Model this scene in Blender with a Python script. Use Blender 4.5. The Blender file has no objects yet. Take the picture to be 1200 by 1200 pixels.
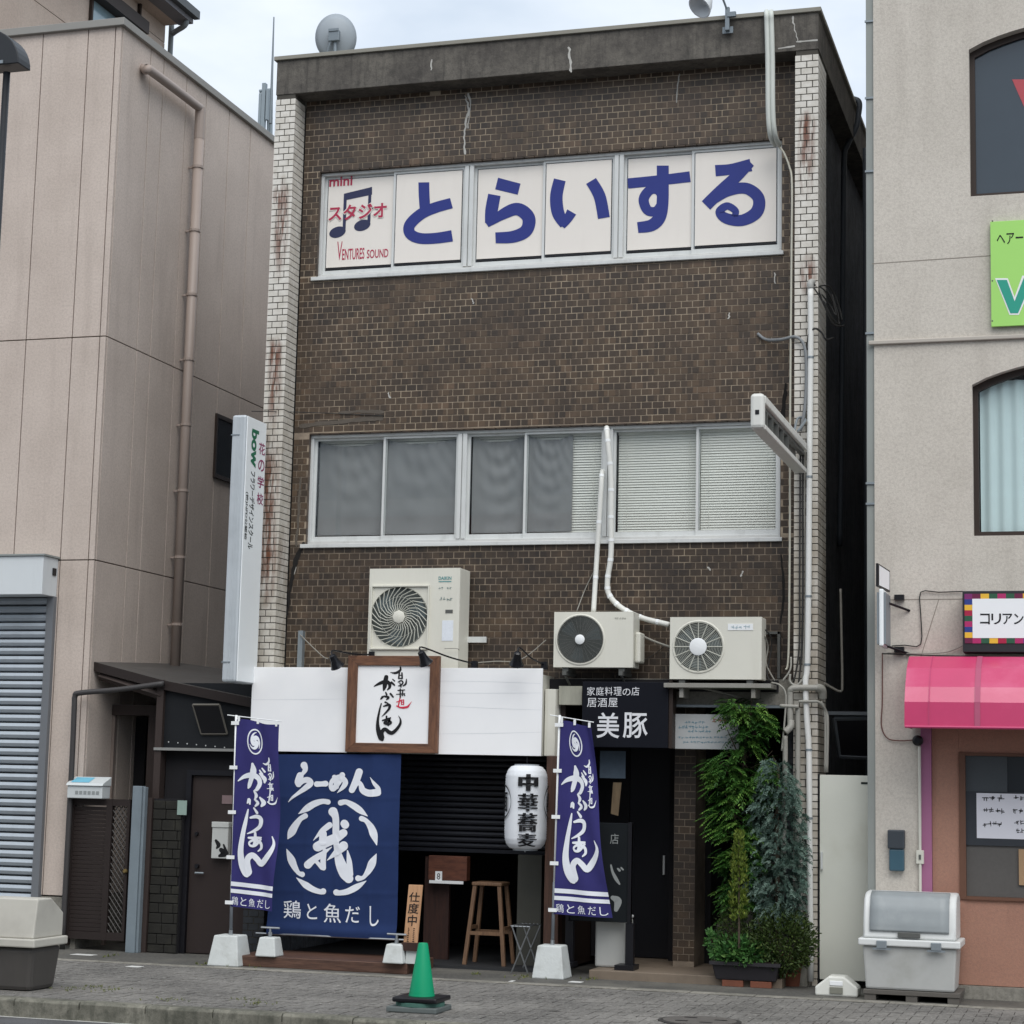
import bpy, math, random, mathutils
from mathutils import Vector
R_ = math.radians
SC = bpy.context.scene
COL = SC.collection
random.seed(7)
# ------------------------------------------------------------------ camera
CF = 2320.0; YAW, PIT, ROL = .29517, .13743, .022416
CAM = Vector((8.7439, -19.4125, 1.8359))
_f = Vector((-math.sin(YAW)*math.cos(PIT), math.cos(YAW)*math.cos(PIT), math.sin(PIT)))
_r0 = Vector((math.cos(YAW), math.sin(YAW), 0)); _u0 = _r0.cross(_f)
_r = _r0*math.cos(ROL)+_u0*math.sin(ROL); _u = -_r0*math.sin(ROL)+_u0*math.cos(ROL)
cd = bpy.data.cameras.new('camera'); cam = bpy.data.objects.new('camera', cd); COL.objects.link(cam)
mw = mathutils.Matrix((( _r.x, _u.x, -_f.x, CAM.x), (_r.y, _u.y, -_f.y, CAM.y), (_r.z, _u.z, -_f.z, CAM.z), (0,0,0,1)))
cam.matrix_world = mw
cd.sensor_width = 36; cd.sensor_height = 36; cd.lens = CF/1200*36; cd.clip_end = 2000; cd.clip_start = .1
SC.camera = cam
# ------------------------------------------------------------------ world, sun, exposure
SUN_EL, SUN_AZ = R_(52), R_(30)           # veiled sun in front of the facade, a little to the right
w = bpy.data.worlds.new('World'); SC.world = w; w.use_nodes = True
nt = w.node_tree; nt.nodes.clear()
wo = nt.nodes.new('ShaderNodeOutputWorld'); bg = nt.nodes.new('ShaderNodeBackground'); bg.inputs[1].default_value = .11
sk = nt.nodes.new('ShaderNodeTexSky'); sk.sky_type = 'NISHITA'; sk.sun_disc = False
sk.sun_elevation = SUN_EL; sk.sun_rotation = R_(180)+SUN_AZ; sk.dust_density = 4; sk.air_density = 1.2
tc = nt.nodes.new('ShaderNodeTexCoord'); mp = nt.nodes.new('ShaderNodeMapping'); mp.inputs['Scale'].default_value = (2.2, 2.2, 5)
nz = nt.nodes.new('ShaderNodeTexNoise'); nz.inputs['Scale'].default_value = 2.6; nz.inputs['Detail'].default_value = 5; nz.inputs['Roughness'].default_value = .55
rp = nt.nodes.new('ShaderNodeValToRGB')
rp.color_ramp.elements[0].position = .3; rp.color_ramp.elements[0].color = (4.3, 5.0, 5.9, 1)
rp.color_ramp.elements[1].position = .68; rp.color_ramp.elements[1].color = (6.3, 6.75, 7.3, 1)
mx = nt.nodes.new('ShaderNodeMixRGB'); mx.inputs[0].default_value = .9
L = nt.links.new
L(tc.outputs['Generated'], mp.inputs[0]); L(mp.outputs[0], nz.inputs['Vector']); L(nz.outputs[0], rp.inputs[0])
L(sk.outputs[0], mx.inputs[1]); L(rp.outputs[0], mx.inputs[2]); L(mx.outputs[0], bg.inputs[0]); L(bg.outputs[0], wo.inputs[0])
sd = bpy.data.lights.new('sun', 'SUN'); sd.energy = 1.5; sd.angle = R_(50); sd.color = (1, .97, .93)
so = bpy.data.objects.new('sun', sd); COL.objects.link(so)
_sd = Vector((math.sin(SUN_AZ)*math.cos(SUN_EL), -math.cos(SUN_AZ)*math.cos(SUN_EL), math.sin(SUN_EL)))
so.rotation_euler = _sd.to_track_quat('Z', 'Y').to_euler(); so.location = (2, -10, 20)
SC.view_settings.view_transform = 'Standard'; SC.view_settings.look = 'None'; SC.view_settings.gamma = 1
SC.view_settings.exposure = .52; SC.view_settings.use_curve_mapping = False
SC.cycles.max_bounces = 6; SC.cycles.diffuse_bounces = 3; SC.cycles.transparent_max_bounces = 8
SC.cycles.use_denoising = True
# ------------------------------------------------------------------ helpers
def hit(x, y, ax, val):
    "the place on the plane (axis ax = val) seen at a point of the photograph"
    d = _f+_r*((x-600)/CF)-_u*((y-600)/CF)
    return CAM+d*((val-CAM[ax])/d[ax])
def fx(x, y, Y): return hit(x, y, 1, Y).x
def fz(x, y, Y): return hit(x, y, 1, Y).z
def rect(x0, y0, x1, y1, Y):
    "X0, X1, Z0, Z1 of an upright rectangle on the plane Y"
    xm, ym = (x0+x1)/2, (y0+y1)/2
    return fx(x0, ym, Y), fx(x1, ym, Y), fz(xm, y1, Y), fz(xm, y0, Y)
def srgb(h, g=1.0):
    h = h.lstrip('#'); o = []
    for i in (0, 2, 4):
        c = int(h[i:i+2], 16)/255; o.append(min(.92, g*(c/12.92 if c <= .04045 else ((c+.055)/1.055)**2.4)))
    return (*o, 1)
MATS = {}
class NB:
    "small node-building helper on one material"
    def __init__(s, name):
        s.m = bpy.data.materials.new(name); s.m.use_nodes = True; s.t = s.m.node_tree; s.b = s.t.nodes['Principled BSDF']
        s.pos = s.t.nodes.new('ShaderNodeNewGeometry').outputs['Position']
    def n(s, typ, **kw):
        k = s.t.nodes.new('ShaderNode'+typ)
        for a, v in kw.items(): setattr(k, a, v)
        return k
    def link(s, a, b): s.t.links.new(a, b)
    def math(s, op, a, b=None, c=None, clamp=False):
        k = s.n('Math', operation=op); k.use_clamp = clamp
        for i, v in enumerate((a, b, c)):
            if v is None: continue
            if isinstance(v, (int, float)): k.inputs[i].default_value = v
            else: s.link(v, k.inputs[i])
        return k.outputs[0]
    def noise(s, scale, detail=4, stretch=(1, 1, 1), rough=.6, vec=None):
        mpn = s.n('Mapping'); mpn.inputs['Scale'].default_value = stretch; s.link(vec or s.pos, mpn.inputs[0])
        k = s.n('TexNoise'); k.inputs['Scale'].default_value = scale; k.inputs['Detail'].default_value = detail; k.inputs['Roughness'].default_value = rough
        s.link(mpn.outputs[0], k.inputs['Vector']); return k.outputs[0]
    def ramp(s, v, lo, hi):
        k = s.n('MapRange'); k.inputs[1].default_value = lo; k.inputs[2].default_value = hi; k.clamp = True
        s.link(v, k.inputs[0]); return k.outputs[0]
    def mix(s, f, a, b, typ='MIX'):
        k = s.n('MixRGB', blend_type=typ)
        for i, v in enumerate((f, a, b)):
            if isinstance(v, (int, float)): k.inputs[i].default_value = v
            elif isinstance(v, tuple): k.inputs[i].default_value = v
            else: s.link(v, k.inputs[i])
        return k.outputs[0]
    def bump(s, h, strength=.3, dist=.01):
        k = s.n('Bump'); k.inputs['Strength'].default_value = strength; k.inputs['Distance'].default_value = dist
        s.link(h, k.inputs['Height']); s.link(k.outputs[0], s.b.inputs['Normal'])
    def xyz(s):
        k = s.n('SeparateXYZ'); s.link(s.pos, k.inputs[0]); return k.outputs
    def col(s, c):
        if isinstance(c, tuple): s.b.inputs['Base Color'].default_value = c
        else: s.link(c, s.b.inputs['Base Color'])
    def spot(s, cx, cz, rx, rz):
        "soft oval round a place on the facade"
        x, y, z = s.xyz()
        a = s.math('DIVIDE', s.math('SUBTRACT', x, cx), rx); b = s.math('DIVIDE', s.math('SUBTRACT', z, cz), rz)
        d = s.math('ADD', s.math('MULTIPLY', a, a), s.math('MULTIPLY', b, b))
        return s.ramp(d, 1.0, 0.0)
def mat(name, col, rough=.6, var=.12, scale=6, bump=0, bscale=60, metal=0, streak=0, spec=.4, grime=None, grimeamt=.5, bdist=.006):
    "plain weathered surface: base colour with blotches, rain streaks and a fine relief"
    if name in MATS: return MATS[name]
    b = NB(name); c = col if isinstance(col, tuple) else srgb(col)
    v = b.noise(scale, 5)
    k = b.n('HueSaturation'); k.inputs['Color'].default_value = c
    b.link(b.math('ADD', 1-var, b.math('MULTIPLY', v, 2*var)), k.inputs['Value']); out = k.outputs[0]
    if streak:
        st = b.noise(3.1, 6, (2.0, 2.0, .3), .7); gc = srgb(grime) if grime else tuple(x*.45 for x in c[:3])+(1,)
        out = b.mix(b.math('MULTIPLY', b.ramp(st, .5, .8), streak), out, gc)
    elif grime:
        out = b.mix(b.math('MULTIPLY', b.ramp(b.noise(scale*.5, 6), .5, .75), grimeamt), out, srgb(grime))
    b.col(out); b.b.inputs['Roughness'].default_value = rough; b.b.inputs['Metallic'].default_value = metal
    b.b.inputs['Specular IOR Level'].default_value = spec
    if bump: b.bump(b.noise(bscale, 4), bump, bdist)
    MATS[name] = b.m; return b.m
class MB:
    "collects shapes; build() links them as one mesh object"
    def __init__(s): s.v = []; s.f = []; s.a = []
    def face(s, pts, a=0.0):
        i = len(s.v); s.v += [tuple(p) for p in pts]; s.f.append(tuple(range(i, i+len(pts)))); s.a.append(a)
    def box(s, x0, x1, y0, y1, z0, z1, back=True):
        if x1 < x0: x0, x1 = x1, x0
        if y1 < y0: y0, y1 = y1, y0
        if z1 < z0: z0, z1 = z1, z0
        i = len(s.v)
        s.v += [(x0,y0,z0),(x1,y0,z0),(x1,y1,z0),(x0,y1,z0),(x0,y0,z1),(x1,y0,z1),(x1,y1,z1),(x0,y1,z1)]
        fs = [(0,1,5,4),(1,2,6,5),(3,0,4,7),(4,5,6,7),(3,2,1,0)]
        if back: fs.append((2,3,7,6))
        s.f += [tuple(i+k for k in f) for f in fs]; s.a += [0.0]*len(fs); return s
    def prism(s, pts, d):
        "polygon pts (3-D, one plane) swept by the vector d"
        n = len(pts); i = len(s.v); d = Vector(d)
        s.v += [tuple(Vector(p)) for p in pts]+[tuple(Vector(p)+d) for p in pts]
        s.f += [tuple(range(i, i+n)), tuple(range(i+2*n-1, i+n-1, -1))]+[(i+k, i+n+k, i+n+(k+1) % n, i+(k+1) % n) for k in range(n)]
        s.a += [0.0]*(n+2); return s
    def tube(s, pts, r, n=8, cap=True):
        pts = [Vector(p) for p in pts]; rr = r if isinstance(r, (list, tuple)) else [r]*len(pts)
        i0 = len(s.v); m = len(pts); up = None
        for k, p in enumerate(pts):
            t = (pts[min(k+1, m-1)]-pts[max(k-1, 0)]).normalized()
            if up is None: up = Vector((0, 0, 1)) if abs(t.z) < .9 else Vector((0, 1, 0))
            a = t.cross(up); a = a.normalized() if a.length > 1e-6 else Vector((1, 0, 0)); b_ = a.cross(t).normalized(); up = b_
            for j in range(n):
                q = 2*math.pi*j/n; s.v.append(tuple(p+(a*math.cos(q)+b_*math.sin(q))*rr[k]))
        for k in range(m-1):
            for j in range(n):
                s.f.append((i0+k*n+j, i0+k*n+(j+1) % n, i0+(k+1)*n+(j+1) % n, i0+(k+1)*n+j)); s.a.append(0.0)
        if cap:
            s.f += [tuple(range(i0+n-1, i0-1, -1)), tuple(range(i0+(m-1)*n, i0+m*n))]; s.a += [0.0, 0.0]
        return s
    def lathe(s, prof, o, ax=(0, 0, 1), n=24, cap=True, sx=1, sy=1):
        "profile [(radius, height)] turned round the axis through o"
        ax = Vector(ax).normalized(); t = Vector((1, 0, 0)) if abs(ax.x) < .9 else Vector((0, 1, 0))
        a = ax.cross(t).normalized(); b_ = ax.cross(a); o = Vector(o); i0 = len(s.v)
        for r, h in prof:
            for j in range(n):
                q = 2*math.pi*j/n; s.v.append(tuple(o+ax*h+(a*math.cos(q)*sx+b_*math.sin(q)*sy)*r))
        for k in range(len(prof)-1):
            for j in range(n):
                s.f.append((i0+k*n+j, i0+k*n+(j+1) % n, i0+(k+1)*n+(j+1) % n, i0+(k+1)*n+j)); s.a.append(0.0)
        if cap:
            s.f += [tuple(range(i0+n-1, i0-1, -1)), tuple(range(i0+(len(prof)-1)*n, i0+len(prof)*n))]; s.a += [0.0, 0.0]
        return s
    def grid(s, fn, nu, nv):
        i0 = len(s.v)
        for j in range(nv+1):
            for i in range(nu+1): s.v.append(tuple(fn(i/nu, j/nv)))
        for j in range(nv):
            for i in range(nu):
                q = i0+j*(nu+1)+i; s.f.append((q, q+nu+1, q+nu+2, q+1)); s.a.append(0.0)
        return s
    def taper(s, cx, cy, z0, z1, wx0, wy0, wx1, wy1):
        i = len(s.v)
        for z, a, b_ in ((z0, wx0/2, wy0/2), (z1, wx1/2, wy1/2)):
            s.v += [(cx-a, cy-b_, z), (cx+a, cy-b_, z), (cx+a, cy+b_, z), (cx-a, cy+b_, z)]
        for f in ((0,1,5,4),(1,2,6,5),(2,3,7,6),(3,0,4,7),(4,5,6,7),(3,2,1,0)): s.f.append(tuple(i+k for k in f)); s.a.append(0.0)
        return s
    def mesh(s, name, m, smooth=False, off=None, attr=False):
        me = bpy.data.meshes.new(name); vs = s.v
        if off is not None: vs = [(x-off[0], y-off[1], z-off[2]) for x, y, z in vs]
        me.from_pydata(vs, [], s.f)
        if attr:
            at = me.attributes.new('rnd_and_shade', 'FLOAT', 'FACE'); at.data.foreach_set('value', s.a)
        if m: me.materials.append(m)
        if smooth: me.polygons.foreach_set('use_smooth', [True]*len(me.polygons))
        me.update(); return me
    def build(s, name, m, parent=None, smooth=False, bevel=0, attr=False, auto=False):
        if parent is None:
            xs, ys, zs = zip(*s.v); off = ((min(xs)+max(xs))/2, (min(ys)+max(ys))/2, min(zs))
        else: off = wloc(parent)
        o = bpy.data.objects.new(name, s.mesh(name, m, smooth or auto, off, attr)); COL.objects.link(o)
        if parent is None: o.location = off
        else: o.parent = parent
        if bevel:
            bv = o.modifiers.new('bevel', 'BEVEL'); bv.width = bevel; bv.segments = 2; bv.limit_method = 'ANGLE'; bv.angle_limit = R_(40)
        if auto and hasattr(o.data, 'set_sharp_from_angle'): o.data.set_sharp_from_angle(angle=R_(40))
        return o
def wloc(o):
    p = Vector((0, 0, 0))
    while o is not None: p = p+o.location; o = o.parent
    return p
def thing(name, label, cat, loc, group=None):
    o = bpy.data.objects.new(name, None); COL.objects.link(o); o.location = loc; o.empty_display_size = .1
    return tag(o, label, cat, group)
def tag(o, label, cat, group=None):
    o['label'] = label; o['category'] = cat
    if group: o['group'] = group
    return o
def stru(o): o['kind'] = 'structure'; return o
def stuff(o): o['kind'] = 'stuff'; return o
def bx(name, m, parent, x0, x1, y0, y1, z0, z1, bevel=0): return MB().box(x0, x1, y0, y1, z0, z1).build(name, m, parent, bevel=bevel)
def smooth_path(pts, n=6):
    "Catmull-Rom through points of any dimension"
    P = [tuple(p) for p in pts]; P = [P[0]]+P+[P[-1]]; out = []
    for i in range(1, len(P)-2):
        for k in range(n):
            t = k/n
            out.append(tuple(.5*((2*b)+(c-a)*t+(2*a-5*b+4*c-d)*t*t+(3*b-a-3*c+d)*t**3) for a, b, c, d in zip(P[i-1], P[i], P[i+1], P[i+2])))
    out.append(P[-2]); return out
def brush(strokes, fn, n=6, flat=False):
    "ink strokes [(x, y, width)...] laid on a surface by fn(x, y, layer)"
    mb = MB()
    for li, st in enumerate(strokes):
        p = smooth_path(st, n) if len(st) > 2 or True else st
        Lf, Rt = [], []
        for k in range(len(p)):
            a, b = p[max(k-1, 0)], p[min(k+1, len(p)-1)]
            dx, dy = b[0]-a[0], b[1]-a[1]; l = math.hypot(dx, dy) or 1
            nx, ny = -dy/l, dx/l; h = max(p[k][2], 1e-4)/2
            Lf.append((p[k][0]+nx*h, p[k][1]+ny*h)); Rt.append((p[k][0]-nx*h, p[k][1]-ny*h))
        i0 = len(mb.v)
        for a, b in zip(Lf, Rt): mb.v.append(tuple(fn(*a, li))); mb.v.append(tuple(fn(*b, li)))
        for k in range(len(p)-1): mb.f.append((i0+2*k, i0+2*k+1, i0+2*k+3, i0+2*k+2)); mb.a.append(0.0)
        if not flat:
            for e, sgn in ((0, -1), (len(p)-1, 1)):
                a, b = p[max(e-1, 0)], p[min(e+1, len(p)-1)]
                ang = math.atan2((b[1]-a[1])*sgn, (b[0]-a[0])*sgn); h = max(p[e][2], 1e-4)/2
                mb.face([fn(p[e][0]+h*math.cos(ang+q*math.pi/8), p[e][1]+h*math.sin(ang+q*math.pi/8), li+.4) for q in range(-4, 5)])
    return mb
_GC = {}
def glyphs(body, bold=0.0):
    key = (body, bold)
    if key in _GC: return _GC[key]
    cu = bpy.data.curves.new('type', 'FONT'); cu.body = body; cu.offset = bold; cu.resolution_u = 4
    o = bpy.data.objects.new('type', cu); COL.objects.link(o)
    dg = bpy.context.evaluated_depsgraph_get(); dg.update()
    me = bpy.data.meshes.new_from_object(o.evaluated_get(dg))
    vs = [(v.co.x, v.co.y) for v in me.vertices]; fs = [tuple(p.vertices) for p in me.polygons]
    bpy.data.objects.remove(o); bpy.data.curves.remove(cu); bpy.data.meshes.remove(me)
    if not vs: vs, fs = [(0, 0), (1, 0), (0, 1)], [(0, 1, 2)]
    x0, x1 = min(v[0] for v in vs), max(v[0] for v in vs); y0, y1 = min(v[1] for v in vs), max(v[1] for v in vs)
    _GC[key] = ([((x-x0)/(x1-x0 or 1), (y-y0)/(y1-y0 or 1)) for x, y in vs], fs, (x1-x0)/max(y1-y0, 1e-6)); return _GC[key]
def text_into(mb, body, fn, u0, v0, u1, v1, bold=0.0, rot=False):
    "type set into the box u0..u1 by v0..v1 (v upward) of the surface fn(u, v)"
    vs, fs, ar = glyphs(body, bold); i = len(mb.v)
    for a, b in vs:
        if rot: a, b = b, 1-a
        mb.v.append(tuple(fn(u0+(u1-u0)*a, v0+(v1-v0)*b)))
    mb.f += [tuple(i+k for k in f) for f in fs]; mb.a += [0.0]*len(fs)
def column_into(mb, body, fn, u0, v0, u1, v1, bold=0.0, gap=.12):
    "upright characters stacked from the top"
    n = len(body); h = (v1-v0)/n
    for i, ch in enumerate(body): text_into(mb, ch, fn, u0, v1-(i+1)*h+h*gap/2, u1, v1-i*h-h*gap/2, bold)
def front(Y): return lambda X, Z: (X, Y, Z)
def place_text(name, body, px, Y, m, parent, bold=0.0):
    "type on an upright plane Y, filling the photograph box px"
    mb = MB(); X0, X1, Z0, Z1 = rect(*px, Y); text_into(mb, body, front(Y), X0, Z0, X1, Z1, bold); return mb.build(name, m, parent)
# ================================================================== shared materials
def brick_mat():
    b = NB('brown_glazed_brick'); x, y, z = b.xyz()
    row = b.math('FLOOR', b.math('DIVIDE', z, .07)); odd = b.math('MULTIPLY', b.math('MODULO', row, 2.0), .5)
    colm = b.math('FLOOR', b.math('ADD', b.math('DIVIDE', b.math('ADD', x, y), .118), odd))
    cv = b.n('CombineXYZ'); b.link(colm, cv.inputs[0]); b.link(row, cv.inputs[1])
    wn = b.n('TexWhiteNoise', noise_dimensions='3D'); b.link(cv.outputs[0], wn.inputs['Vector'])
    rp = b.n('ValToRGB'); e = rp.color_ramp.elements
    e[0].color = srgb('#3d332a', 1.02); e[1].color = srgb('#645140', 1.02); m_ = e.new(.5); m_.color = srgb('#4e4033', 1.02); m2 = e.new(.93); m2.color = srgb('#584838', 1.02)
    b.link(wn.outputs[0], rp.inputs[0]); out = rp.outputs[0]
    soot = b.ramp(b.noise(.9, 5, (1, 1, 1.4)), .42, .66)
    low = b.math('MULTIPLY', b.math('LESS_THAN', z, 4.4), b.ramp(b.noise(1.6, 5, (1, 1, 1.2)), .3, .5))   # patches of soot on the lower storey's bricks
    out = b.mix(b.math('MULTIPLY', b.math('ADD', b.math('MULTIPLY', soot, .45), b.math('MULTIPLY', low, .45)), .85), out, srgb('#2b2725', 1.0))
    st = b.ramp(b.noise(6, 4, (2.4, 2.4, .16)), .6, .75); out = b.mix(b.math('MULTIPLY', st, .4), out, srgb('#221f1d'))
    b.col(out); b.b.inputs['Roughness'].default_value = .42; b.b.inputs['Specular IOR Level'].default_value = .45
    b.bump(b.noise(90, 3), .25, .003); return b.m
def white_tile_mat():
    b = NB('white_glazed_tile'); v = b.noise(9, 4); z = b.xyz()[2]
    out = b.mix(b.ramp(v, .3, .75), srgb('#dedad2', 1.05), srgb('#c2bcb0', 1.0))
    low = b.math('MULTIPLY', b.ramp(z, 7.4, 3.8), b.ramp(b.noise(3, 5, (1, 1, .5)), .36, .62)); out = b.mix(b.math('MULTIPLY', low, .6), out, srgb('#85755c'))
    dk = b.math('MULTIPLY', b.math('LESS_THAN', z, 2.2), b.math('LESS_THAN', b.xyz()[0], 1.0)); out = b.mix(dk, out, srgb('#33363a'))   # the left pillar's foot is faced with dark tiles
    run = b.ramp(b.noise(7, 5, (3, 3, .35)), .38, .56)
    for cx, cz, rx, rz in ((.12, 7.85, .10, .62), (.11, 8.2, .12, .16), (.12, 6.1, .10, .55), (.10, 6.45, .12, .18), (.1, 4.95, .14, .7), (.12, 4.2, .14, .6), (5.88, 8.25, .1, .5), (5.88, 8.55, .11, .18), (5.9, 7.0, .1, .25)):
        out = b.mix(b.math('MULTIPLY', b.math('MULTIPLY', b.spot(cx, cz, rx, rz), run), .95), out, srgb('#6b3a1f'))
    b.col(out); b.b.inputs['Roughness'].default_value = .35; b.bump(b.noise(70, 3), .2, .003); return b.m
def concrete_mat(name, c0, c1, streak='#33312e', s=.6):
    b = NB(name); v = b.noise(2.2, 6, rough=.68)
    out = b.mix(b.ramp(v, .34, .68), srgb(c0), srgb(c1))
    out = b.mix(b.math('MULTIPLY', b.ramp(b.noise(7, 4, (2.2, 2.2, .22)), .5, .7), s), out, srgb(streak))
    out = b.mix(b.math('MULTIPLY', b.ramp(b.noise(13, 6, rough=.75), .47, .66), .55), out, srgb(streak)); out = b.mix(b.math('MULTIPLY', b.ramp(b.noise(8, 5, rough=.7), .56, .74), .4), out, srgb(c1, 1.5))
    out = b.mix(b.math('MULTIPLY', b.ramp(b.noise(60, 3), .55, .8), .35), out, srgb('#20201f'))
    b.col(out); b.b.inputs['Roughness'].default_value = .85; b.bump(b.noise(45, 5), .5, .008); return b.m
def glass_mat():
    b = NB('window_glass'); t = b.t; t.nodes.remove(b.b)
    out = t.nodes['Material Output']; tr = b.n('BsdfTransparent'); tr.inputs[0].default_value = (.97, .98, .98, 1)
    gl = b.n('BsdfGlossy'); gl.inputs['Roughness'].default_value = .02; gl.inputs[0].default_value = (.9, .95, 1, 1)
    fr = b.n('LayerWeight'); fr.inputs[0].default_value = .5; m = b.n('MixShader')
    b.link(b.math('MULTIPLY_ADD', b.math('POWER', fr.outputs['Facing'], 4.0), .9, .06, clamp=True), m.inputs[0]); b.link(tr.outputs[0], m.inputs[1]); b.link(gl.outputs[0], m.inputs[2]); b.link(m.outputs[0], out.inputs[0]); return b.m
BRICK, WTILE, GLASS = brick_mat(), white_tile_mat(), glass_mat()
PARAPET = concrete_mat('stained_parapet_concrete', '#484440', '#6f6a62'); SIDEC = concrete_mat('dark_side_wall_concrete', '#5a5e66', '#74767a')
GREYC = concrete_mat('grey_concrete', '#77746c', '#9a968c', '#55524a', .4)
def mortar_mat():
    b = NB('brown_wall_mortar'); z = b.xyz()[2]; out = b.mix(b.ramp(b.noise(2.2, 6, rough=.7), .34, .66), srgb('#ab9c86', 1.15), srgb('#85776a', 1.1))
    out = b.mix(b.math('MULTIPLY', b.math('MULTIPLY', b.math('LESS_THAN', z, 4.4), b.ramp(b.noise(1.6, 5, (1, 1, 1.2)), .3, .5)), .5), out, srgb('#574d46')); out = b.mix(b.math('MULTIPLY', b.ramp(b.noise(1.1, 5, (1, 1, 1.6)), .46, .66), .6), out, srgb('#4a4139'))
    b.col(out); b.b.inputs['Roughness'].default_value = .9; return b.m
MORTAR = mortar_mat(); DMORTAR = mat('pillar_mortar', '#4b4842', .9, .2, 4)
ALU = mat('window_aluminium', '#d2d4d2', .42, .06, 5, metal=.08, streak=.3, grime='#77766f'); ALUD = mat('dull_aluminium', '#8b9398', .45, .1, 6, metal=.4)
DARK = mat('dark_interior', '#1d1c1f', .9, .2, 3); BLACK = mat('black_paint', '#15151a', .4, .1, 5); DKBROWN = mat('dark_brown_paint', '#30251f', .55, .12, 5)
WHITE = mat('white_paint', '#eceeee', .5, .04, 5, streak=.1, grime='#a8a49a'); OFFW = mat('aged_ivory_metal', '#d6d4c8', .5, .06, 6, streak=.2, grime='#8a8372')
WOODF = None
def wood_mat(name, c0, c1, ax=(1, 12, 12), rough=.6):
    b = NB(name); v = b.noise(3.0, 5, ax, .7)
    b.col(b.mix(b.ramp(v, .32, .68), srgb(c0), srgb(c1))); b.b.inputs['Roughness'].default_value = rough; b.bump(v, .25, .003); return b.m
WOOD = wood_mat('stained_wood', '#4a2f22', '#7a5138', (9, 9, 9)); WOODP = wood_mat('post_wood', '#3b271e', '#5d4032', (14, 14, 1)); WOODL = wood_mat('light_stool_wood', '#5e4634', '#806248', (14, 14, 1.5))
DECKW = wood_mat('deck_wood', '#3c2820', '#64483a', (1.2, 12, 12))
INKB = mat('black_ink', '#101014', .7, .05); BLUE = mat('blue_film', '#26337f', .5, .04); RED = mat('red_film', '#b0304e', .5, .05); DNAVY = mat('dark_note_film', '#2b3052', .5, .04)
# ================================================================== ground
def asphalt(name, c0, c1, grain=130, bump=.5, patch='#3c3b38'):
    b = NB(name); v = b.noise(grain, 3); out = b.mix(b.ramp(v, .3, .7), srgb(c0), srgb(c1))
    out = b.mix(b.math('MULTIPLY', b.ramp(b.noise(1.3, 6, rough=.65), .45, .7), .55), out, srgb(patch))
    b.col(out); b.b.inputs['Roughness'].default_value = .85; b.bump(v, bump, .004); return b.m
ASPH = asphalt('road_asphalt', '#47474a', '#68686a'); PAVB = asphalt('pavement_bedding', '#2c2a27', '#45423c', 90)
gm = MB(); gm.face([(-300, -300, -.15), (300, -300, -.15), (300, 300, -.15), (-300, 300, -.15)])
stru(gm.build('ground', ASPH))
KY = -4.36                                                            # street edge of the pavement
sw = MB().box(-30, 30, KY, 60, -.149, -.005); sidewalk = stru(sw.build('sidewalk', PAVB))
lm = MB().box(-30, hit(255, 1199, 2, -.15).x, hit(60, 1192, 2, -.15).y-.16, hit(60, 1192, 2, -.15).y+.04, -.1492, -.145); stru(lm.build('road_marking', mat('worn_white_road_paint', '#c9c9c4', .8, .12, 9, grime='#77756f')))
KERB = concrete_mat('kerb_concrete', '#5a594f', '#8b887c', '#3b3d34', .6)
kerb = stru(MB().box(-30, 30, KY-.15, KY+.001, -.148, -.06).build('kerb', KERB))
for i in range(26):
    x0 = -4.2+i*.6; z = random.uniform(-.004, .003)
    k = MB(); y0, y1 = KY-.152+random.uniform(-.004, .004), KY+.003
    pr = [(x0+.004, y0, -.147), (x0+.004, y0, .004+z-.02), (x0+.004, y0+.02, .004+z), (x0+.004, y1, .004+z), (x0+.004, y1, -.147)]
    k.prism(pr, (.592, 0, 0)); k.build('kerb_stone', KERB, kerb, bevel=.006)
def paver_mat():
    b = NB('grey_paver'); oi = b.noise(1.1, 6, rough=.7); g = b.noise(120, 3)
    x, y, z = b.xyz(); cv = b.n('CombineXYZ'); b.link(b.math('FLOOR', b.math('DIVIDE', x, .1)), cv.inputs[0]); b.link(b.math('FLOOR', b.math('DIVIDE', y, .1)), cv.inputs[1])
    wn = b.n('TexWhiteNoise'); b.link(cv.outputs[0], wn.inputs['Vector'])
    out = b.mix(b.ramp(oi, .35, .66), srgb('#54524f'), srgb('#84817c')); out = b.mix(b.math('MULTIPLY', wn.outputs[0], .22), out, srgb('#4c4947'))
    out = b.mix(b.math('MULTIPLY', b.ramp(b.noise(34, 4, rough=.75), .46, .66), .5), out, srgb('#a5a29b')); out = b.mix(b.math('MULTIPLY', b.ramp(b.noise(21, 4, rough=.7), .52, .7), .4), out, srgb('#403e3c'))
    out = b.mix(b.math('MULTIPLY', b.ramp(b.noise(4.5, 3, rough=.4), .66, .7), .5), out, srgb('#35332f')); out = b.mix(b.math('MULTIPLY', b.ramp(b.noise(17, 2, rough=.3), .72, .75), .6), out, srgb('#b5b2aa'))
    b.col(out); b.b.inputs['Roughness'].default_value = .8; b.bump(g, .5, .003); return b.m
PAV = paver_mat()
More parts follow.
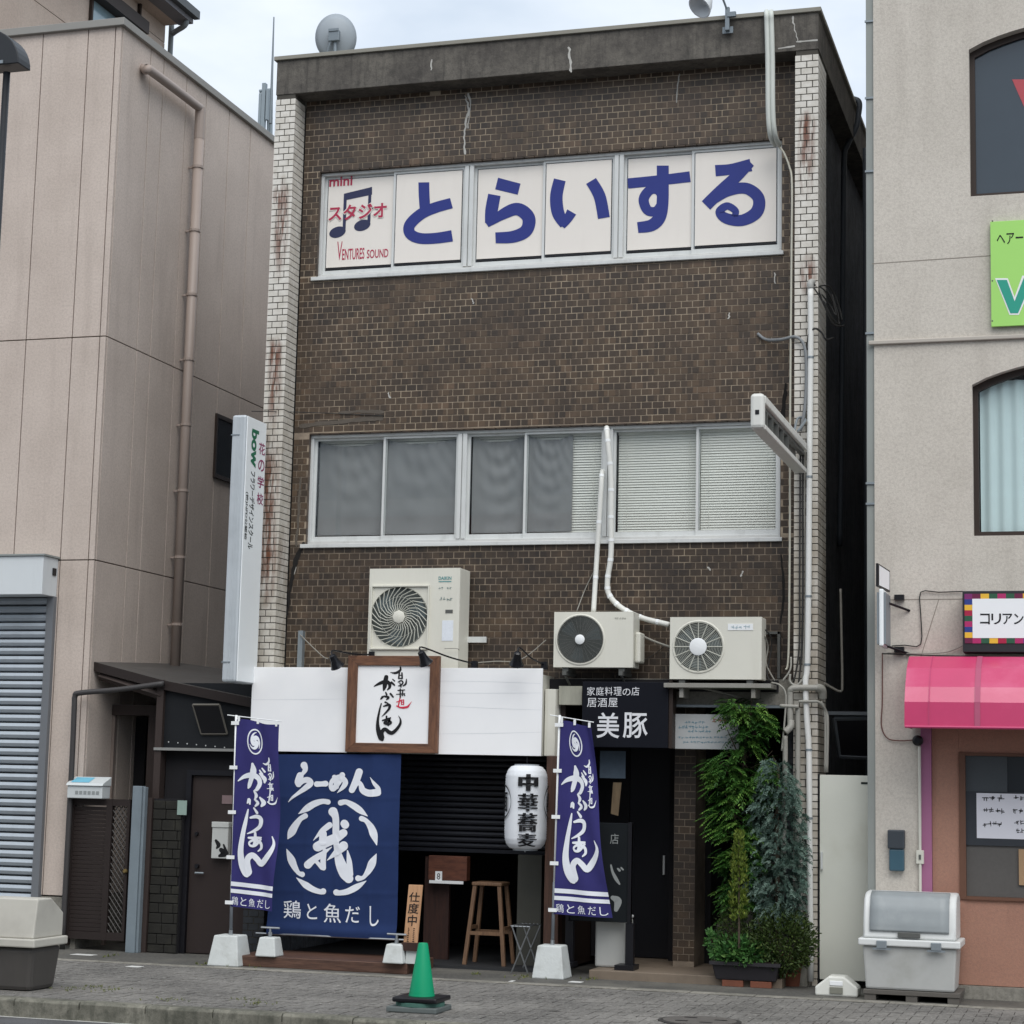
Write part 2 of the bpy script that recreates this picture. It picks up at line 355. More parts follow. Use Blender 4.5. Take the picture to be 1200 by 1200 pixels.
# herringbone pavers 200 x 100 between the kerb and the border stones
def one_paver(mb, x0, x1, y0, y1, dz):
    g = .004; mb.box(x0+g, x1-g, y0+g, y1-g, -.006, dz)
pl = []
YB = -1.22
for j in range(int((YB-KY)/.1)):
    for i in range(-40, 110):
        x, y = i*.1, KY+.003+j*.1; k = (i-j) % 4
        if k == 0: pl.append((x, x+.2, y, y+.1))
        elif k == 3 and y+.2 <= YB+.001: pl.append((x, x+.1, y, y+.2))
        elif (k == 2 and j == 0) or k == 3: pl.append((x, x+.1, y, y+.1))
def seen(p):
    v = Vector(((p[0]+p[1])/2, (p[2]+p[3])/2, 0))-CAM; d = v.dot(_f); return abs(v.dot(_r)/d) < 600/CF and abs(v.dot(_u)/d) < 600/CF
def near(p): return (Vector(((p[0]+p[1])/2, (p[2]+p[3])/2, 0))-CAM).length
vis = sorted([p for p in pl if seen(p)], key=near); own = set(vis[:300]); shared = {}
for dims in ((.2, .1), (.1, .2), (.1, .1)):
    for s in range(3):
        m_ = MB(); one_paver(m_, 0, dims[0], 0, dims[1], (-.002, 0, .0015)[s]); shared[(dims, s)] = m_.mesh('paver', PAV)
rest = MB()
for p in pl:
    s = random.randrange(3)
    if p in own:
        o = bpy.data.objects.new('paver', shared[((round(p[1]-p[0], 2), round(p[3]-p[2], 2)), s)]); COL.objects.link(o)
        o.location = Vector((p[0], p[2], 0))-wloc(sidewalk); o.parent = sidewalk
    else: one_paver(rest, *p, (-.002, 0, .0015)[s])
stuff(rest.build('pavers', PAV, sidewalk))
for i in range(22):                                                   # long border stones
    x0 = -3.4+i*.6; MB().box(x0+.004, x0+.596, YB+.005, YB+.15, -.006, .003+random.uniform(-.003, .003)).build('border_stone', GREYC, sidewalk, bevel=.005)
APR = asphalt('worn_apron_asphalt', '#403f3c', '#5e5c57', 26, .8, '#7d7a70')
stru(MB().box(-4, 9.5, YB+.152, .9, -.006, .001).build('apron', APR))
# manhole cover
mc = hit(820, 1197, 2, 0); mc = Vector((mc.x, mc.y, 0)); MANH = mat('manhole_iron', '#6c6864', .6, .15, 12, bump=.4, metal=.3)
mh = tag(MB().lathe([(.335, -.01), (.335, .006), (.31, .008)], mc, n=48).build('manhole_cover', mat('manhole_rim', '#3c3a38', .6, .1), smooth=False), 'round iron manhole cover set in the grey pavers', 'manhole cover')
MB().lathe([(.295, .003), (.295, .011), (.28, .012)], mc, n=48).build('cover_plate', MANH, mh)
for a in (.3, 2.2, 3.9, 5.2): MB().box(mc.x+.17*math.cos(a)-.05, mc.x+.17*math.cos(a)+.05, mc.y+.17*math.sin(a)-.02, mc.y+.17*math.sin(a)+.02, .011, .0135).build('lift_slot', BLACK, mh)
# ================================================================== brown brick building
YW, WX0, WX1 = .28, .25, 5.75
PL = .236; FB, FT = 9.36, 9.755
bld = thing('brick_building', 'three storey dark brown brick building with white tiled corner pillars', 'building', (3, 2.3, 0))
WIN3 = (.44, 5.59, 7.335, 8.545); WIN2 = (.43, 5.585, 4.372, 5.59)
WB = 2.93
wl = MB()
for x0, x1, z0, z1 in ((WX0, WX1, WIN3[3], FB), (WX0, WX1, WIN2[3], WIN3[2]), (WX0, WX1, WB, WIN2[2]), (WX0, WIN3[0], WIN3[2], WIN3[3]), (WIN3[1], WX1, WIN3[2], WIN3[3]), (WX0, WIN2[0], WIN2[2], WIN2[3]), (WIN2[1], WX1, WIN2[2], WIN2[3])):
    wl.box(x0, x1, YW+.004, YW+.22, z0, z1)
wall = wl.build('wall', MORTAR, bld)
tl = []; rows = int((FB-WB)/.07)+1
r0 = int(WB/.07)
for r in range(r0, int(FB/.07)+1):
    z0, z1 = r*.07+.005, r*.07+.065
    if z0 > FB-.02: continue
    z1 = min(z1, FB-.003)
    for wn_ in (WIN3, WIN2):
        if z0 < wn_[2] < z1+.01: z1 = min(z1, wn_[2]-.002)
        if z0-.01 < wn_[3] < z1: z0 = max(z0, wn_[3]+.003)
    if z1-z0 < .012: continue
    for c in range(1, 51):
        x0 = (c-.5*(r % 2))*.118+.005; x1 = x0+.108; x0, x1 = max(x0, WX0+.002), min(x1, WX1-.002)
        if x1-x0 < .02: continue
        segs = [(x0, x1)]
        for wn_ in (WIN3, WIN2):
            if z1 > wn_[2] and z0 < wn_[3]:
                ns = []
                for a, b in segs:
                    if b <= wn_[0] or a >= wn_[1]: ns.append((a, b)); continue
                    if a < wn_[0]: ns.append((a, wn_[0]))
                    if b > wn_[1]: ns.append((wn_[1], b))
                segs = ns
        for a, b in segs:
            if b-a > .022 and random.random() > .0003: tl.append((a, b, z0, z1))
def pxy(p):
    v = Vector(p)-CAM; d = v.dot(_f); return 600+CF*v.dot(_r)/d, 600-CF*v.dot(_u)/d
def covered(x, y):                                                    # behind air conditioners, signs, pipes, plants
    return any(a < x < c and b < y < d for a, b, c, d in ((430, 664, 552, 790), (645, 712, 790, 800), (780, 720, 930, 820), (290, 765, 645, 900), (695, 600, 725, 720)))
full = [t for t in tl if abs(t[1]-t[0]-.108) < 1e-4 and abs(t[3]-t[2]-.06) < 1e-4 and not covered(*pxy(((t[0]+t[1])/2, YW, (t[2]+t[3])/2)))]
full.sort(key=lambda t: (Vector(((t[0]+t[1])/2, YW, (t[2]+t[3])/2))-CAM).length); own = set(full[:300])
bms = []
for k in range(3):
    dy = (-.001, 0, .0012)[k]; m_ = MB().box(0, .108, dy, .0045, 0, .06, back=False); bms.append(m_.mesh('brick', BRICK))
rest = MB()
for t in tl:
    k = random.randrange(3)
    if t in own:
        o = bpy.data.objects.new('brick', bms[k]); COL.objects.link(o); o.location = Vector((t[0], YW, t[2]))-wloc(wall); o.parent = wall
    else: rest.box(t[0], t[1], YW+(-.001, 0, .0012)[k], YW+.0045, t[2], t[3], back=False)
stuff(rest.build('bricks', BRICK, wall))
# plain brick soldier strip over the window heads
for wn_ in (WIN3, WIN2):
    m_ = MB()
    for c in range(44):
        x0 = wn_[0]+c*.118; m_.box(x0+.005, min(x0+.113, wn_[1]), YW+.003, YW+.2, wn_[3]-.012, wn_[3]+.002, back=False)
    stuff(m_.build('lintel_bricks', BRICK, bld))
    MB().box(wn_[0], wn_[0]+.004, YW+.002, YW+.049, wn_[2], wn_[3]-.013).box(wn_[1]-.004, wn_[1], YW+.002, YW+.049, wn_[2], wn_[3]-.013).build('jamb_lining', BRICK, bld)
# pillars clad with white tiles
def pillar(X0, depth_r, face_r, faces, nkeep):
    core = MB().box(X0+.007, X0+PL-.007, .007, depth_r, 0, FB-.001).build('pillar', DMORTAR, bld)
    lst = []
    for r in range(0, int(FB/.07)):
        z0, z1 = r*.07+.005, r*.07+.065
        cuts = [0, .118, .236] if r % 2 else [0, .059, .177, .236]
        for a, b in zip(cuts[:-1], cuts[1:]): lst.append(('f', X0+a+(.0 if a == 0 else .005), X0+b-(0 if b == PL else .005), z0, z1))
        c = 0 if r % 2 else -.059; dep = depth_r
        while c < dep-.02:
            a, b = max(c, 0.0)+(.008 if c <= 0 else .005), min(c+.118-.005, dep)
            if b-a > .02: lst.append(('r', a, b, z0, z1))
            c += .118
    def mk(mb, t, o=(0, 0, 0)):
        if t[0] == 'f': mb.box(t[1]-o[0], t[2]-o[0], 0-o[1], .0075-o[1], t[3]-o[2], t[4]-o[2])
        else: mb.box(X0+PL-.0075-o[0], X0+PL-o[0], t[1]-o[1], t[2]-o[1], t[3]-o[2], t[4]-o[2])
    fr = [t for t in lst if t[0] == 'f' and t[3] > (2.4 if X0 < 1 else 3.2)]; fr.sort(key=lambda t: -(t[2]-t[1])-.01*(9-t[3])); keep = set(fr[:nkeep]); rest = MB(); cache = {}
    for t in lst:
        if t in keep:
            key = (round(t[2]-t[1], 3))
            if key not in cache: m_ = MB(); mk(m_, t, (t[1], 0, t[3])); cache[key] = m_.mesh('tile', WTILE)
            o = bpy.data.objects.new('tile', cache[key]); COL.objects.link(o); o.location = Vector((t[1], 0, t[3]))-wloc(core); o.parent = core
        else: mk(rest, t)
    stuff(rest.build('tiles', WTILE, core)); return core
pillar(0.0, YW, True, None, 150); pillar(6-PL, .58, True, None, 150)
# parapet, soffit, roof, side and back walls
par = MB().box(-.002, 6.002, -.002, .30, FB, FT).build('parapet', PARAPET, bld, bevel=.006)
MB().box(-.03, 6.03, -.03, .33, FT, FT+.045).build('coping', mat('parapet_coping', '#8d8a80', .8, .15, 4), par, bevel=.004)
MB().box(5.72, 6.0, .302, 11, FB, FT).build('side_parapet', PARAPET, bld, bevel=.006)
MB().box(5.70, 6.03, .335, 11, FT, FT+.045).build('side_coping', MATS['parapet_coping'], bld)
MB().box(0, 5.71, .31, 11, 9.3, 9.4).build('roof', GREYC, bld)
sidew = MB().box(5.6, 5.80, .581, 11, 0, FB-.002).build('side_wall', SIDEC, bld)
MB().box(5.801, 5.806, 1.2, 1.75, 7.35, 8.3).build('side_window', BLACK, sidew)
MB().box(5.801, 5.806, 1.2, 1.75, 4.3, 5.4).build('side_window', BLACK, sidew)
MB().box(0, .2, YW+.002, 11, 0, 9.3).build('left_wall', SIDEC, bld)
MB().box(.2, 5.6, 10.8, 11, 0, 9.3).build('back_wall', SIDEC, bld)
MB().box(.201, 5.599, 1.5, 1.6, WB, 9.299).build('room_partition', DARK, bld)
for z in (3.0, 6.2): MB().box(.201, 5.599, YW+.23, 1.49, z-.1, z).build('floor_slab', DARK, bld)
# white lime bleeding from the cracks of parapet and wall
LIME = mat('lime_bleed', '#b5b3ad', .9, .2, 20)
def crack(pts, Y, parent=bld):
    p = [(*pts[i], random.uniform(1.2, 3.4)) for i in range(len(pts))]
    q = []
    for i, (x, y, w_) in enumerate(smooth_path(p, 5)): q.append((x+random.uniform(-.8, .8), y, max(.7, w_*random.uniform(.5, 1.1))))
    brush([q], lambda x, y, l: hit(x, y, 1, Y), 1).build('lime_streak', LIME, parent)
crack([(545, 112), (549, 128), (546, 145), (544, 165), (545, 180)], YW-.003); crack([(549, 110), (551, 122), (548, 150)], YW-.004)
crack([(796, 87), (794, 100), (793, 120)], YW-.003); crack([(929, 20), (931, 32), (935, 48)], -.0045); crack([(967-300, 56), (968-300, 70), (969-300, 84)], -.0045); crack([(506, 70), (505, 82)], -.0045)
crack([(912, 57), (931, 54)], -.0045); crack([(934, 49), (957, 47)], -.0045); crack([(348, 650), (346, 665), (341, 685)], YW-.003); crack([(908, 320), (908, 332)], YW-.003)
for x, y in ((553, 350), (855, 367), (830, 665), (870, 670), (455, 460)): 
    crack([(x, y), (x+random.uniform(-3, 3), y+random.uniform(3, 7))], YW-.003)
CEM = mat('dark_cement_patch', '#5d564e', .95, .25, 14, bump=.5); GAPM = mat('black_crack_filler', '#1f1d1c', .95, .2, 20)
def patch(pts, Y, m, nm):
    q = [(x+random.uniform(-.6, .6), y+random.uniform(-.6, .6), w_*random.uniform(.7, 1.2)) for x, y, w_ in smooth_path(pts, 5)]; brush([q], lambda x, y, l: hit(x, y, 1, Y), 1).build(nm, m, bld)
patch([(352, 499, 5), (380, 496, 4.5), (420, 492, 5), (446, 489, 7)], YW-.004, CEM, 'cement_patch'); patch([(398, 484, 3), (425, 482, 4), (448, 483, 4)], YW-.003, CEM, 'cement_patch')
patch([(356, 636, 3), (349, 650, 5), (344, 668, 5), (340, 690, 3.5), (337, 720, 2)], YW-.004, GAPM, 'crack_filler'); patch([(352, 560, 2), (350, 600, 3), (347, 640, 3)], YW-.003, CEM, 'cement_patch')
patch([(917, 500, 3), (919, 470, 5), (921, 450, 3)], YW-.003, GAPM, 'crack_filler'); patch([(915, 650, 2), (918, 690, 3), (915, 730, 2)], YW-.003, GAPM, 'crack_filler')
# ------------------------------------------------------------------ windows
def window(nm, W, Y, bounds, stiles, lab):
    X0, X1, Z0, Z1 = W
    fr = MB().box(X0, X1, Y, Y+.09, Z1-.045, Z1-.013).box(X0, X1, Y, Y+.09, Z0, Z0+.04).box(X0, X0+.035, Y, Y+.09, Z0+.04, Z1-.045).box(X1-.035, X1, Y, Y+.09, Z0+.04, Z1-.045)
    wdw = fr.build(nm, ALU, bld, bevel=.003); wdw['label'] = lab
    MB().box(X0-.05, X1+.02, YW-.035, Y+.05, Z0-.042, Z0-.001).build('sill', ALU, wdw, bevel=.004)
    for b in bounds:
        if b is bounds[-1] and nm == 'window_band': pass
        MB().box(b-.05, b-.006, Y-.008, Y+.09, Z0+.041, Z1-.046).box(b+.006, b+.05, Y-.008, Y+.09, Z0+.041, Z1-.046).box(b-.006, b+.006, Y+.012, Y+.09, Z0+.041, Z1-.046).build('mullion', ALU, wdw, bevel=.003)
    edges = [X0+.035]+[e for b in bounds for e in (b-.05, b+.05)]+[X1-.035]; panes = []
    for k in range(len(stiles)):
        a, c, s = edges[2*k], edges[2*k+1], stiles[k]
        for i, (p, q) in enumerate(((a, s+.018), (s-.018, c))):
            y = Y+.022+.026*(1-i); z0, z1 = Z0+.041, Z1-.046; t = .026; tb = .052
            MB().box(p, p+t, y, y+.022, z0, z1).box(q-t, q, y, y+.022, z0, z1).box(p+t, q-t, y, y+.022, z1-t, z1).box(p+t, q-t, y, y+.022, z0, z0+tb).build('sash', ALU, wdw)
            MB().box(p+t, q-t, y+.008, y+.013, z0+tb, z1-t).build('pane', GLASS, wdw); panes.append((p+t, q-t, y, z0+tb, z1-t))
    return wdw, panes
w3, pn3 = window('window', WIN3, .33, [fx(549, 250, .33), fx(725, 240, .33)], [fx(461, 255, .33), fx(637, 245, .33), fx(812, 235, .33)], 'third floor window band covered by lettered cream panels')
w2, pn2 = window('window', WIN2, .33, [fx(541, 565, .33), fx(712, 562, .33)], [fx(449, 567, .33), fx(615, 563, .33), fx(817, 560, .33)], 'second floor window band with blinds behind the glass')
CREAM = mat('cream_sign_film', '#e8e2da', .5, .03, 3, streak=.08, grime='#b5aa9c')
for p, q, y, z0, z1 in pn3:
    MB().box(p+.012, q-.012, y-.004, y+.006, z0+.035, z1-.012).build('sign_panel', CREAM, w3)
    MB().box(p+.012, q-.012, y-.004, y+.006, z0+.008, z0+.028).build('panel_strip', BLACK, w3)
def on_panel(i, px, body, m, bold, dy=0): return place_text('letter', body, px, pn3[i][2]-.007-dy, m, w3, bold)
def big_letter(i, ox, oy, k, strokes):
    y_ = pn3[i][2]-.007; brush(strokes, lambda x, y, l: hit(ox+x/k, oy+y/k, 1, y_-l*.0003), 8, flat=True).build('letter', BLUE, w3)
big_letter(1, 360, 170, 6, [[(820,262,76),(822,350,76),(828,450,74)], [(1014,408,74),(900,440,76),(800,485,78),(722,560,78),(724,622,78),(790,655,76),(900,655,76),(1019,638,80)]])
big_letter(2, 300, 0, 3, [[(846,645,42),(925,665,40)], [(838,685,44),(828,740,44),(824,785,38)], [(812,790,20),(870,752,38),(920,735,44),(958,765,46),(950,810,44),(905,832,42),(842,836,38)]])
big_letter(3, 650, 0, 3, [[(18,632,42),(6,690,44),(12,748,44),(36,790,36)], [(26,796,22),(44,772,30),(60,745,36)], [(128,636,40),(158,690,42),(173,766,42)]])
big_letter(4, 650, 0, 3, [[(257,645,36),(366,634,36),(476,621,38)], [(380,582,42),(380,640,42),(379,715,42),(368,765,44),(340,792,42),(292,800,38)], [(378,690,30),(362,668,32),(335,668,34),(313,700,36),(326,738,34),(356,742,32),(376,715,30)]])
big_letter(5, 650, 0, 3, [[(565,600,40),(620,595,38),(690,580,44)], [(690,572,30),(640,620,40),(580,675,42),(532,722,42)], [(556,705,30),(610,672,36),(672,662,40),(716,695,42),(710,745,44),(660,774,40),(605,768,38),(580,745,30),(606,724,26),(636,742,24),(630,762,20)]])
on_panel(0, (386, 207, 413, 218), 'mini', RED, .02)
y0 = pn3[0][2]-.006
def notep(x, y, l=0): return hit(x, y, 1, y0-l*.0006)
nm = MB()
for p in ([(403, 227), (436, 219), (436, 228), (403, 235)], [(403, 227), (406.5, 227), (405, 268), (401.5, 268)], [(432, 220), (435.5, 219), (434, 260), (430.5, 260)]): nm.face([notep(*q, 1+len(nm.f)*.3) for q in reversed(p)])
for cx, cy in ((395.5, 272), (424.5, 264)): nm.face([notep(cx+10*math.cos(a)*math.cos(-.35)-6.2*math.sin(a)*math.sin(-.35), cy+10*math.cos(a)*math.sin(-.35)+6.2*math.sin(a)*math.cos(-.35), 2) for a in [k*math.pi/12 for k in range(24)]])
nm.build('music_note', DNAVY, w3)
on_panel(0, (383.5, 238, 454, 258), 'スタジオ', CREAM, .075, .003); on_panel(0, (385, 239, 453, 257), 'スタジオ', RED, .025, .005)
on_panel(0, (395, 283, 401, 305), 'V', RED, .0); on_panel(0, (401, 291, 427, 304), 'ENTURES', RED, .01); on_panel(0, (430, 292, 455, 302), 'SOUND', RED, .01)
# blinds and grey sheets behind the second floor panes
BLIND = mat('pale_blind', '#f7f5ec', .7, .05, 4); BLINDD = BLIND; SHEET = mat('grey_sheet', '#8f9090', .95, .14, 3)
pos = ['leftmost', 'second', 'third', 'fourth', 'fifth', 'rightmost']
for i, (p, q, y, z0, z1) in enumerate(pn2):
    m_ = MB(); n = int((z1-z0)/.0275)
    for k in range(n):
        z = z0+.01+k*.0275; d = random.uniform(-.003, .003) if random.random() < .1 else 0
        m_.face([(p+.01, y+.075, z+.002+d), (q-.01, y+.075, z+.002), (q-.01, y+.086, z+.0265), (p+.01, y+.086, z+.0265+d)])
    r = thing('window_blind', 'horizontal slat blind inside the %s pane of the second floor window' % pos[i], 'blind', ((p+q)/2, y+.085, z0), 'second floor blinds')
    stuff(m_.build('slats', BLIND if i > 3 else BLINDD, r))
    MB().box(p+.005, q-.005, y+.07, y+.1, z1-.02, z1+.012).build('head_rail', BLIND, r)
    for xx in (p+.12*(q-p), q-.12*(q-p)): MB().tube([(xx, y+.073, z0), (xx, y+.073, z1-.02)], .0016, 4).build('cord', BLIND, r)
    MB().box(p, q, y+.2, y+.21, z0-.03, z1+.03).build('backing', mat('brightening_board', '#c4c2b4', .9, .1) if i > 3 else DARK, r)  # pale board added behind the two right blinds to brighten them
    if i < 4:
        e = q if i < 3 else p+.62*(q-p)
        def sh(u, v, p=p, e=e, y=y, z0=z0, z1=z1, i=i):
            sag = math.sin(math.pi*u); ca_ = v-.5*sag*(1-v); s = (.008, .010, .017, .009)[i]*math.sin((17, 14, 20, 23)[i]*ca_+i*1.7)*sag*(1-.55*v)*(.4+.6*abs(math.sin(i*1.3+u*2)))+.007*math.sin(13*u+i*2+3*v)+.004*math.sin(34*u*(1.2-v))*(1-v)
            return (p+.012+(e-p-.024)*u, y+.047+s, z1-.012-.05*sag*(1-v)-(z1-z0-.03)*v)
        o = MB().grid(sh, 40, 40).build('hung_sheet', SHEET, smooth=True)
        tag(o, 'grey cloth sheet pinned up inside the %s pane of the second floor' % pos[i], 'curtain', 'grey sheets behind the second floor glass')
# ================================================================== ground floor of the brick building
STEPT = .085
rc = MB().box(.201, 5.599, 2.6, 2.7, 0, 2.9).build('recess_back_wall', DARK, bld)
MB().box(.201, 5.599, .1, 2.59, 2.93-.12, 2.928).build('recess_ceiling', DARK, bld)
MB().box(.24, 3.34, -.06, 2.59, -.02, .03).build('shop_floor', mat('dark_shop_floor', '#2a2b2d', .7, .2, 4), bld)
MB().box(3.30, 3.44, .05, 2.59, .031, 2.8).build('partition_wall', DKBROWN, bld)
YS = hit(760, 1150.5, 2, 0).y
stp = MB().box(fx(690, 1145, YS), 5.72, YS, 2.59, -.01, STEPT).build('entrance_step', mat('worn_step_tile', '#776a5c', .7, .18, 7, grime='#3b352f'), bld, bevel=.008)
# lintel beam over the entrance
X0, X1, Z0, Z1 = rect(783, 803, 935, 826, .12); MB().box(fx(655, 815, .12), 5.74, .12, .3, Z0, Z1+.06).build('lintel_beam', GREYC, bld)
MB().box(X0, 5.7, .05, .11, Z0-.03, Z0-.005).build('lintel_trim', ALUD, bld)
# narrow brick pier beside the door, each brick its own piece
YQ = .42
XA, XB = fx(789, 1000, YQ), fx(815, 1000, YQ)
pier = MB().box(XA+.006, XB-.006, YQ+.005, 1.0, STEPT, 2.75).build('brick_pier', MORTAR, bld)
for r in range(2, 39):
    z0 = r*.07+.005
    if z0 < STEPT or z0 > 2.68: continue
    w_ = XB-XA; cuts = [0, w_*.5, w_] if r % 2 else [0, w_*.25, w_*.75, w_]
    for a, b in zip(cuts[:-1], cuts[1:]): MB().box(XA+a+.004, XA+b-.004, YQ, YQ+.006, z0, z0+.06).build('brick', BRICK, pier)
# stair flight
CONC2 = mat('stair_concrete', '#8a8780', .85, .12, 6, bump=.3)
for k in range(7): MB().box(XB+.06, 5.59, 1.0+k*.25, 2.58, STEPT+.19*k, STEPT+.19*(k+1)-.001).build('stair_step', CONC2, bld)
MB().box(XB-.005, XB+.055, .95, 2.58, STEPT, 2.8).build('stair_side_wall', DARK, bld)
# dark entrance door
XD0, XD1 = fx(737, 1000, 1.2), fx(788, 1000, 1.2)
dr = MB().box(XD0, XD1-.03, 1.22, 1.26, STEPT+.01, 2.75).build('entrance_door', BLACK, bld)
MB().box(XD1-.028, XD1, 1.19, 1.27, STEPT+.001, 2.76).build('door_frame', ALUD, dr); MB().box(XD1-.1, XD1-.08, 1.19, 1.219, .95, 1.15).build('door_handle', ALU, dr)
MB().box(3.45, XD0-.002, 1.2, 1.27, STEPT+.001, 2.78).build('entrance_side_panel', DARK, bld)
MB().box(XD1+.002, XA+.004, 1.02, 1.1, STEPT+.001, 2.78).build('jamb_panel', DARK, bld)
# roller shutter of the ramen shop, half down
SHUT = mat('navy_black_shutter', '#23252c', .4, .1, 5, metal=.2)
zs1 = 2.35; zs0 = fz(550, 999, .5); r = thing('roller_shutter', 'dark half lowered roller shutter behind the lantern', 'shutter', (1.8, .5, zs0))
n = int((zs1-zs0)/.06)
for k in range(n):
    z = zs0+.04+k*.06
    MB().prism([(.26, .52, z), (.26, .498, z+.012), (.26, .494, z+.03), (.26, .498, z+.048), (.26, .52, z+.057)], (3.03, 0, 0)).build('slat', SHUT, r)
MB().box(.26, 3.29, .485, .53, zs0, zs0+.037).build('bottom_rail', SHUT, r)
# wooden post right of the shop
X0, X1, Z0, Z1 = rect(638.5, 886, 655.5, 1112, -.12)
tag(MB().box(X0, X1, -.12, .04, .0, 2.14).build('wooden_post', WOODP, bevel=.006), 'dark brown square wooden post beside the right banner', 'post')
tag(MB().box(fx(606, 1060, .35), fx(634, 1060, .35), .35, .48, .031, zs0-.001).build('inner_post', mat('grey_green_post', '#4d4d47', .8, .15, 5)), 'grey concrete inner post behind the folding rack', 'post')
# counter panel, wall box, stool
RBR = wood_mat('reddish_panel_wood', '#281713', '#3d241c', (12, 12, 1.2))
tag(MB().box(fx(497, 1060, .55), fx(526, 1060, .55), .55, .6, .031, fz(510, 1004, .55)).build('side_panel', RBR), 'dark red brown wooden panel behind the preparing sign', 'panel')
X0, X1, Z0, Z1 = rect(503, 1003, 548, 1034, .45); r = thing('wall_box', 'reddish brown wooden box hung under the shutter', 'box', ((X0+X1)/2, .5, Z0))
MB().box(X0, X1, .42, .54, Z0+.02, Z1).build('case', wood_mat('red_box_wood', '#4a281c', '#6b402e', (2, 9, 9)), r, bevel=.006)
MB().box(X0+.02, X1-.03, .40, .419, Z0-.012, Z0+.018).build('paper_edge', WHITE, r)
XL0, XL1, ZL0, ZL1 = rect(510, 1021, 518, 1033, .417); MB().box(XL0, XL1, .416, .4195, ZL0, ZL1).build('price_tag', WHITE, r)
m_ = MB(); text_into(m_, '8', front(.4145), XL0+.02, ZL0+.02, XL1-.02, ZL1-.02); m_.build('price_mark', INKB, r)
def stool(px0, px1, ytop, label):
    Yc = .3; xa, xb = fx(px0, 1040, Yc-.14), fx(px1, 1040, Yc-.14); zt = fz((px0+px1)/2, ytop, Yc-.14); cx = (xa+xb)/2; h = (xb-xa)/2
    r = thing('wooden_stool', label, 'stool', (cx, Yc, .031))
    MB().box(xa, xb, Yc-.15, Yc+.15, zt-.035, zt).build('seat', WOODL, r, bevel=.008)
    for sx in (-1, 1):
        for sy in (-1, 1):
            a = Vector((cx+sx*(h-.03), Yc+sy*.12, zt-.034)); b = Vector((cx+sx*(h+.05), Yc+sy*.17, .031)); q = .019
            lg = MB(); i = []
            for p in (a, b): i.append([(p.x-q, p.y-q, p.z), (p.x+q, p.y-q, p.z), (p.x+q, p.y+q, p.z), (p.x-q, p.y+q, p.z)])
            for k in range(4): lg.face([i[0][k], i[1][k], i[1][(k+1) % 4], i[0][(k+1) % 4]])
            lg.face(i[0]); lg.face(i[1][::-1]); lg.build('leg', WOODL, r)
    zr = .031+(zt-.03)*.36
    for sy in (-1, 1): MB().box(cx-h-.03, cx+h+.03, Yc+sy*.155-.012, Yc+sy*.155+.012, zr, zr+.035).build('rail', WOODL, r)
    for sx in (-1, 1): MB().box(cx+sx*(h+.024)-.012, cx+sx*(h+.024)+.012, Yc-.14, Yc+.14, zr+.05, zr+.085).build('rail', WOODL, r)
stool(553, 588, 1034, 'tall light wood stool inside the shop opening')
# folding wire rack
STEEL = mat('chromed_steel', '#a9adb0', .3, .05, metal=.8)
pa, pb = hit(601, 1141, 2, .0), hit(626, 1139, 2, .0); zt = fz(615, 1086, pa.y); xa, xb = pa.x, pb.x
r = thing('folding_rack', 'small folding chrome wire rack beside the banner base', 'rack', ((xa+xb)/2, pa.y+.2, 0))
ya, yb = pa.y, pa.y+.38
for y in (ya, yb):
    MB().tube([(xa-.02, y, 0), (xb+.03, y, zt)], .008, 6).build('leg', STEEL, r); MB().tube([(xb+.02, y, 0), (xa-.02, y, zt)], .008, 6).build('leg', STEEL, r)
for k in range(6): MB().tube([(xa-.03+(xb-xa+.06)*k/5, ya-.01, zt+.006), (xa-.03+(xb-xa+.06)*k/5, yb+.01, zt+.006)], .005, 5).build('bar', STEEL, r)
for y in (ya, yb): MB().tube([(xa-.03, y, zt), (xb+.03, y, zt)], .006, 5).build('bar', STEEL, r)
# ------------------------------------------------------------------ white sign board with the framed sign
YB_ = -.2
bz = rect(294, 782.5, 635, 883, YB_); sg = thing('shop_sign_board', 'long blank white sign board around the wood framed sign', 'sign', ((bz[0]+bz[1])/2, YB_, bz[2]))
BOARD = mat('white_board', '#f6f8fa', .45, .03, 2, grime='#d5d8dc', grimeamt=.3)
fL, fR = fx(406, 825, YB_), fx(513.5, 825, YB_)
MB().box(bz[0], fL+.02, YB_, YB_+.025, bz[2], bz[3]).build('left_panel', BOARD, sg, bevel=.003)
MB().box(fR-.02, bz[1], YB_, YB_+.025, bz[2], bz[3]).build('right_panel', BOARD, sg, bevel=.003)
MB().box(bz[0]+.02, bz[1]-.01, YB_+.027, .27, bz[2]+.005, bz[3]-.06).build('sign_box', OFFW, sg)
for k, (a, b, c, d) in enumerate(((515, 798, 634, 801), (515, 812, 634, 812), (515, 827, 634, 832), (515, 860, 634, 858), (296, 820, 405, 819))):
    brush([[(a, b, .2), ((a+c)/2, (b+d)/2+random.uniform(-1.5, 1.5), .35), (c, d, .2)]], lambda x, y, l: hit(x, y, 1, YB_-.001), 4).build('scratch', mat('grey_scratch', '#cfd2d6', .7, .1), sg)
X0 = fx(636, 845, .0); X1 = fx(655, 845, .0); z0, z1 = fz(645, 886, 0), fz(645, 808, 0)
m_ = MB(); m_.prism([(bz[1]+.002, -.02, z0), (bz[1]+.002, -.1, z0), (X1-.09, -.1, z0), (X1-.02, -.07, z0), (X1, 0, z0), (X1, .2, z0), (bz[1]+.002, .2, z0)], (0, 0, z1-z0)); m_.build('end_box', OFFW, sg, bevel=.004)
WOODH = wood_mat('frame_wood_lying', '#4d3225', '#80583f', (1.6, 16, 16)); WOODV = wood_mat('frame_wood_upright', '#4d3225', '#80583f', (16, 16, 1.6))
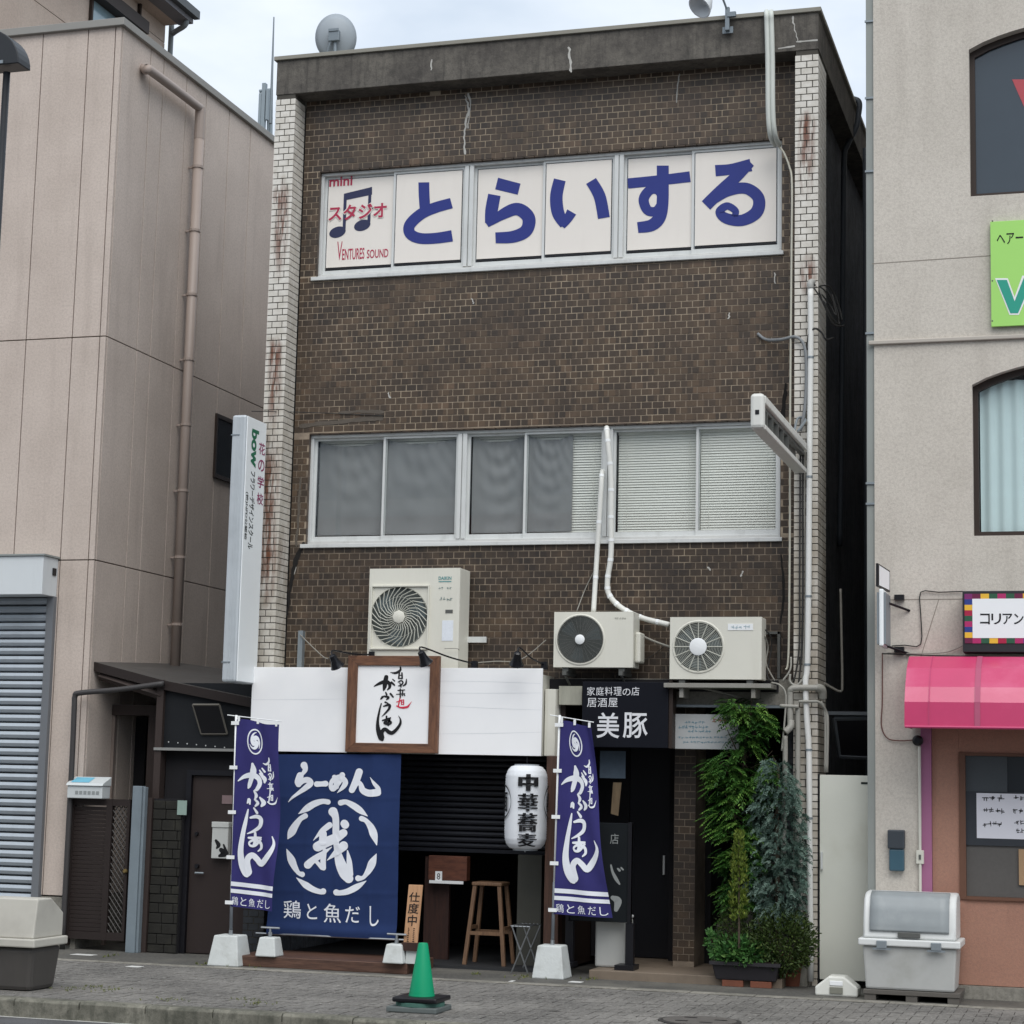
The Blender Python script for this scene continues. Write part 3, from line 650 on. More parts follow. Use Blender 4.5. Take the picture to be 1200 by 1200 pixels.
fr = thing('framed_sign', 'square wood framed sign with black brush lettering', 'sign', ((fL+fR)/2, YB_-.05, bz[2]))
oz = rect(406, 768.5, 513.5, 882, YB_-.06); iz = rect(417.5, 780, 502.5, 871, YB_-.06); ya, yb = YB_-.06, YB_-.002
for pts in ([(oz[0], oz[3]), (oz[1], oz[3]), (iz[1], iz[3]), (iz[0], iz[3])], [(oz[0], oz[2]), (iz[0], iz[2]), (iz[1], iz[2]), (oz[1], oz[2])], [(oz[0], oz[2]), (oz[0], oz[3]), (iz[0], iz[3]), (iz[0], iz[2])], [(oz[1], oz[2]), (iz[1], iz[2]), (iz[1], iz[3]), (oz[1], oz[3])]):
    MB().prism([(x, ya, z) for x, z in pts], (0, yb-ya, 0)).build('frame_rail', WOODV if abs(pts[0][0]-pts[1][0]) < .02 or (pts[0] == (oz[1], oz[2])) else WOODH, fr, bevel=.004)
MB().box(iz[0], iz[1], ya+.02, yb, iz[2], iz[3]).build('panel', BOARD, fr)
GAFU = [[(88,378,5),(130,352,16),(190,336,22),(226,345,22),(236,375,17),(218,410,14),(203,417,5)], [(188,276,14),(194,308,30),(182,350,22),(166,395,18),(158,412,8)], [(236,318,7),(262,342,17),(263,364,7)], [(236,300,6),(250,318,9)], [(250,286,6),(264,302,9)],
 [(200,424,8),(214,444,15),(206,464,7)], [(204,470,8),(224,486,13),(206,507,7)], [(154,498,6),(165,478,15),(170,500,8)], [(238,454,8),(258,478,18),(246,500,8)],
 [(198,520,8),(217,541,13)], [(175,577,8),(215,564,15),(241,574,18),(236,614,15),(200,646,11),(160,668,4)],
 [(160,534,6),(147,600,15),(131,680,20),(121,770,26),(134,840,32),(163,884,36),(176,888,20)], [(176,878,28),(165,815,24),(192,784,22),(222,802,24),(250,824,24),(288,784,24),(318,738,18),(326,702,11),(312,666,4)],
 [(168,690,8),(212,686,13),(244,678,6)], [(206,658,10),(206,700,13),(198,732,9)], [(242,688,8),(208,726,11),(180,732,9),(174,714,8),(204,698,10),(240,708,13),(246,736,11),(226,757,5)]]
def fmap(ax, ay, bx_, by, Y): return lambda x, y, l: hit(ax+(x-85)/(330-85)*(bx_-ax), ay+(y-275)/(895-275)*(by-ay), 1, Y-l*.0002)
def s10(x, y, l=0): return hit(400+x/10, 765+y/10, 1, ya+.017-l*.0002)
SGAF = [[(385,392,12),(450,358,36),(520,338,46),(562,360,40),(566,402,34),(540,434,12)], [(526,284,50),(516,340,56),(506,400,46),(496,438,18)], [(588,348,28),(622,378,20)], [(602,310,13),(624,330,16)], [(520,464,18),(532,492,20)], [(500,508,18),(552,522,30),(530,548,14)], [(464,540,18),(482,518,28)], [(576,480,24),(606,516,20)], [(514,578,20),(548,592,14)], [(494,626,14),(560,610,32),(560,652,28),(510,712,18),(474,746,5)],
 [(468,594,14),(446,680,22),(426,800,32),(432,900,52),(462,990,64),(478,1012,44)], [(476,990,56),(474,932,46),(510,894,42),(560,930,46),(600,936,42),(652,890,36),(690,830,30),(692,780,18),(670,738,5)], [(484,792,18),(562,770,26)], [(530,744,20),(526,832,26)], [(576,760,14),(542,830,26),(500,822,18),(540,790,22),(582,816,26),(545,852,13)]]
brush(SGAF, s10).build('brush_lettering', INKB, fr)
SJIKA = [[(578,230,8),(636,236,28),(690,204,26),(692,168,16)], [(680,228,18),(672,300,18)], [(710,236,18),(713,300,20)], [(676,264,11),(712,262,11)], [(674,300,14),(716,300,14)], [(668,342,14),(700,326,16),(722,346,16),(700,380,18),(666,388,9)], [(686,352,12),(700,400,16)], [(762,308,10),(756,360,22),(724,388,13)], [(664,440,13),(742,434,11)], [(690,424,16),(690,520,17)], [(644,486,9),(742,478,12)], [(720,438,14),(714,500,15)], [(734,488,15),(744,500,12)]]
SMEN = [[(648,576,11),(702,560,14)], [(690,520,14),(668,622,16)], [(704,552,12),(704,604,12)], [(730,550,12),(730,606,12)], [(706,554,10),(730,552,10)], [(706,578,10),(730,577,10)], [(706,604,10),(730,604,10)], [(648,622,13),(700,642,20),(770,634,25),(802,600,11),(822,572,4)]]
brush(SJIKA, s10).build('small_lettering', INKB, fr)
brush(SMEN, s10).build('red_lettering', mat('vermilion_ink', '#d3304a', .6, .05), fr)
# spot lamps on bent arms
def spotlamp(px, py, ax_, ay_, label, flip=1):
    Y = -.5; c = hit(px, py, 1, Y); r = thing('spot_lamp', label, 'lamp', tuple(c), 'spot lamps over the shop sign')
    d = Vector((.25*flip, .55, -.8)).normalized()
    MB().lathe([(.02, -.07), (.035, -.06), (.042, 0), (.062, .055), (.075, .075), (.068, .076), (.03, .02)], c, d, 16).build('lamp_shade', mat('gloss_black', '#16171c', .25, .05), r, auto=True)
    MB().lathe([(.0, .028), (.028, .03), (.03, .05), (.0, .062)], c, d, 12, cap=False).build('bulb', mat('unlit_bulb', '#c9cbd0', .2, .02), r, smooth=True)
    e = hit(ax_, ay_, 1, YB_+.1); MB().tube(smooth_path([tuple(c-d*.06), tuple(c-d*.09+Vector((0, .06, .03))), tuple((c+e)/2+Vector((0, 0, .035))), tuple(e)], 5), .009, 6).build('arm', mat('gloss_black', '#16171c'), r)
    MB().box(e.x-.03, e.x+.03, e.y-.02, e.y+.03, e.z-.05, e.z+.03).build('clamp', BLACK, r)
spotlamp(392, 774, 436, 767, 'black spot lamp left of the wood framed sign', 1); spotlamp(496, 770, 556, 778, 'black spot lamp over the corner of the wood framed sign', 1); spotlamp(606, 771, 638, 779, 'black spot lamp near the right end of the white board', -1)
wire = mat('grey_cable', '#8d8a82', .6, .08); wired = mat('dark_cable', '#2e2d2c', .6, .08)
def cable(pts, r, m, label, cat='cable', n=6, name='cable', group=None):
    "a bent run given as photograph points with depth"
    o = MB().tube(smooth_path([tuple(hit(x, y, 1, Y)) for x, y, Y in pts], n), r, 6).build(name, m, smooth=True); return tag(o, label, cat, group)
cable([(352, 744, .2), (365, 757, .1), (378, 769, -.2), (384, 772, -.45)], .006, wire, 'thin grey cable from wall strap to the left spot lamp')
tag(MB().box(fx(348.5, 760, .2), fx(354, 760, .2), .2, .275, fz(351, 785, .2), fz(351, 739, .2)).build('wall_strap', ALUD, bevel=.003), 'narrow metal strap standing against brick wall by left pillar', 'bracket')
cable([(554, 777, .0), (580, 775, .05), (610, 773, .1), (640, 750, .2)], .006, wire, 'grey cable running from the sign top to the middle air conditioner')
# ------------------------------------------------------------------ navy shop banner
NAVY = None
def cloth_mat(name, c):
    b = NB(name); b.col(b.mix(b.ramp(b.noise(1.8, 5), .3, .7), srgb(c), srgb(c, 1.35))); b.b.inputs['Roughness'].default_value = .95; b.b.inputs['Specular IOR Level'].default_value = .1; b.bump(b.noise(220, 2), .15, .001); return b.m
NAVY = cloth_mat('navy_cloth', '#243256'); PURP = cloth_mat('violet_navy_cloth', '#333162'); WINK = mat('white_cloth_print', '#dfe2e8', .9, .04, 4)
bn = thing('shop_banner', 'large navy banner with white lettering under the white board', 'banner', tuple(hit(395, 1100, 1, -.3)))
bTL, bTR, bBL, bBR = hit(326, 884, 1, -.22), hit(470, 884, 1, -.22), hit(313, 1094, 1, -.32), hit(464, 1101, 1, -.32)
def bsurf(u, v, o=0.0):
    p = (bTL*(1-u)+bTR*u)*(1-v)+(bBL*(1-u)+bBR*u)*v
    fold = .012*math.sin(u*9+v*2)*(.3+v)+.006*math.sin(u*23+1)*(1-v)+.016*math.exp(-((v-.97)/.03)**2)+.004*sum(math.exp(-((v-c_)/.012)**2) for c_ in (.24, .5, .76))+.004*sum(math.exp(-((u-c_)/.012)**2) for c_ in (.27, .52, .78))+.01*math.sin(5*u+7*v)*math.sin(3*v)
    return Vector((p.x, p.y-fold-o, p.z))
MB().grid(lambda u, v: bsurf(u, v), 70, 100).build('cloth', NAVY, bn, smooth=True)
def bpx(x, y, l=0):                                                   # place on the cloth for a photograph point
    v = (y-884)/(1098-884); u = (x-(326-13*v))/(144+7*v); return bsurf(u, v, .004+l*.0003)
def c3(x, y, l=0): return bpx(250+x/4.8, 740+y/4.8, l)
def c4(x, y, l=0): return bpx(250+x/4.8, 950+y/4.8, l)
def r9(x, y, l=0): return bpx(330+x/9.23, 885+y/9.23, l)
def r10(x, y, l=0): return bpx(330+x/10, 930+y/10, l)
RAMEN = [[(250,112,78),(264,160,58),(238,204,40)], [(208,228,78),(186,300,76),(196,330,50)], [(188,326,58),(240,284,60),(298,276,66),(322,312,66),(270,362,60),(190,420,40),(120,476,24),(80,522,4)], [(390,320,62),(440,318,56),(480,314,64)],
 [(575,240,50),(592,300,55),(602,350,48)], [(664,218,62),(622,300,60),(560,372,58),(536,330,46),(562,270,46),(640,240,56),(696,292,60),(672,350,48),(606,414,6)],
 [(845,182,76),(812,280,76),(766,382,66)], [(790,350,40),(832,302,50),(862,324,52),(884,384,70),(952,414,76),(1040,406,82)], [(1052,410,66),(1050,360,50),(1008,308,36),(964,242,5)]]
brush(RAMEN, r9).build('brush_lettering', WINK, bn)
WARE = [[(604,224,112),(636,300,84),(640,480,84),(652,640,72),(692,800,118),(752,930,142),(800,998,112)], [(784,676,14),(806,800,62),(822,950,66)], [(562,382,72),(482,446,62),(424,508,32),(374,566,5)], [(424,640,112),(520,586,116),(640,532,112),(734,470,92)], [(486,486,86),(484,580,90)], [(508,680,50),(490,790,66),(496,888,58)], [(312,856,92),(362,806,80),(452,742,68),(590,640,10)], [(400,806,40),(478,884,56)], [(738,622,108),(662,690,82),(536,798,5)], [(743,362,96),(752,374,96)]]
brush(WARE, r10).build('brush_character', WINK, bn)
for s_ in ([(545,108,62),(480,102,62),(390,132,76),(300,190,74),(206,252,8)], [(285,276,64),(222,318,60),(162,400,82),(118,480,88),(78,552,14)], [(696,116,66),(762,106,60),(850,150,76),(930,206,72),(1014,268,8)], [(944,298,64),(1000,324,56),(1060,400,82),(1096,490,86),(1130,604,8)],
 [(62,676,8),(112,790,86),(152,880,74),(200,952,50),(246,970,66)], [(178,1012,8),(280,1088,74),(370,1140,70),(456,1166,60),(496,1160,72)], [(1124,706,8),(1078,806,86),(1034,900,72),(972,982,44),(912,994,70)], [(1004,1022,8),(900,1092,70),(790,1150,70),(700,1170,60),(654,1166,72)]):
    brush([s_], r10).build('ring_mark', WINK, bn)
for ch, x0, x1, y0, y1 in (('鶏', 333, 353, 1058, 1079), ('と', 360, 372, 1061, 1079), ('魚', 380, 401, 1060, 1082), ('だ', 406, 423, 1062, 1081), ('し', 434, 444, 1061, 1084)):
    m_ = MB(); text_into(m_, ch, lambda u, v: bpx(u, v), x0, y1, x1, y0, .004); m_.build('letter', WINK, bn)
MB().tube([hit(300, 1093.5, 1, -.32), hit(474, 1101.5, 1, -.32)], .011, 8).build('bottom_rod', STEEL, bn)
# wooden plank with the banner weights
yd = hit(375, 1137, 2, 0).y
tag(MB().box(fx(274, 1125, yd), fx(477, 1125, yd), yd, -.1, .0, .105).build('wooden_deck', DECKW, bevel=.008), 'low dark wooden deck board under the navy banner', 'deck')
CONW = mat('white_weight_concrete', '#c9cdcb', .75, .1, 12, bump=.5, bscale=30, grime='#8f9088', grimeamt=.55)
def weight(px, py, wpx, hpx, zb, label, pole=None):
    p = hit(px, py, 2, zb); s = CF/((p-CAM).dot(_f)); w_ = wpx/s; h = hpx/s; r = thing('banner_weight', label, 'weight', (p.x, p.y+w_*.35, zb), 'white concrete banner weights')
    MB().taper(p.x, p.y+w_*.35, zb, zb+h, w_, w_, w_*.74, w_*.74).build('block', CONW, r, bevel=.012)
    MB().lathe([(.02, 0), (.02, .05)], (p.x, p.y+w_*.35, zb+h-.002), n=10).build('socket', STEEL, r); return r, Vector((p.x, p.y+w_*.35, zb+h))
for (x, y, lb) in ((312, 1121, 'white concrete weight on the deck at the left end of navy banner rod'), (461, 1129, 'white concrete weight on the deck at the right end of navy banner rod')):
    rr, top = weight(x, y, 26, 22, .106, lb); MB().tube([top+Vector((0, 0, .02)), top+Vector((0, 0, .09))], .012, 8).build('peg', STEEL, rr); MB().tube([top+Vector((-.1, 0, .09)), top+Vector((.1, 0, .09))], .01, 8).build('peg', STEEL, rr)
# ------------------------------------------------------------------ tall banners on poles
def tall_banner(base, wpx, hpx, pole_top, corners, dys, label, wlabel, seed):
    rr, top = weight(*base, wpx, hpx, 0, wlabel); Y = top.y
    tp = hit(*pole_top, 1, Y); r = thing('pole_banner', label, 'banner', tuple(top))
    j = top+(tp-top)*.27
    MB().tube([top+Vector((0, 0, .051)), j], .017, 10).build('lower_pole', mat('grey_pole_plastic', '#6f747a', .5, .05), r, smooth=True); MB().tube([j-(tp-top)*.02, tp], .013, 10).build('pole', WHITE, r, smooth=True)
    TL, TR, BL, BR = [hit(c[0], c[1], 1, Y-.02+d) for c, d in zip(corners, dys)]
    def S(u, v, o=0.0):
        p = (TL*(1-u)+TR*u)*(1-v)+(BL*(1-u)+BR*u)*v
        f = u*(.045*math.sin(u*5+v*5+seed)+.022*math.sin(u*11-v*9+seed*2))*(1-.3*v)+.012*math.sin(14*u+seed)*math.exp(-v*6)
        return Vector((p.x-.012*u*math.sin(v*7+seed), p.y+f-o, p.z+.012*math.sin(u*6.3)*(1-v)))
    MB().grid(lambda u, v: S(u, v), 20, 50).build('cloth', PURP, r, smooth=True)
    for k in range(5): 
        a = S(0, .02+k*.24); MB().box(a.x-.055, a.x+.03, a.y-.012, a.y-.006, a.z-.018, a.z+.018).build('loop', WHITE, r)
    MB().tube([tp+Vector((-.1, 0, .0)), S(1, 0)+Vector((.03, 0, .03))], .005, 5).build('cross_rod', WHITE, r)
    for k in (.05, .5, .95): a = S(k, 0); MB().box(a.x-.012, a.x+.012, a.y-.01, a.y-.004, a.z-.02, a.z+.035).build('loop', WHITE, r)
    # print: crest, brush name, stripes, line of small type; flat cloth coordinates 0..1
    fm = lambda x, y, l=0: S((x-62)/(352-62), (y-30)/(1080-30), .005+l*.0003)
    brush([[(x, y, w_*1.45) for x, y, w_ in s_] for s_ in GAFU], fm).build('brush_lettering', WINK, r)
    cr = [[(198+50*math.cos(a), 145+68*math.sin(a), 8) for a in [k*math.pi/10 for k in range(21)]]]
    for k in range(3):
        t0 = k*2.094+.4; cr.append([(198+(10+2.2*i)*1.25*math.cos(t0+i*.26), 145+(10+2.2*i)*1.8*math.sin(t0+i*.26), max(3, 30-3*i)) for i in range(10)])
    brush(cr, fm, 3).build('crest', WINK, r)
    brush([[(256+(x-580)*.33, 222+(y-168)*.55, w_*.42) for x, y, w_ in s_] for s_ in SJIKA+SMEN], fm).build('small_lettering', WINK, r)
    for y0, y1 in ((942, 966), (982, 1004)): MB().grid(lambda u, v: fm(62+290*u, y0+(y1-y0)*v), 20, 1).build('stripe', WINK, r)
    m_ = MB()
    for n_, ch in enumerate('鶏と魚だし'): text_into(m_, ch, lambda u, v: fm(u, v), 72+n_*56, 1070, 112+n_*56, 1024, .0)
    m_.build('line_lettering', WINK, r)
tall_banner((263, 1132), 40, 35, (277, 838), [(277, 843), (328, 849), (270, 1062), (322, 1068)], (0, .1, 0, .06), 'violet navy pole banner standing left of the large navy banner', 'white concrete weight holding the left pole banner', 1.0)
tall_banner((643, 1147), 39, 38, (656, 838), [(657, 845), (692, 850), (649, 1071), (716, 1076)], (0, .12, 0, .02), 'violet navy pole banner standing by the wooden post', 'white concrete weight holding the right pole banner', 3.2)
# ------------------------------------------------------------------ paper lantern
lc = hit(616.5, 946, 1, -.16); s = CF/((lc-CAM).dot(_f)); LR = 25/s; LH = 97/s
ln = thing('paper_lantern', 'white paper lantern with black lettering beside the wooden post', 'lantern', (lc.x, lc.y, lc.z-LH/2))
prof = [(.56, -.5), (.75, -.485), (.9, -.44), (.98, -.38), (1, -.28), (1, -.14), (.99, -.04), (.99, .04), (1, .14), (1, .28), (.985, .38), (.9, .44), (.75, .485), (.56, .5)]
def lrad(t):
    for (r0, h0), (r1, h1) in zip(prof[:-1], prof[1:]):
        if h0 <= t <= h1: return r0+(r1-r0)*(t-h0)/(h1-h0)
    return .56
rings = [(lrad(-.5+k/66)*LR*(1.0 if k % 2 else .985), (-.5+k/66)*LH) for k in range(67)]
LANT = mat('lantern_paper', '#e3e6ea', .6, .04, 6); MB().lathe(rings, lc, n=40).build('paper_body', LANT, ln, smooth=True)
for sg_ in (-1, 1): MB().lathe([(LR*.58, sg_*LH*.5-.012), (LR*.58, sg_*LH*.5+.012)], lc, n=24).build('rim', mat('grey_rim', '#9fa4a8', .4, .05), ln)
MB().tube([lc+Vector((0, 0, LH*.5)), (lc.x, lc.y, 2.17)], .005, 5).build('hanger', BLACK, ln); MB().tube([lc-Vector((0, 0, LH*.5)), lc-Vector((0, 0, LH*.5+.03))], .008, 5).build('hook', STEEL, ln)
ang0 = math.atan2(CAM.y-lc.y, CAM.x-lc.x)
def lsurf(u, v, o=.012):                                              # u: angle to the right of the camera-facing line, v: height
    q = -math.pi/2+u; rr = lrad(max(-.5, min(.5, v)))*LR+o; return (lc.x+rr*math.cos(q), lc.y+rr*math.sin(q), lc.z+v*LH)
m_ = MB(); du = .42
for ch, v0, v1, bo in (('中', .197, .397, .04), ('華', -.044, .167, .016), ('蕎', -.285, -.064, .014), ('麦', -.464, -.305, .018)): 
    for q_, du in enumerate((-.035, 0, .035)): text_into(m_, ch, lambda u, v: lsurf(u, v, .013+.0006*q_), .366-.43+du, v0, .366+.43+du, v1, .004 if ch != '中' else .03)
m_.build('lettering', INKB, ln)
for c_ in (-1.06, 1.8):
    cr = [[(c_+.6*math.cos(a), .065+.195*math.sin(a), .022) for a in [k*math.pi/14 for k in range(29)]]]
    m_ = brush(cr, lambda x, y, l: lsurf(x, y), 2); text_into(m_, '麺', lambda u, v: lsurf(u, v), c_-.36, -.06, c_+.36, .19, 0.01); m_.build('round_mark', INKB, ln)
# ------------------------------------------------------------------ preparing sign, cone
p = hit(478, 1130, 2, .106); Y = p.y+.1; a = rect(475.5, 1037, 492, 1109, Y)
r = thing('wooden_notice', 'upright light wood notice with black brush writing', 'sign', ((a[0]+a[1])/2, Y, .106))
m_ = MB(); m_.prism([(a[0]-.02, Y, a[2]), (a[1]-.02, Y, a[2]), (a[1]+.01, Y+.03, a[3]), (a[0]+.01, Y+.03, a[3])], (0, .02, 0)); m_.build('board', wood_mat('pale_notice_wood', '#a57c5a', '#c79b76', (12, 12, 1.3)), r, bevel=.004)
def nsurf(u, v): return ((a[0]-.02+.03*v)+(a[1]-a[0])*u, Y-.003+.03*v, a[2]+(a[3]-a[2])*v)
m_ = MB()
for ch, v0, v1, u0, u1 in (('仕', .72, .88, .12, .88), ('度', .53, .70, .12, .88), ('中', .33, .51, .18, .82)): text_into(m_, ch, nsurf, u0, v0, u1, v1, .01)
for u0 in (.22, .6):
    for k in range(9): v0 = .3-.03*k; m_.face([nsurf(u0+random.uniform(0, .06), v0), nsurf(u0+random.uniform(.1, .18), v0-.006), nsurf(u0+random.uniform(.1, .18), v0-.02), nsurf(u0+random.uniform(0, .05), v0-.014)])
m_.build('brush_writing', INKB, r)
a2 = rect(471, 1105, 499, 1112, Y-.04); MB().box(a2[0], a2[1], Y-.06, Y+.08, a2[2]-.02, a2[3]).build('stand', RBR, r); MB().box(a2[0]+.04, a2[1]-.04, Y-.03, Y+.06, .106, a2[2]-.021).build('stand_block', CONW, r)
p = hit(486, 1187, 2, 0); GRN = mat('green_cone_plastic', '#079266', .5, .06, 5, grime='#0a7a55', grimeamt=.3, spec=.25); s = CF/((p-CAM).dot(_f)); cy = p.y+.16
r = thing('traffic_cone', 'green traffic cone standing at the pavement edge', 'cone', (p.x, cy, 0)); H = 78/s; cr_ = 15/s
MB().box(p.x-.235, p.x+.195, cy-.2, cy+.2, .0, .045).build('weight_plate', mat('grey_rubber', '#5d6463', .8, .1), r, bevel=.01)
MB().lathe([(.2, .046), (.2, .075), (.17, .08), (.17, .046)], (p.x-.01, cy, 0), n=24).build('weight_ring', mat('worn_teal_rubber', '#42665c', .8, .12), r)
m_ = MB(); zz = .081
for z0, z1, wd in ((zz, zz+.04, .19),): m_.box(p.x-wd, p.x+wd, cy-wd, cy+wd, z0, z1)
m_.build('base', BLACK, r, bevel=.012)
MB().lathe([(cr_*1.04, zz+.041), (cr_*1.0, zz+.06), (cr_*.39, zz+H-.085), (cr_*.33, zz+H-.075), (cr_*.3, zz+H-.08)], (p.x, cy, 0), n=32).build('cone_body', GRN, r, auto=True)
# ================================================================== signs and things at the entrance
YK = -.16
a = rect(682, 799, 783, 876, YK); r = thing('black_shop_sign', 'black box sign with white lettering over the entrance', 'sign', ((a[0]+a[1])/2, YK, a[2]))
SBLK = mat('navy_black_sign', '#12141c', .55, .1, 4, spec=.15); MB().box(a[0], a[1], YK, YK+.25, a[2], a[3]).build('sign_box', SBLK, r, bevel=.005)
WP = mat('white_sign_print', '#dcdde0', .6, .04)
m_ = MB()
for n_, ch in enumerate('家庭料理の店'): x = 688+n_*10.4; q = rect(x, 805 if ch != 'の' else 807, x+9.2, 815, YK-.002); text_into(m_, ch, front(YK-.002), q[0], q[2], q[1], q[3], .0)
for n_, ch in enumerate('居酒屋'): x = 688+n_*12.4; q = rect(x, 818, x+11, 828.5, YK-.002); text_into(m_, ch, front(YK-.002), q[0], q[2], q[1], q[3], .0)
for ch, x0, x1 in (('美', 699, 726), ('豚', 730, 759)): q = rect(x0, 835, x1, 865, YK-.002); text_into(m_, ch, front(YK-.002), q[0], q[2], q[1], q[3], .012)
m_.build('lettering', WP, r)
MB().box(a[1]+.002, a[1]+.04, YK+.02, YK+.2, a[2], a[3]+.02).build('side_trim', DKBROWN, r)
a = rect(655, 804, 682, 826, -.05); r2 = tag(MB().box(a[0], a[1], -.05, .11, a[2], a[3]).box(a[0], a[0]+.03, -.055, -.049, a[2], a[3]).build('old_sign_stub', mat('dull_ivory', '#a8a799', .6, .1, 5, streak=.4, grime='#55524a'), bevel=.004), 'dull ivory metal box end left of the black entrance sign', 'box')
a = rect(789, 837, 866, 878, .0); r = thing('notice_board_sign', 'faded white notice sign under the concrete lintel', 'sign', ((a[0]+a[1])/2, 0, a[2]))
MB().box(a[0], a[1], 0, .03, a[2], a[3]).build('panel', mat('faded_white_sign', '#b4b6b6', .6, .08, 4, grime='#8a8880', grimeamt=.4), r, bevel=.003)
tm = mat('faded_blue_print', '#5f8796', .7, .1); tr = mat('faded_rust_print', '#94705f', .7, .1)
def dabs(x0, y0, x1, y1, Y, n, mb=None):
    "a line of writing too small to read: short uneven ink dabs"
    mb = mb or MB(); w_ = (x1-x0)/n
    for k in range(n):
        for q in range(4):
            hz = q < 2; xc = x0+w_*(k+random.uniform(.25, .75)); yc = y0+(y1-y0)*random.uniform(.2, .8); lx = w_*random.uniform(.25, .42) if hz else w_*.06; ly = (y1-y0)*(.07 if hz else random.uniform(.25, .42)); sk_ = (y1-y0)*random.uniform(-.1, .05)
            mb.face([hit(xc-lx, yc+ly, 1, Y-q*.0002), hit(xc+lx, yc+ly+sk_, 1, Y-q*.0002), hit(xc+lx, yc-ly+sk_, 1, Y-q*.0002), hit(xc-lx, yc-ly, 1, Y-q*.0002)])
    return mb
m_ = MB()
for y0, y1, x0, x1, n_ in ((845, 848, 802, 826, 6), (850, 854, 795, 830, 9), (855.5, 858.5, 806, 834, 7), (863, 865.5, 794, 852, 14), (868.5, 871, 800, 857, 14)): dabs(x0, y0, x1, y1, -.002, n_, m_)
m_.build('faded_lettering', tm, r)
dabs(834, 841, 853, 848, -.002, 3).build('rust_lettering', tr, r)
MB().tube([hit(866, 838, 1, .02), hit(866, 826, 1, .02)], .006, 5).build('hanger', ALUD, r); MB().tube([hit(791, 838, 1, .02), hit(791, 826, 1, .02)], .006, 5).build('hanger', ALUD, r)
# poster and wooden tag hanging in the entrance
a = rect(703, 880, 733, 912, .1); o = tag(MB().box(a[0], a[1], .1, .108, a[2], a[3]).build('poster', mat('blue_grey_poster', '#43505c', .6, .35, 9)), 'small blue grey poster hanging in the entrance', 'poster')
a = rect(716, 917, 728, 956, .12); m_ = MB(); m_.prism([(a[0], .12, a[2]+.02), (a[1]-.03, .12, a[2]), (a[1], .12, a[3]), (a[0]+.02, .12, a[3])], (0, .015, 0)); tag(m_.build('wooden_tag', wood_mat('tag_wood', '#5e4e3a', '#7d6a50', (9, 9, 1))), 'small slanted wooden tag hanging below the poster', 'sign')
# standing menu board
pb = hit(738, 1137, 2, STEPT); Y = pb.y+.05; a = rect(664, 964, 740, 1080, Y)
r = thing('menu_board', 'black standing menu board behind the right pole banner', 'sign', ((a[0]+a[1])/2, Y, STEPT))
MB().box(a[0], a[1], Y, Y+.04, a[2], a[3]).build('board', mat('blackboard', '#191d20', .7, .25, 5, spec=.15), r, bevel=.004)
for x0, x1 in ((a[0], a[0]+.035), (a[1]-.035, a[1])): MB().box(x0, x1, Y-.012, Y+.05, a[2]-.003, a[3]+.01).build('stile', BLACK, r)
MB().box(a[1]-.05, a[1]+.03, Y-.01, Y+.06, STEPT+.05, a[2]-.004).build('leg', BLACK, r); MB().box(a[0], a[0]+.08, Y-.01, Y+.06, STEPT+.05, a[2]-.004).build('leg', BLACK, r)
MB().box(a[1]-.13, a[1]+.06, Y-.12, Y+.12, STEPT+.001, STEPT+.049).build('foot', BLACK, r); MB().box(a[0]-.02, a[0]+.1, Y-.1, Y+.12, STEPT+.001, STEPT+.049).build('foot', BLACK, r)
m_ = MB(); q = rect(715, 977, 725, 989, Y-.003); text_into(m_, '店', front(Y-.003), q[0], q[2], q[1], q[3], .0); m_.build('chalk_lettering', mat('chalk', '#8d9190', .8, .1), r)
for s_ in ([(716, 1014, 2), (718, 1022, 3), (722, 1030, 4), (726, 1036, 2)], [(724, 1018, 2), (726, 1020, 3)], [(728, 1017, 2), (730, 1019, 2)], [(718, 1052, 5), (724, 1056, 9), (722, 1066, 5)]): brush([s_], lambda x, y, l: hit(x, y, 1, Y-.003-l*.0002)).build('chalk_mark', MATS['chalk'], r)
# white box behind the board
pw = hit(715, 1136, 2, STEPT); Yw_ = pw.y+.02; a = rect(692, 1078, 729, 1134, Yw_)
r = thing('white_bin', 'white plastic box standing under the menu board', 'bin', ((a[0]+a[1])/2, Yw_+.15, STEPT)); Yw_ = Y+.13
MB().box(a[0], a[1], Yw_, Yw_+.3, STEPT+.001, a[3]).build('body', mat('greyed_white_plastic', '#b9bab6', .5, .05, 4, streak=.15), r, bevel=.02); MB().box(a[0]-.012, a[1]+.004, Yw_-.012, Yw_+.31, a[3]+.001, a[3]+.03).build('lid', WHITE, r, bevel=.01)
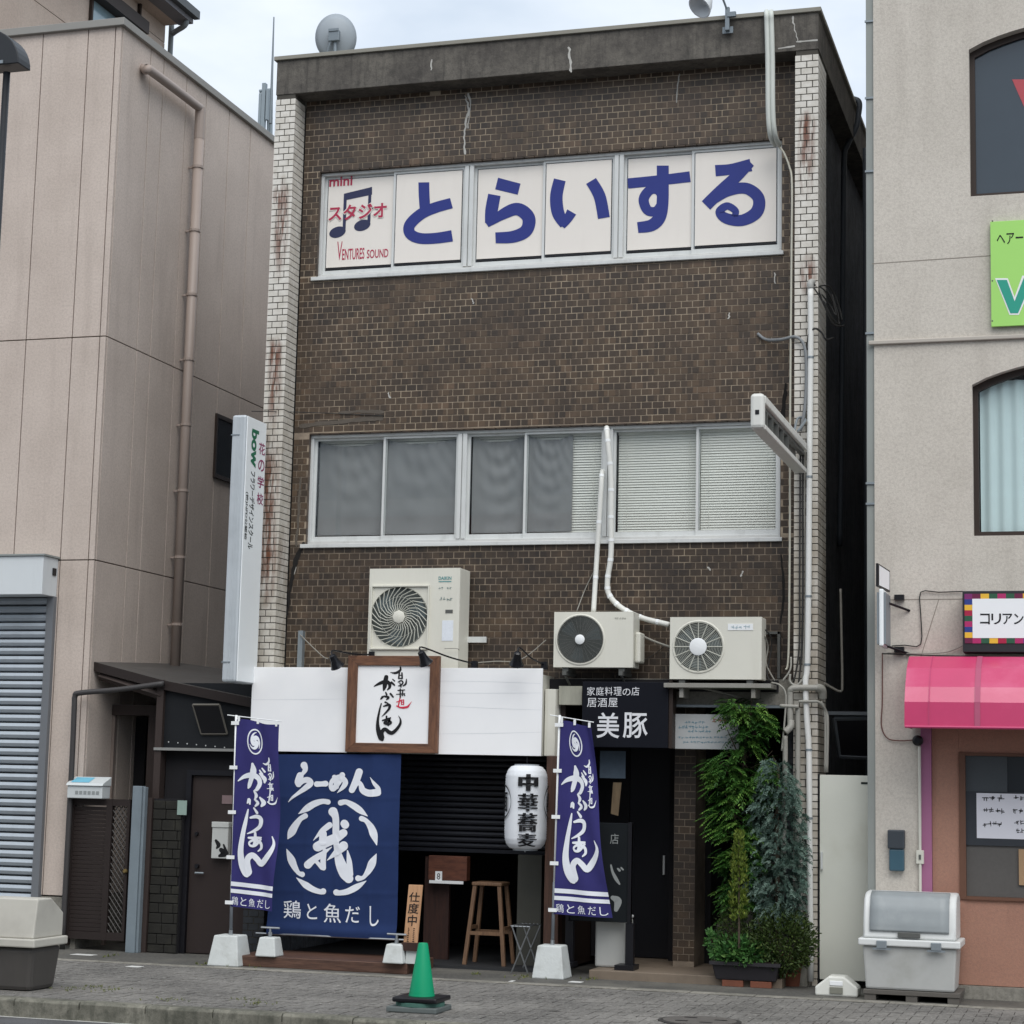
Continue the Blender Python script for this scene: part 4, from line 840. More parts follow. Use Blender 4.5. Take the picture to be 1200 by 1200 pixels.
# ================================================================== air conditioners
ACM = mat('ac_ivory', '#dad8cc', .5, .04, 5, streak=.14, grime='#9a9482'); ACD = mat('fan_recess', '#4c5250', .7, .1); GRIL = mat('ac_grille_light', '#bdbdb2', .5, .05); GRD = mat('ac_grille_dark', '#5a5b58', .5, .06); LBL = mat('ac_label_print', '#6b7f7e', .6, .05)
def ac_unit(px, Y, dep, fan, fr_px, style, label, legs=True):
    a = rect(*px, Y); X0, X1, Z0, Z1 = a; r = thing('air_conditioner', label, 'air conditioner', ((X0+X1)/2, Y+dep/2, Z0), 'outdoor air conditioner units')
    c = hit(*fan, 1, Y); R = fr_px/(CF/((c-CAM).dot(_f)))*1.02
    # casing with a round fan opening in its front
    cs = MB().box(X0, X1, Y+.02, Y+dep, Z0, Z1, back=True); n = 40
    ring = [(c.x+R*math.cos(2*math.pi*k/n), c.z+R*math.sin(2*math.pi*k/n)) for k in range(n)]
    def edge(x, z):
        dx, dz = x-c.x, z-c.z; t = min([q for q in ((X1-c.x)/dx if dx > 1e-9 else 9, (X0-c.x)/dx if dx < -1e-9 else 9, (Z1-c.z)/dz if dz > 1e-9 else 9, (Z0-c.z)/dz if dz < -1e-9 else 9)]); return c.x+dx*t, c.z+dz*t
    fp = MB()
    for k in range(n):
        p, q = ring[k], ring[(k+1) % n]; e, f_ = edge(*p), edge(*q); pts = [(p[0], Y, p[1]), (e[0], Y, e[1])]
        for cx_, cz_ in ((X0, Z0), (X1, Z0), (X1, Z1), (X0, Z1)):
            if abs(e[0]-f_[0]) > 1e-6 and abs(e[1]-f_[1]) > 1e-6 and ((abs(e[0]-cx_) < 1e-6 and abs(f_[1]-cz_) < 1e-6) or (abs(f_[0]-cx_) < 1e-6 and abs(e[1]-cz_) < 1e-6)): pts.append((cx_, Y, cz_))
        pts += [(f_[0], Y, f_[1]), (q[0], Y, q[1])]; fp.face(pts[::-1]); fp.face([(p[0], Y, p[1]), (q[0], Y, q[1]), (q[0], Y+.019, q[1]), (p[0], Y+.019, p[1])])
    for (x0, z0, x1, z1) in ((X0, Z0, X1, Z0), (X1, Z0, X1, Z1), (X1, Z1, X0, Z1), (X0, Z1, X0, Z0)): fp.face([(x0, Y, z0), (x1, Y, z1), (x1, Y+.0205, z1), (x0, Y+.0205, z0)])
    cs.build('casing', ACM, r, bevel=.006); fp.build('front_panel', ACM, r)
    MB().lathe([(R*.995, -.019), (R*.995, -.0175)], (c.x, Y, c.z), (0, -1, 0), 32).build('fan_recess', ACD, r)
    bl = MB()
    for k in range(3):
        t = k*2.094+.5; pts = []
        for q, rr in ((-.55, .25), (-.5, .9), (.15, .95), (.3, .3)): pts.append((c.x+R*rr*math.cos(t+q), Y+.0165+(.001 if q > 0 else 0), c.z+R*rr*math.sin(t+q)))
        bl.face(pts)
    bl.build('fan_blades', mat('fan_blade', '#5b6668', .5, .08), r)
    gr = MB(); yg = Y-.012
    def P(rr, t): return (c.x+R*rr*math.cos(t), yg, c.z+R*rr*math.sin(t))
    if style == 'spiral':
        for k in range(30):
            t = k*2*math.pi/30; gr.tube([P(.22, t), P(.45, t-.16), P(.7, t-.42), P(.98, t-.78)], .0052, 4)
        for rr in (.42, .66, .99): gr.tube([P(rr, q*math.pi/20) for q in range(41)], .0018, 4, cap=False)
        sq = rect(434, 686, 502, 761, Y-.02); 
        for z0, z1 in ((sq[2], sq[2]+.012), (sq[3]-.012, sq[3])): MB().box(sq[0], sq[1], Y-.024, Y-.001, z0, z1).build('grille_frame', ACM, r)
        for x0, x1 in ((sq[0], sq[0]+.012), (sq[1]-.012, sq[1])): MB().box(x0, x1, Y-.024, Y-.001, sq[2]+.012, sq[3]-.012).build('grille_frame', ACM, r)
    elif style == 'mesh':
        for q in range(17): gr.tube([P(.2+.79*q/16, k*math.pi/20) for k in range(41)], .0024, 4, cap=False)
        for k in range(28): t = k*2*math.pi/28; gr.tube([P(.2, t), P(.99, t)], .002, 4)
    else:
        for q in range(10): gr.tube([P(.42+.57*q/9, k*math.pi/20) for k in range(41)], .0017, 4, cap=False)
        for k in range(16): t = k*2*math.pi/16; gr.tube([P(.36, t), P(1.02, t)], .0052, 4)
    stuff(gr.build('fan_grille', GRD if style == 'mesh' else GRIL, r))
    hub = {'spiral': .22, 'mesh': .21, 'wheel': .36}[style]
    MB().lathe([(R*hub, 0), (R*hub, .008), (R*hub*.85, .013)], (c.x, Y-.014, c.z), (0, -1, 0), 8 if style == 'spiral' else 28).build('hub', WHITE if style != 'spiral' else ACM, r, auto=True)
    if style != 'spiral': MB().lathe([(R*1.0, 0), (R*1.04, .012), (R*1.09, .004), (R*1.1, 0)], (c.x, Y-.001, c.z), (0, -1, 0), 40, cap=False).build('fan_rim', ACM, r, smooth=True)
    if legs:
        for x in (X0+.12, X1-.12): MB().box(x-.03, x+.03, Y+.02, Y+dep+.03, Z0-.04, Z0-.001).build('foot', GRD, r)
    return r, a
r, a = ac_unit((431.5, 666, 538, 790), -.1, .33, (468, 723), 35, 'spiral', 'tall ivory air conditioner with spiral fan guard above the framed sign')
m_ = MB(); q = rect(514, 675.5, 529, 679.5, -.102); text_into(m_, 'DAIKIN', front(-.103), q[0], q[2], q[1], q[3], .02); q = rect(514, 681, 529, 682, -.102); m_.face([(q[0], -.103, q[2]), (q[1], -.103, q[2]), (q[1], -.103, q[3]), (q[0], -.103, q[3])]); m_.build('brand_print', mat('teal_print', '#4f8f92', .6, .05), r)
m_ = MB()
for x0, y0, x1, y1, n_ in ((514, 687.5, 519, 690.5, 2), (523, 687.5, 529, 690.5, 2), (515, 700, 530, 704, 4)): dabs(x0, y0, x1, y1, -.1035, n_, m_)
m_.build('small_print', LBL, r)
q = rect(522, 714.5, 530.5, 718.5, -.102); MB().box(q[0], q[1], -.104, -.1001, q[2], q[3]).build('handle_slot', GRD, r); q = rect(518, 727, 531, 751, -.102); MB().box(q[0], q[1], -.1035, -.1001, q[2], q[3]).build('rating_label', mat('white_label', '#dfe4ea', .5, .12, 40), r)
MB().box(a[1]-.1, a[1]-.0, .231, .274, a[2]+.35, a[2]+.40).build('wall_tie', ALU, r); MB().box(a[1], a[1]+.2, .2, .23, a[2]+.35, a[2]+.41).build('wall_tie', ALU, r)
cable([(521, 760, -.15), (535, 760, -.15), (538, 762, -.12)], .004, wire, 'thin wire handle on tall air conditioner corner', 'handle', name='wire_handle')
r, a = ac_unit((649, 717, 742, 782, ), -.12, .28, (680, 749.5), 27, 'mesh', 'white air conditioner with dark mesh fan left of the other small unit')
dabs(720, 723, 734, 726, -.1225, 5).build('brand_print', mat('pale_print', '#a7a69c', .6, .05), r)
MB().prism([(a[1]+.001, -.06, a[2]+.05), (a[1]+.001, .14, a[2]+.05), (a[1]+.001, .14, a[2]+.36), (a[1]+.001, -.06, a[2]+.36)], (.06, 0, 0)).build('valve_cover', ACM, r, bevel=.02)
for x in (a[0]+.1, a[1]-.14):
    MB().box(x, x+.04, -.14, .275, a[2]-.08, a[2]-.041).build('bracket_arm', GRD, r); MB().tube([(x+.02, -.1, a[2]-.08), (x+.02, .27, a[2]-.25)], .014, 6).build('bracket_brace', GRD, r)
r, a = ac_unit((785, 723, 892.5, 796), -.2, .26, (818.5, 758), 28, 'wheel', 'white air conditioner with round spoked fan nearest the right pillar')
q = rect(853, 731, 882.5, 738.5, -.202); MB().box(q[0], q[1], -.205, -.2001, q[2], q[3]).build('name_plate', WHITE, r); dabs(856, 733, 880, 737, -.2065, 5).build('brand_print', mat('faint_print', '#9fb3ba', .6, .05), r)
sh = tag(MB().box(a[0]-.05, a[1]+.1, -.24, .11, a[2]-.085, a[2]-.041).build('unit_shelf', mat('grey_angle_steel', '#8d8b84', .6, .12, 6, streak=.3, grime='#5c4a3a'), bevel=.003), 'grey steel shelf carrying the right air conditioner', 'shelf')
for x in (a[0]+.1, a[1]-.1): MB().box(x, x+.04, -.2, .11, a[2]-.18, a[2]-.086).build('bracket', MATS['grey_angle_steel'], sh)
# pipes of the small units
PIPEW = mat('white_pipe_tape', '#dcdcd6', .55, .06, 9, streak=.2, grime='#8d8a80')
def pipe_bands(pts, r_, label, bands, name='refrigerant_pipe', m=None, cat='pipe'):
    P3 = smooth_path([tuple(hit(x, y, 1, Y)) for x, y, Y in pts], 8); q = thing(name, label, cat, P3[-1])
    MB().tube(P3, r_, 10).build('pipe', m or PIPEW, q, smooth=True)
    for k in range(bands):
        i = int((k+.6)/bands*(len(P3)-2)); a_, b_ = Vector(P3[i]), Vector(P3[i+1]); MB().tube([a_, a_+(b_-a_).normalized()*.03], r_*1.1, 10).build('band', WHITE, q)
    return q
pipe_bands([(706, 552, .3), (705, 562, .22), (702, 610, .22), (699, 660, .22), (695.5, 717, .14)], .026, 'thin white pipe rising from the middle air conditioner to window', 3)
pipe_bands([(711, 501, .3), (712, 515, .2), (716, 560, .2), (716, 610, .2), (716, 650, .2), (712, 680, .2), (714, 697, .2), (728, 712, .2), (752, 724, .16), (784, 732, .1)], .028, 'thick taped white pipe running from window to the right air conditioner', 14)
cable([(676, 716, .15), (686, 690, .26), (697, 668, .26)], .006, wire, 'straight grey cable above the middle air conditioner')
cable([(752, 745, .1), (768, 752, .1), (785, 758, .05)], .012, wire, 'grey pipe joining the two small air conditioners')
cable([(742, 781, .2), (765, 768, .25), (778, 757, .26)], .004, wired, 'thin dark cable slanting between the small air conditioners')
cable([(784, 806, .1), (800, 803, .05), (830, 808, .05), (870, 818, .08)], .012, wire, 'loose grey cable across the concrete lintel')
# ================================================================== roof
rt = FT+.045
dc = hit(393, 42, 1, .25); r = thing('satellite_dish', 'grey satellite dish above left end of parapet', 'satellite dish', (dc.x, .25, rt)); DISH = mat('dish_grey', '#9aa2a8', .5, .05)
dd = Vector((.3, -.94, -.12)).normalized(); s = CF/((dc-CAM).dot(_f)); RD = 24.2/s
dp = [(0.001, 0), (RD*.4, .012), (RD*.75, .045), (RD, .085), (RD*1.01, .08), (RD*.75, .036), (RD*.4, .004), (.001, -.008)]
dd2 = -dd                                                              # the hollow faces away from the street
MB().lathe(dp, dc, dd2, 40, cap=False, sx=1.16, sy=1.0).build('dish', DISH, r, smooth=True)
bk = dc-dd2*.02
MB().tube([bk+Vector((0, 0, -.03)), (bk.x+.01, bk.y, rt)], .022, 8).build('mast', mat('galvanised', '#7d868c', .5, .08, metal=.4), r)
MB().box(bk.x-.065, bk.x+.065, bk.y-.05, bk.y-.0, bk.z-.08, bk.z+.04).build('mount', MATS['galvanised'], r, bevel=.008); MB().tube([bk+Vector((-.04, -.03, -.08)), (bk.x-.1, bk.y-.02, rt)], .012, 6).build('brace', MATS['galvanised'], r)
MB().box(bk.x-.06, bk.x+.06, bk.y-.06, bk.y-.051, bk.z+.03, bk.z+.06).build('clamp', MATS['galvanised'], r)
a_ = hit(321, 20, 1, 1.0); b_ = hit(316, 170, 1, 1.0); r = tag(MB().tube([(b_.x, 1.0, 9.41), (a_.x, 1.0, a_.z)], [.02, .008], 8).build('antenna_rod', MATS['galvanised']), 'thin vertical antenna rod at left roof corner', 'antenna'); 
# far mobile antenna rising behind the left building
F = 30; r = thing('mobile_antenna', 'grey panel antenna mast rising behind the left building', 'antenna', tuple(hit(315, 165, 1, F)))
g2 = mat('far_antenna_grey', '#8b969c', .6, .05)
for x, y0, y1, w_ in ((308, 97, 150, 4.2), (304, 109, 148, 3), (312.5, 104, 140, 2.5)): q = rect(x-w_/2, y0, x+w_/2, y1, F); MB().box(q[0], q[1], F, F+.15, q[2], q[3]).build('panel', g2, r, bevel=.01)
for x, y0 in ((315, 105), (318, 105)): q0, q1 = hit(x, y0, 1, F+.4), hit(x-.6, 175, 1, F+.4); MB().tube([q0, q1, (q1.x, q1.y, q1.z-6)], .05, 8).build('mast', g2, r)
for y in (107, 132, 140): q0, q1 = hit(304, y, 1, F+.2), hit(319, y-2, 1, F+.4); MB().tube([q0, q1], .05, 6).build('strut', g2, r)
# flood lamp on the parapet
c0 = hit(853, 36, 1, -.04); r = thing('flood_lamp', 'white flood lamp on bracket at parapet top', 'lamp', tuple(c0))
MB().box(c0.x-.055, c0.x+.055, -.05, -.0325, c0.z-.03, c0.z+.04).build('base_plate', MATS['galvanised'], r); MB().box(c0.x-.022, c0.x+.022, -.09, -.051, c0.z-.01, c0.z+.24).build('post', MATS['galvanised'], r, bevel=.004)
MB().box(c0.x+.0, c0.x+.09, -.1, -.06, c0.z+.13, c0.z+.18).build('clamp', MATS['galvanised'], r)
h0 = hit(826, 2, 1, -.6); MB().tube(smooth_path([(c0.x, -.07, c0.z+.2), (c0.x-.05, -.2, c0.z+.34), (h0.x+.08, -.5, h0.z+.14), (h0.x, -.6, h0.z+.06)], 5), .012, 6).build('arm', MATS['galvanised'], r)
MB().lathe([(.03, .06), (.06, .05), (.1, -.02), (.13, -.1), (.115, -.1), (.05, .0)], h0, (.45, .5, .75), 20).build('lamp_shade', mat('white_enamel', '#d5dade', .3, .03), r, auto=True)
# white ducts over the parapet
def duct(dx, label):
    P3 = [tuple(hit(x+dx, y, 1, Y)) for x, y, Y in ((902.5, 22, .45), (902.5, 14, .2), (902.5, 16, -.06), (903, 30, -.075), (904, 70, -.075), (904.5, 130, -.06), (907, 158, .0), (912, 170, .2))]
    o = MB().tube(smooth_path(P3, 6), .026 if dx else .034, 10).build('cable_duct', mat('duct_white', '#c9cdc6', .5, .05, streak=.2, grime='#8a8a80'), smooth=True); tag(o, label, 'duct')
duct(-4.2, 'thin white duct over the parapet, left of its thicker twin'); duct(1.2, 'thick white duct bent over the parapet near the right pillar')
cable([(911, 170, .2), (918, 178, .15), (925, 195, .1), (928, 215, .02), (927.5, 300, .0), (926, 480, -.01), (925.5, 640, -.01), (924, 765, -.01), (921, 785, -.02)], .011, mat('conduit_cream', '#b9b6a8', .5, .08), 'cream conduit running down left edge of right pillar', 'conduit')
cable([(888, 391, .27), (898, 398, .22), (915, 398, .05), (933, 395, -.03), (943, 407, -.05), (945, 440, -.05), (943, 480, -.05), (938, 505, -.05)], .017, mat('grey_conduit', '#7f8284', .5, .08), 'grey flexible conduit looping onto the right pillar', 'conduit')
# white downpipe on the right pillar
dpw = thing('downpipe', 'white downpipe on the front of right pillar', 'pipe', tuple(hit(950, 1150, 1, -.06)))
P3 = [tuple(hit(x, y, 1, Y)) for x, y, Y in ((950, 338, -.05), (950, 420, -.05), (948.5, 560, -.05), (947.5, 700, -.05), (946, 780, -.05), (944, 800, -.06), (945.5, 840, -.06), (948, 880, -.06), (948.5, 960, -.06), (950, 1150, -.06))]
PIP = mat('white_pvc', '#e0e0dc', .4, .04, 6, streak=.3, grime='#8f8d84'); MB().tube(smooth_path(P3, 5), .029, 12).build('pipe', PIP, dpw, smooth=True)
for k in (1, 2, 3, 4, 7, 8): p = Vector(P3[k]); MB().tube([p, p+Vector((0, 0, .02))], .034, 12).build('clip', ALUD, dpw)
MB().tube(smooth_path([P3[0], tuple(hit(950, 331, 1, -.04)), tuple(hit(955, 331, 1, .1)), tuple(hit(960, 334, 1, .5))], 4), .033, 10).build('elbow', mat('grey_pvc', '#a8a8a4', .5, .05), dpw, smooth=True)
# cable bundle on the pillar side and thin black cables
for k, pts in enumerate((((949, 331, -.06), (962, 350, -.02), (975, 378, .1), (985, 382, .2), (990, 381, .3)), ((952, 333, -.03), (966, 340, .1), (978, 362, .2), (984, 380, .2), (975, 372, .1), (965, 352, .05)), ((956, 336, .0), (972, 336, .2), (982, 355, .3), (987, 376, .3)), ((946, 410, -.05), (948, 392, -.06), (955, 385, -.06), (963, 390, -.02), (968, 398, .02), (976, 396, .2)), ((963, 345, .05), (973, 358, .15), (980, 370, .15), (976, 352, .15), (968, 338, .1)), ((958, 338, .02), (968, 362, .1), (979, 381, .2), (983, 372, .2), (975, 345, .2)))):
    cable(pts, .008 if k != 3 else .011, wired, 'dark loose cable in the tangle beside right pillar, strand %s' % ('outermost and longest', 'with the inner loop', 'arching over the top', 'lowest black loop', 'small upper loop', 'middle crossing strand')[k], group='cable tangle by the right pillar')
for k, (dx, m_) in enumerate(((0, wired), (2.5, wire), (-3, wired))):
    cable([(941+dx, 525, -.03), (940.5+dx, 600, -.035), (941+dx*1.3, 680, -.03), (939.5+dx, 760, -.03), (936+dx*2, 800, -.04)], .009, m_, 'thin %s cable beside the downpipe' % ('dark middle', 'grey right hand', 'dark left hand')[k])
# grey drain fittings at the foot of the pillar
GP = mat('grey_drain_plastic', '#9c9a92', .5, .1, 8, streak=.2, grime='#6b675e')
r = thing('drain_pipes', 'grey bent drain pipes at lower right pillar', 'pipe', tuple(hit(925, 1000, 1, -.1)))
def dp_(pts, rad, nm='pipe'): MB().tube(smooth_path([tuple(hit(x, y, 1, Y)) for x, y, Y in pts], 5), rad, 10).build(nm, GP, r, smooth=True)
dp_([(926, 850, -.08), (926, 815, -.08), (927, 808, -.09), (934, 806, -.09), (960, 806, -.08)], .03); dp_([(957, 806, -.07), (963, 808, -.03), (964, 818, .02)], .042, 'elbow')
dp_([(914, 827, -.1), (936, 828, -.1)], .018); dp_([(927, 845, -.08), (926, 852, -.1), (920, 858, -.12)], .034, 'elbow'); dp_([(920, 862, -.1), (920, 900, -.08), (918, 1000, -.08)], .026)
dp_([(935, 830, -.05), (935, 870, -.05), (934, 1000, -.05)], .027); dp_([(936, 822, -.1), (950, 822, -.1), (960, 823, -.08), (968, 834, .0), (970, 850, .0), (969, 905, .02)], .014); dp_([(962, 822, -.04), (967, 838, 0), (967, 905, .02)], .012)
dp_([(904, 800, -.05), (914, 803, -.1), (921, 815, -.1), (919, 850, -.1), (916, 880, -.1)], .009, 'cable'); dp_([(917, 798, -.05), (926, 785, -.05), (927, 770, -.03)], .009, 'cable'); dp_([(926, 790, -.05), (926, 799, -.05), (934, 803, -.05), (944, 790, -.05), (946, 770, -.04)], .012, 'cable')
dp_([(937, 950, -.04), (938, 1060, -.04), (936, 1158, -.04)], .022)
for pts in (((897, 738, -.05), (903, 746, .0), (904, 760, .05), (899, 790, .05), (906, 800, .05)), ((896, 745, -.05), (900, 758, .05), (898, 778, .05), (908, 798, .05))): cable(pts, .008, wired if pts[0][0] == 897 else wire, '%s hose behind the right air conditioner' % ('dark bent' if pts[0][0] == 897 else 'grey short'), 'hose', name='hose')
tag(MB().box(fx(911, 760, .2), fx(914, 760, .2), .2, .27, fz(912, 795, .2), fz(912, 740, .2)).box(fx(898, 741, .2), fx(914, 741, .2), .2, .27, fz(905, 743, .2), fz(905, 740, .2)).build('steel_angle', GRD), 'dark steel angle on wall right of the white air conditioner', 'bracket')
# ------------------------------------------------------------------ empty projecting sign frame on the right pillar
XF = hit(940, 505, 1, -.02).x; p0 = hit(887, 481, 0, XF-.0); Yf = p0.y; zc = p0.z; hh = .155; th = .06
r = thing('sign_frame', 'empty white projecting sign frame on the right pillar', 'sign', (XF, -.02, zc-.2)); FRM = mat('frame_enamel', '#d8d8d2', .45, .05, 5, streak=.3, grime='#8d877a')
MB().box(XF-th, XF+th, Yf, Yf+.1, zc-hh, zc+hh).build('end_cap', FRM, r, bevel=.03)
MB().box(XF-.015, XF+.02, Yf-.003, Yf+.001, zc-.035, zc+.005).build('end_slot', BLACK, r)
MB().box(XF-th, XF+th, Yf+.101, -.12, zc+hh-.075, zc+hh-.005).build('top_rail', FRM, r, bevel=.008); MB().box(XF-th, XF+th, Yf+.101, -.12, zc-hh+.004, zc-hh+.05).build('bottom_rail', FRM, r, bevel=.008)
MB().box(XF-.02, XF+.03, Yf+.101, -.005, zc+.04, zc+.075).build('spine', GRD, r)
MB().box(XF-th, XF-th+.012, Yf+.101, -.12, zc-hh+.051, zc+hh-.076).build('back_panel', mat('frame_inner', '#a9a9a4', .5, .08), r)
for k in range(5): y = Yf+.3+k*.3; MB().box(XF-.03, XF+.04, y, y+.035, zc-hh+.051, zc+.039).build('bar', GRD, r)
MB().tube(smooth_path([hit(935, 505, 1, -.3), hit(944, 492, 1, -.05), hit(935, 490, 1, -.05), hit(931, 505, 1, -.3)], 4), .012, 6).build('strap', ALUD, r)
# ------------------------------------------------------------------ tall projecting light box sign on the left pillar
XS = hit(313, 500, 1, -.12).x; q0 = hit(290, 490, 0, XS); Ys = q0.y; zt = q0.z+.04; zb = hit(283, 800, 0, XS).z
tk = fx(289, 600, Ys)-fx(271, 600, Ys)
r = thing('projecting_sign', 'tall white projecting light box sign on the left pillar', 'sign', (XS, Ys, zb)); LBX = mat('light_box_acrylic', '#eef2f3', .4, .03, 3); LBS = mat('light_box_metal', '#bcc2c6', .4, .1, 7, metal=.1, grime='#9aa0a4', grimeamt=.5)
m_ = MB(); m_.box(XS-tk, XS-.012, Ys, -.12, zb, zt); m_.build('case', LBS, r, bevel=.025)
MB().box(XS-.0119, XS, Ys+.012, -.13, zb+.012, zt-.012).build('face', LBX, r, bevel=.005)
for x in (.25, .45, .62): MB().box(XS-tk*x-.004, XS-tk*x+.004, Ys-.004, Ys+.0005, zb+.03, zt-.03).build('edge_rib', LBS, r)
for z in (zt-.22, zb+.2): MB().box(XS-tk-.003, XS-tk*.45, Ys-.006, Ys-.001, z, z+.012).build('clip', ALUD, r)
def sf(u, v): return (XS+.002, Ys+(-.12-Ys)*u, zt-(zt-zb)*v)
DG = mat('deep_green_print', '#1c6b4c', .5, .05); MG = mat('magenta_print', '#8c2a5c', .5, .05); GI = mat('grey_green_print', '#1d2523', .5, .05)
m_ = MB(); text_into(m_, 'bow', lambda u, v: sf(u, 1-v), .24, 1-.19, .6, 1-.045, .04, rot=True); m_.build('lettering', DG, r)
m_ = MB(); text_into(m_, 'フラワーデザインスクール', lambda u, v: sf(u, 1-v), .26, 1-.50, .52, 1-.205, .02, rot=True); m_.build('small_lettering', GI, r); m_ = MB(); text_into(m_, '(株)NFD公認校', lambda u, v: sf(u, 1-v), .06, 1-.47, .2, 1-.29, .015, rot=True); m_.build('fine_lettering', GI, r)
m_ = MB()
for n_, ch in enumerate('花の学校'): text_into(m_, ch, lambda u, v: sf(u, 1-v), .62, 1-.13-.064*n_, .94, 1-.085-.064*n_, .015)
m_.build('red_lettering', MG, r)
for z in (zt-.15, zb+.25): MB().box(XS-tk*.6, XS-tk*.4, -.119, -.0005, z-.05, z+.05).build('wall_bracket', DKBROWN, r)
cable([(295, 482, -.35), (350, 483, .2), (450, 487, .27)], .005, wired, 'thin dark stay wire from projecting sign to brick wall', 'wire', name='stay_wire')
# ================================================================== plants by the entrance
def leaf_mat(name, c0, c1, c2):
    b = NB(name); at = b.n('Attribute'); at.attribute_name = 'rnd_and_shade'; rp = b.n('ValToRGB'); e = rp.color_ramp.elements; e[0].color = srgb(c0); e[1].color = srgb(c2); q = e.new(.55); q.color = srgb(c1)
    b.link(at.outputs['Fac'], rp.inputs[0]); b.col(rp.outputs[0]); b.b.inputs['Roughness'].default_value = .45; b.b.inputs['Specular IOR Level'].default_value = .35
    t = b.n('BsdfTranslucent'); b.link(rp.outputs[0], t.inputs[0]); mx_ = b.n('MixShader'); mx_.inputs[0].default_value = .25; out = b.t.nodes['Material Output']
    b.link(b.b.outputs[0], mx_.inputs[1]); b.link(t.outputs[0], mx_.inputs[2]); b.link(mx_.outputs[0], out.inputs[0]); return b.m
def leaf(mb, p, d, up, l, w_, a):
    d = d.normalized(); s = d.cross(up); s = s.normalized() if s.length > 1e-4 else Vector((1, 0, 0)); nrm = s.cross(d)
    m1 = p+d*l*.35-nrm*w_*.12; m2 = p+d*l*.7-nrm*w_*.15; t = p+d*l-nrm*w_*.35
    mb.face([p, m1+s*w_*.5+nrm*w_*.12, m2+s*w_*.36+nrm*w_*.1, t], a); mb.face([p, t, m2-s*w_*.36+nrm*w_*.1, m1-s*w_*.5+nrm*w_*.12], a)
def rv(s=1): return Vector((random.gauss(0, s), random.gauss(0, s), random.gauss(0, s)))
def pinnate(mb, p, d, L_, a):
    d = d.normalized(); n = 6; side = d.cross(Vector((0, 0, 1))).normalized()
    for k in range(n):
        t = (k+1)/n; q = p+d*L_*t+Vector((0, 0, -.35*L_*t*t))
        for sg_ in (-1, 1): leaf(mb, q, side*sg_+d*.7+Vector((0, 0, -.3)), Vector((0, 0, 1)), L_*.42*(1-.25*t), L_*.13, min(1, max(0, a+random.gauss(0, .12))))
    leaf(mb, p+d*L_+Vector((0, 0, -.35*L_)), d+Vector((0, 0, -.5)), Vector((0, 0, 1)), L_*.4, L_*.13, a)
LG = leaf_mat('fresh_green_leaves', '#24471f', '#446f2e', '#82a850'); LB = leaf_mat('blue_green_needles', '#2b3f38', '#516a5f', '#8ba295'); LO = leaf_mat('olive_small_leaves', '#26331a', '#465a2a', '#6f7f45'); LM = leaf_mat('soft_green_leaves', '#2b5128', '#4f7c3f', '#88aa62'); LY = leaf_mat('yellow_green_sprays', '#3d4f1c', '#66782c', '#9aa64e')
BARK = mat('grey_brown_bark', '#4b4136', .9, .2, 20, bump=.5, bscale=40)
YP = -.12
# tall shrub with feathery leaves
base = hit(880, 1140, 1, .1); r = thing('leafy_shrub', 'tall bright green shrub with feathery leaves against the wall', 'shrub', (base.x, YP+.1, .1)); cr = MB(); st = MB()
path = [(885, 1130), (884, 1050), (880, 960), (872, 900), (876, 850), (882, 815)]
P3 = [hit(x, y, 1, YP+.12) for x, y in path]; st.tube(P3, [.022, .02, .017, .014, .01, .005], 8)
for bx0, by0, bx1, by1 in ((882, 1000, 850, 930), (880, 960, 845, 890), (876, 900, 850, 850), (876, 870, 900, 830), (882, 1040, 846, 1000), (883, 1000, 910, 950), (876, 850, 860, 828), (880, 900, 905, 880)):
    st.tube([hit(bx0, by0, 1, YP+.1), hit((bx0+bx1)/2, (by0+by1)/2+4, 1, YP), hit(bx1, by1, 1, YP-.12)], [.009, .007, .003], 6)
for n_ in range(150):
    y = 822+random.random()*245; cx = 876 if y < 870 else 872-(y-870)*.03; half = 14+20*math.sin(min(1, (y-812)/90)*1.57) if y < 930 else max(12, 34-(y-930)*.2)
    x = cx+random.uniform(-1, .9)*half
    if y > 930 and x > 884: continue
    dep = YP+.1+random.uniform(-.3, .12); c_ = hit(x, y, 1, dep); tone = random.gauss(.45, .2)+(.12 if dep < YP-.05 else -.15)  # random tone, with shade painted in: front clumps lighter, deeper ones darker
    st.tube([hit(cx+4, y+14, 1, YP+.12), c_], [.006, .003], 5)
    for q in range(random.randint(7, 13)):
        d = Vector((random.gauss((x-cx)/half*.7, .6), random.gauss(-.6, .4), random.gauss(-.1, .35))); pinnate(cr, c_+rv(.03), d, random.uniform(.08, .15), min(1, max(0, tone+random.gauss(0, .1))))
st.build('stem', BARK, r); stuff(cr.build('foliage', LG, r, attr=True))
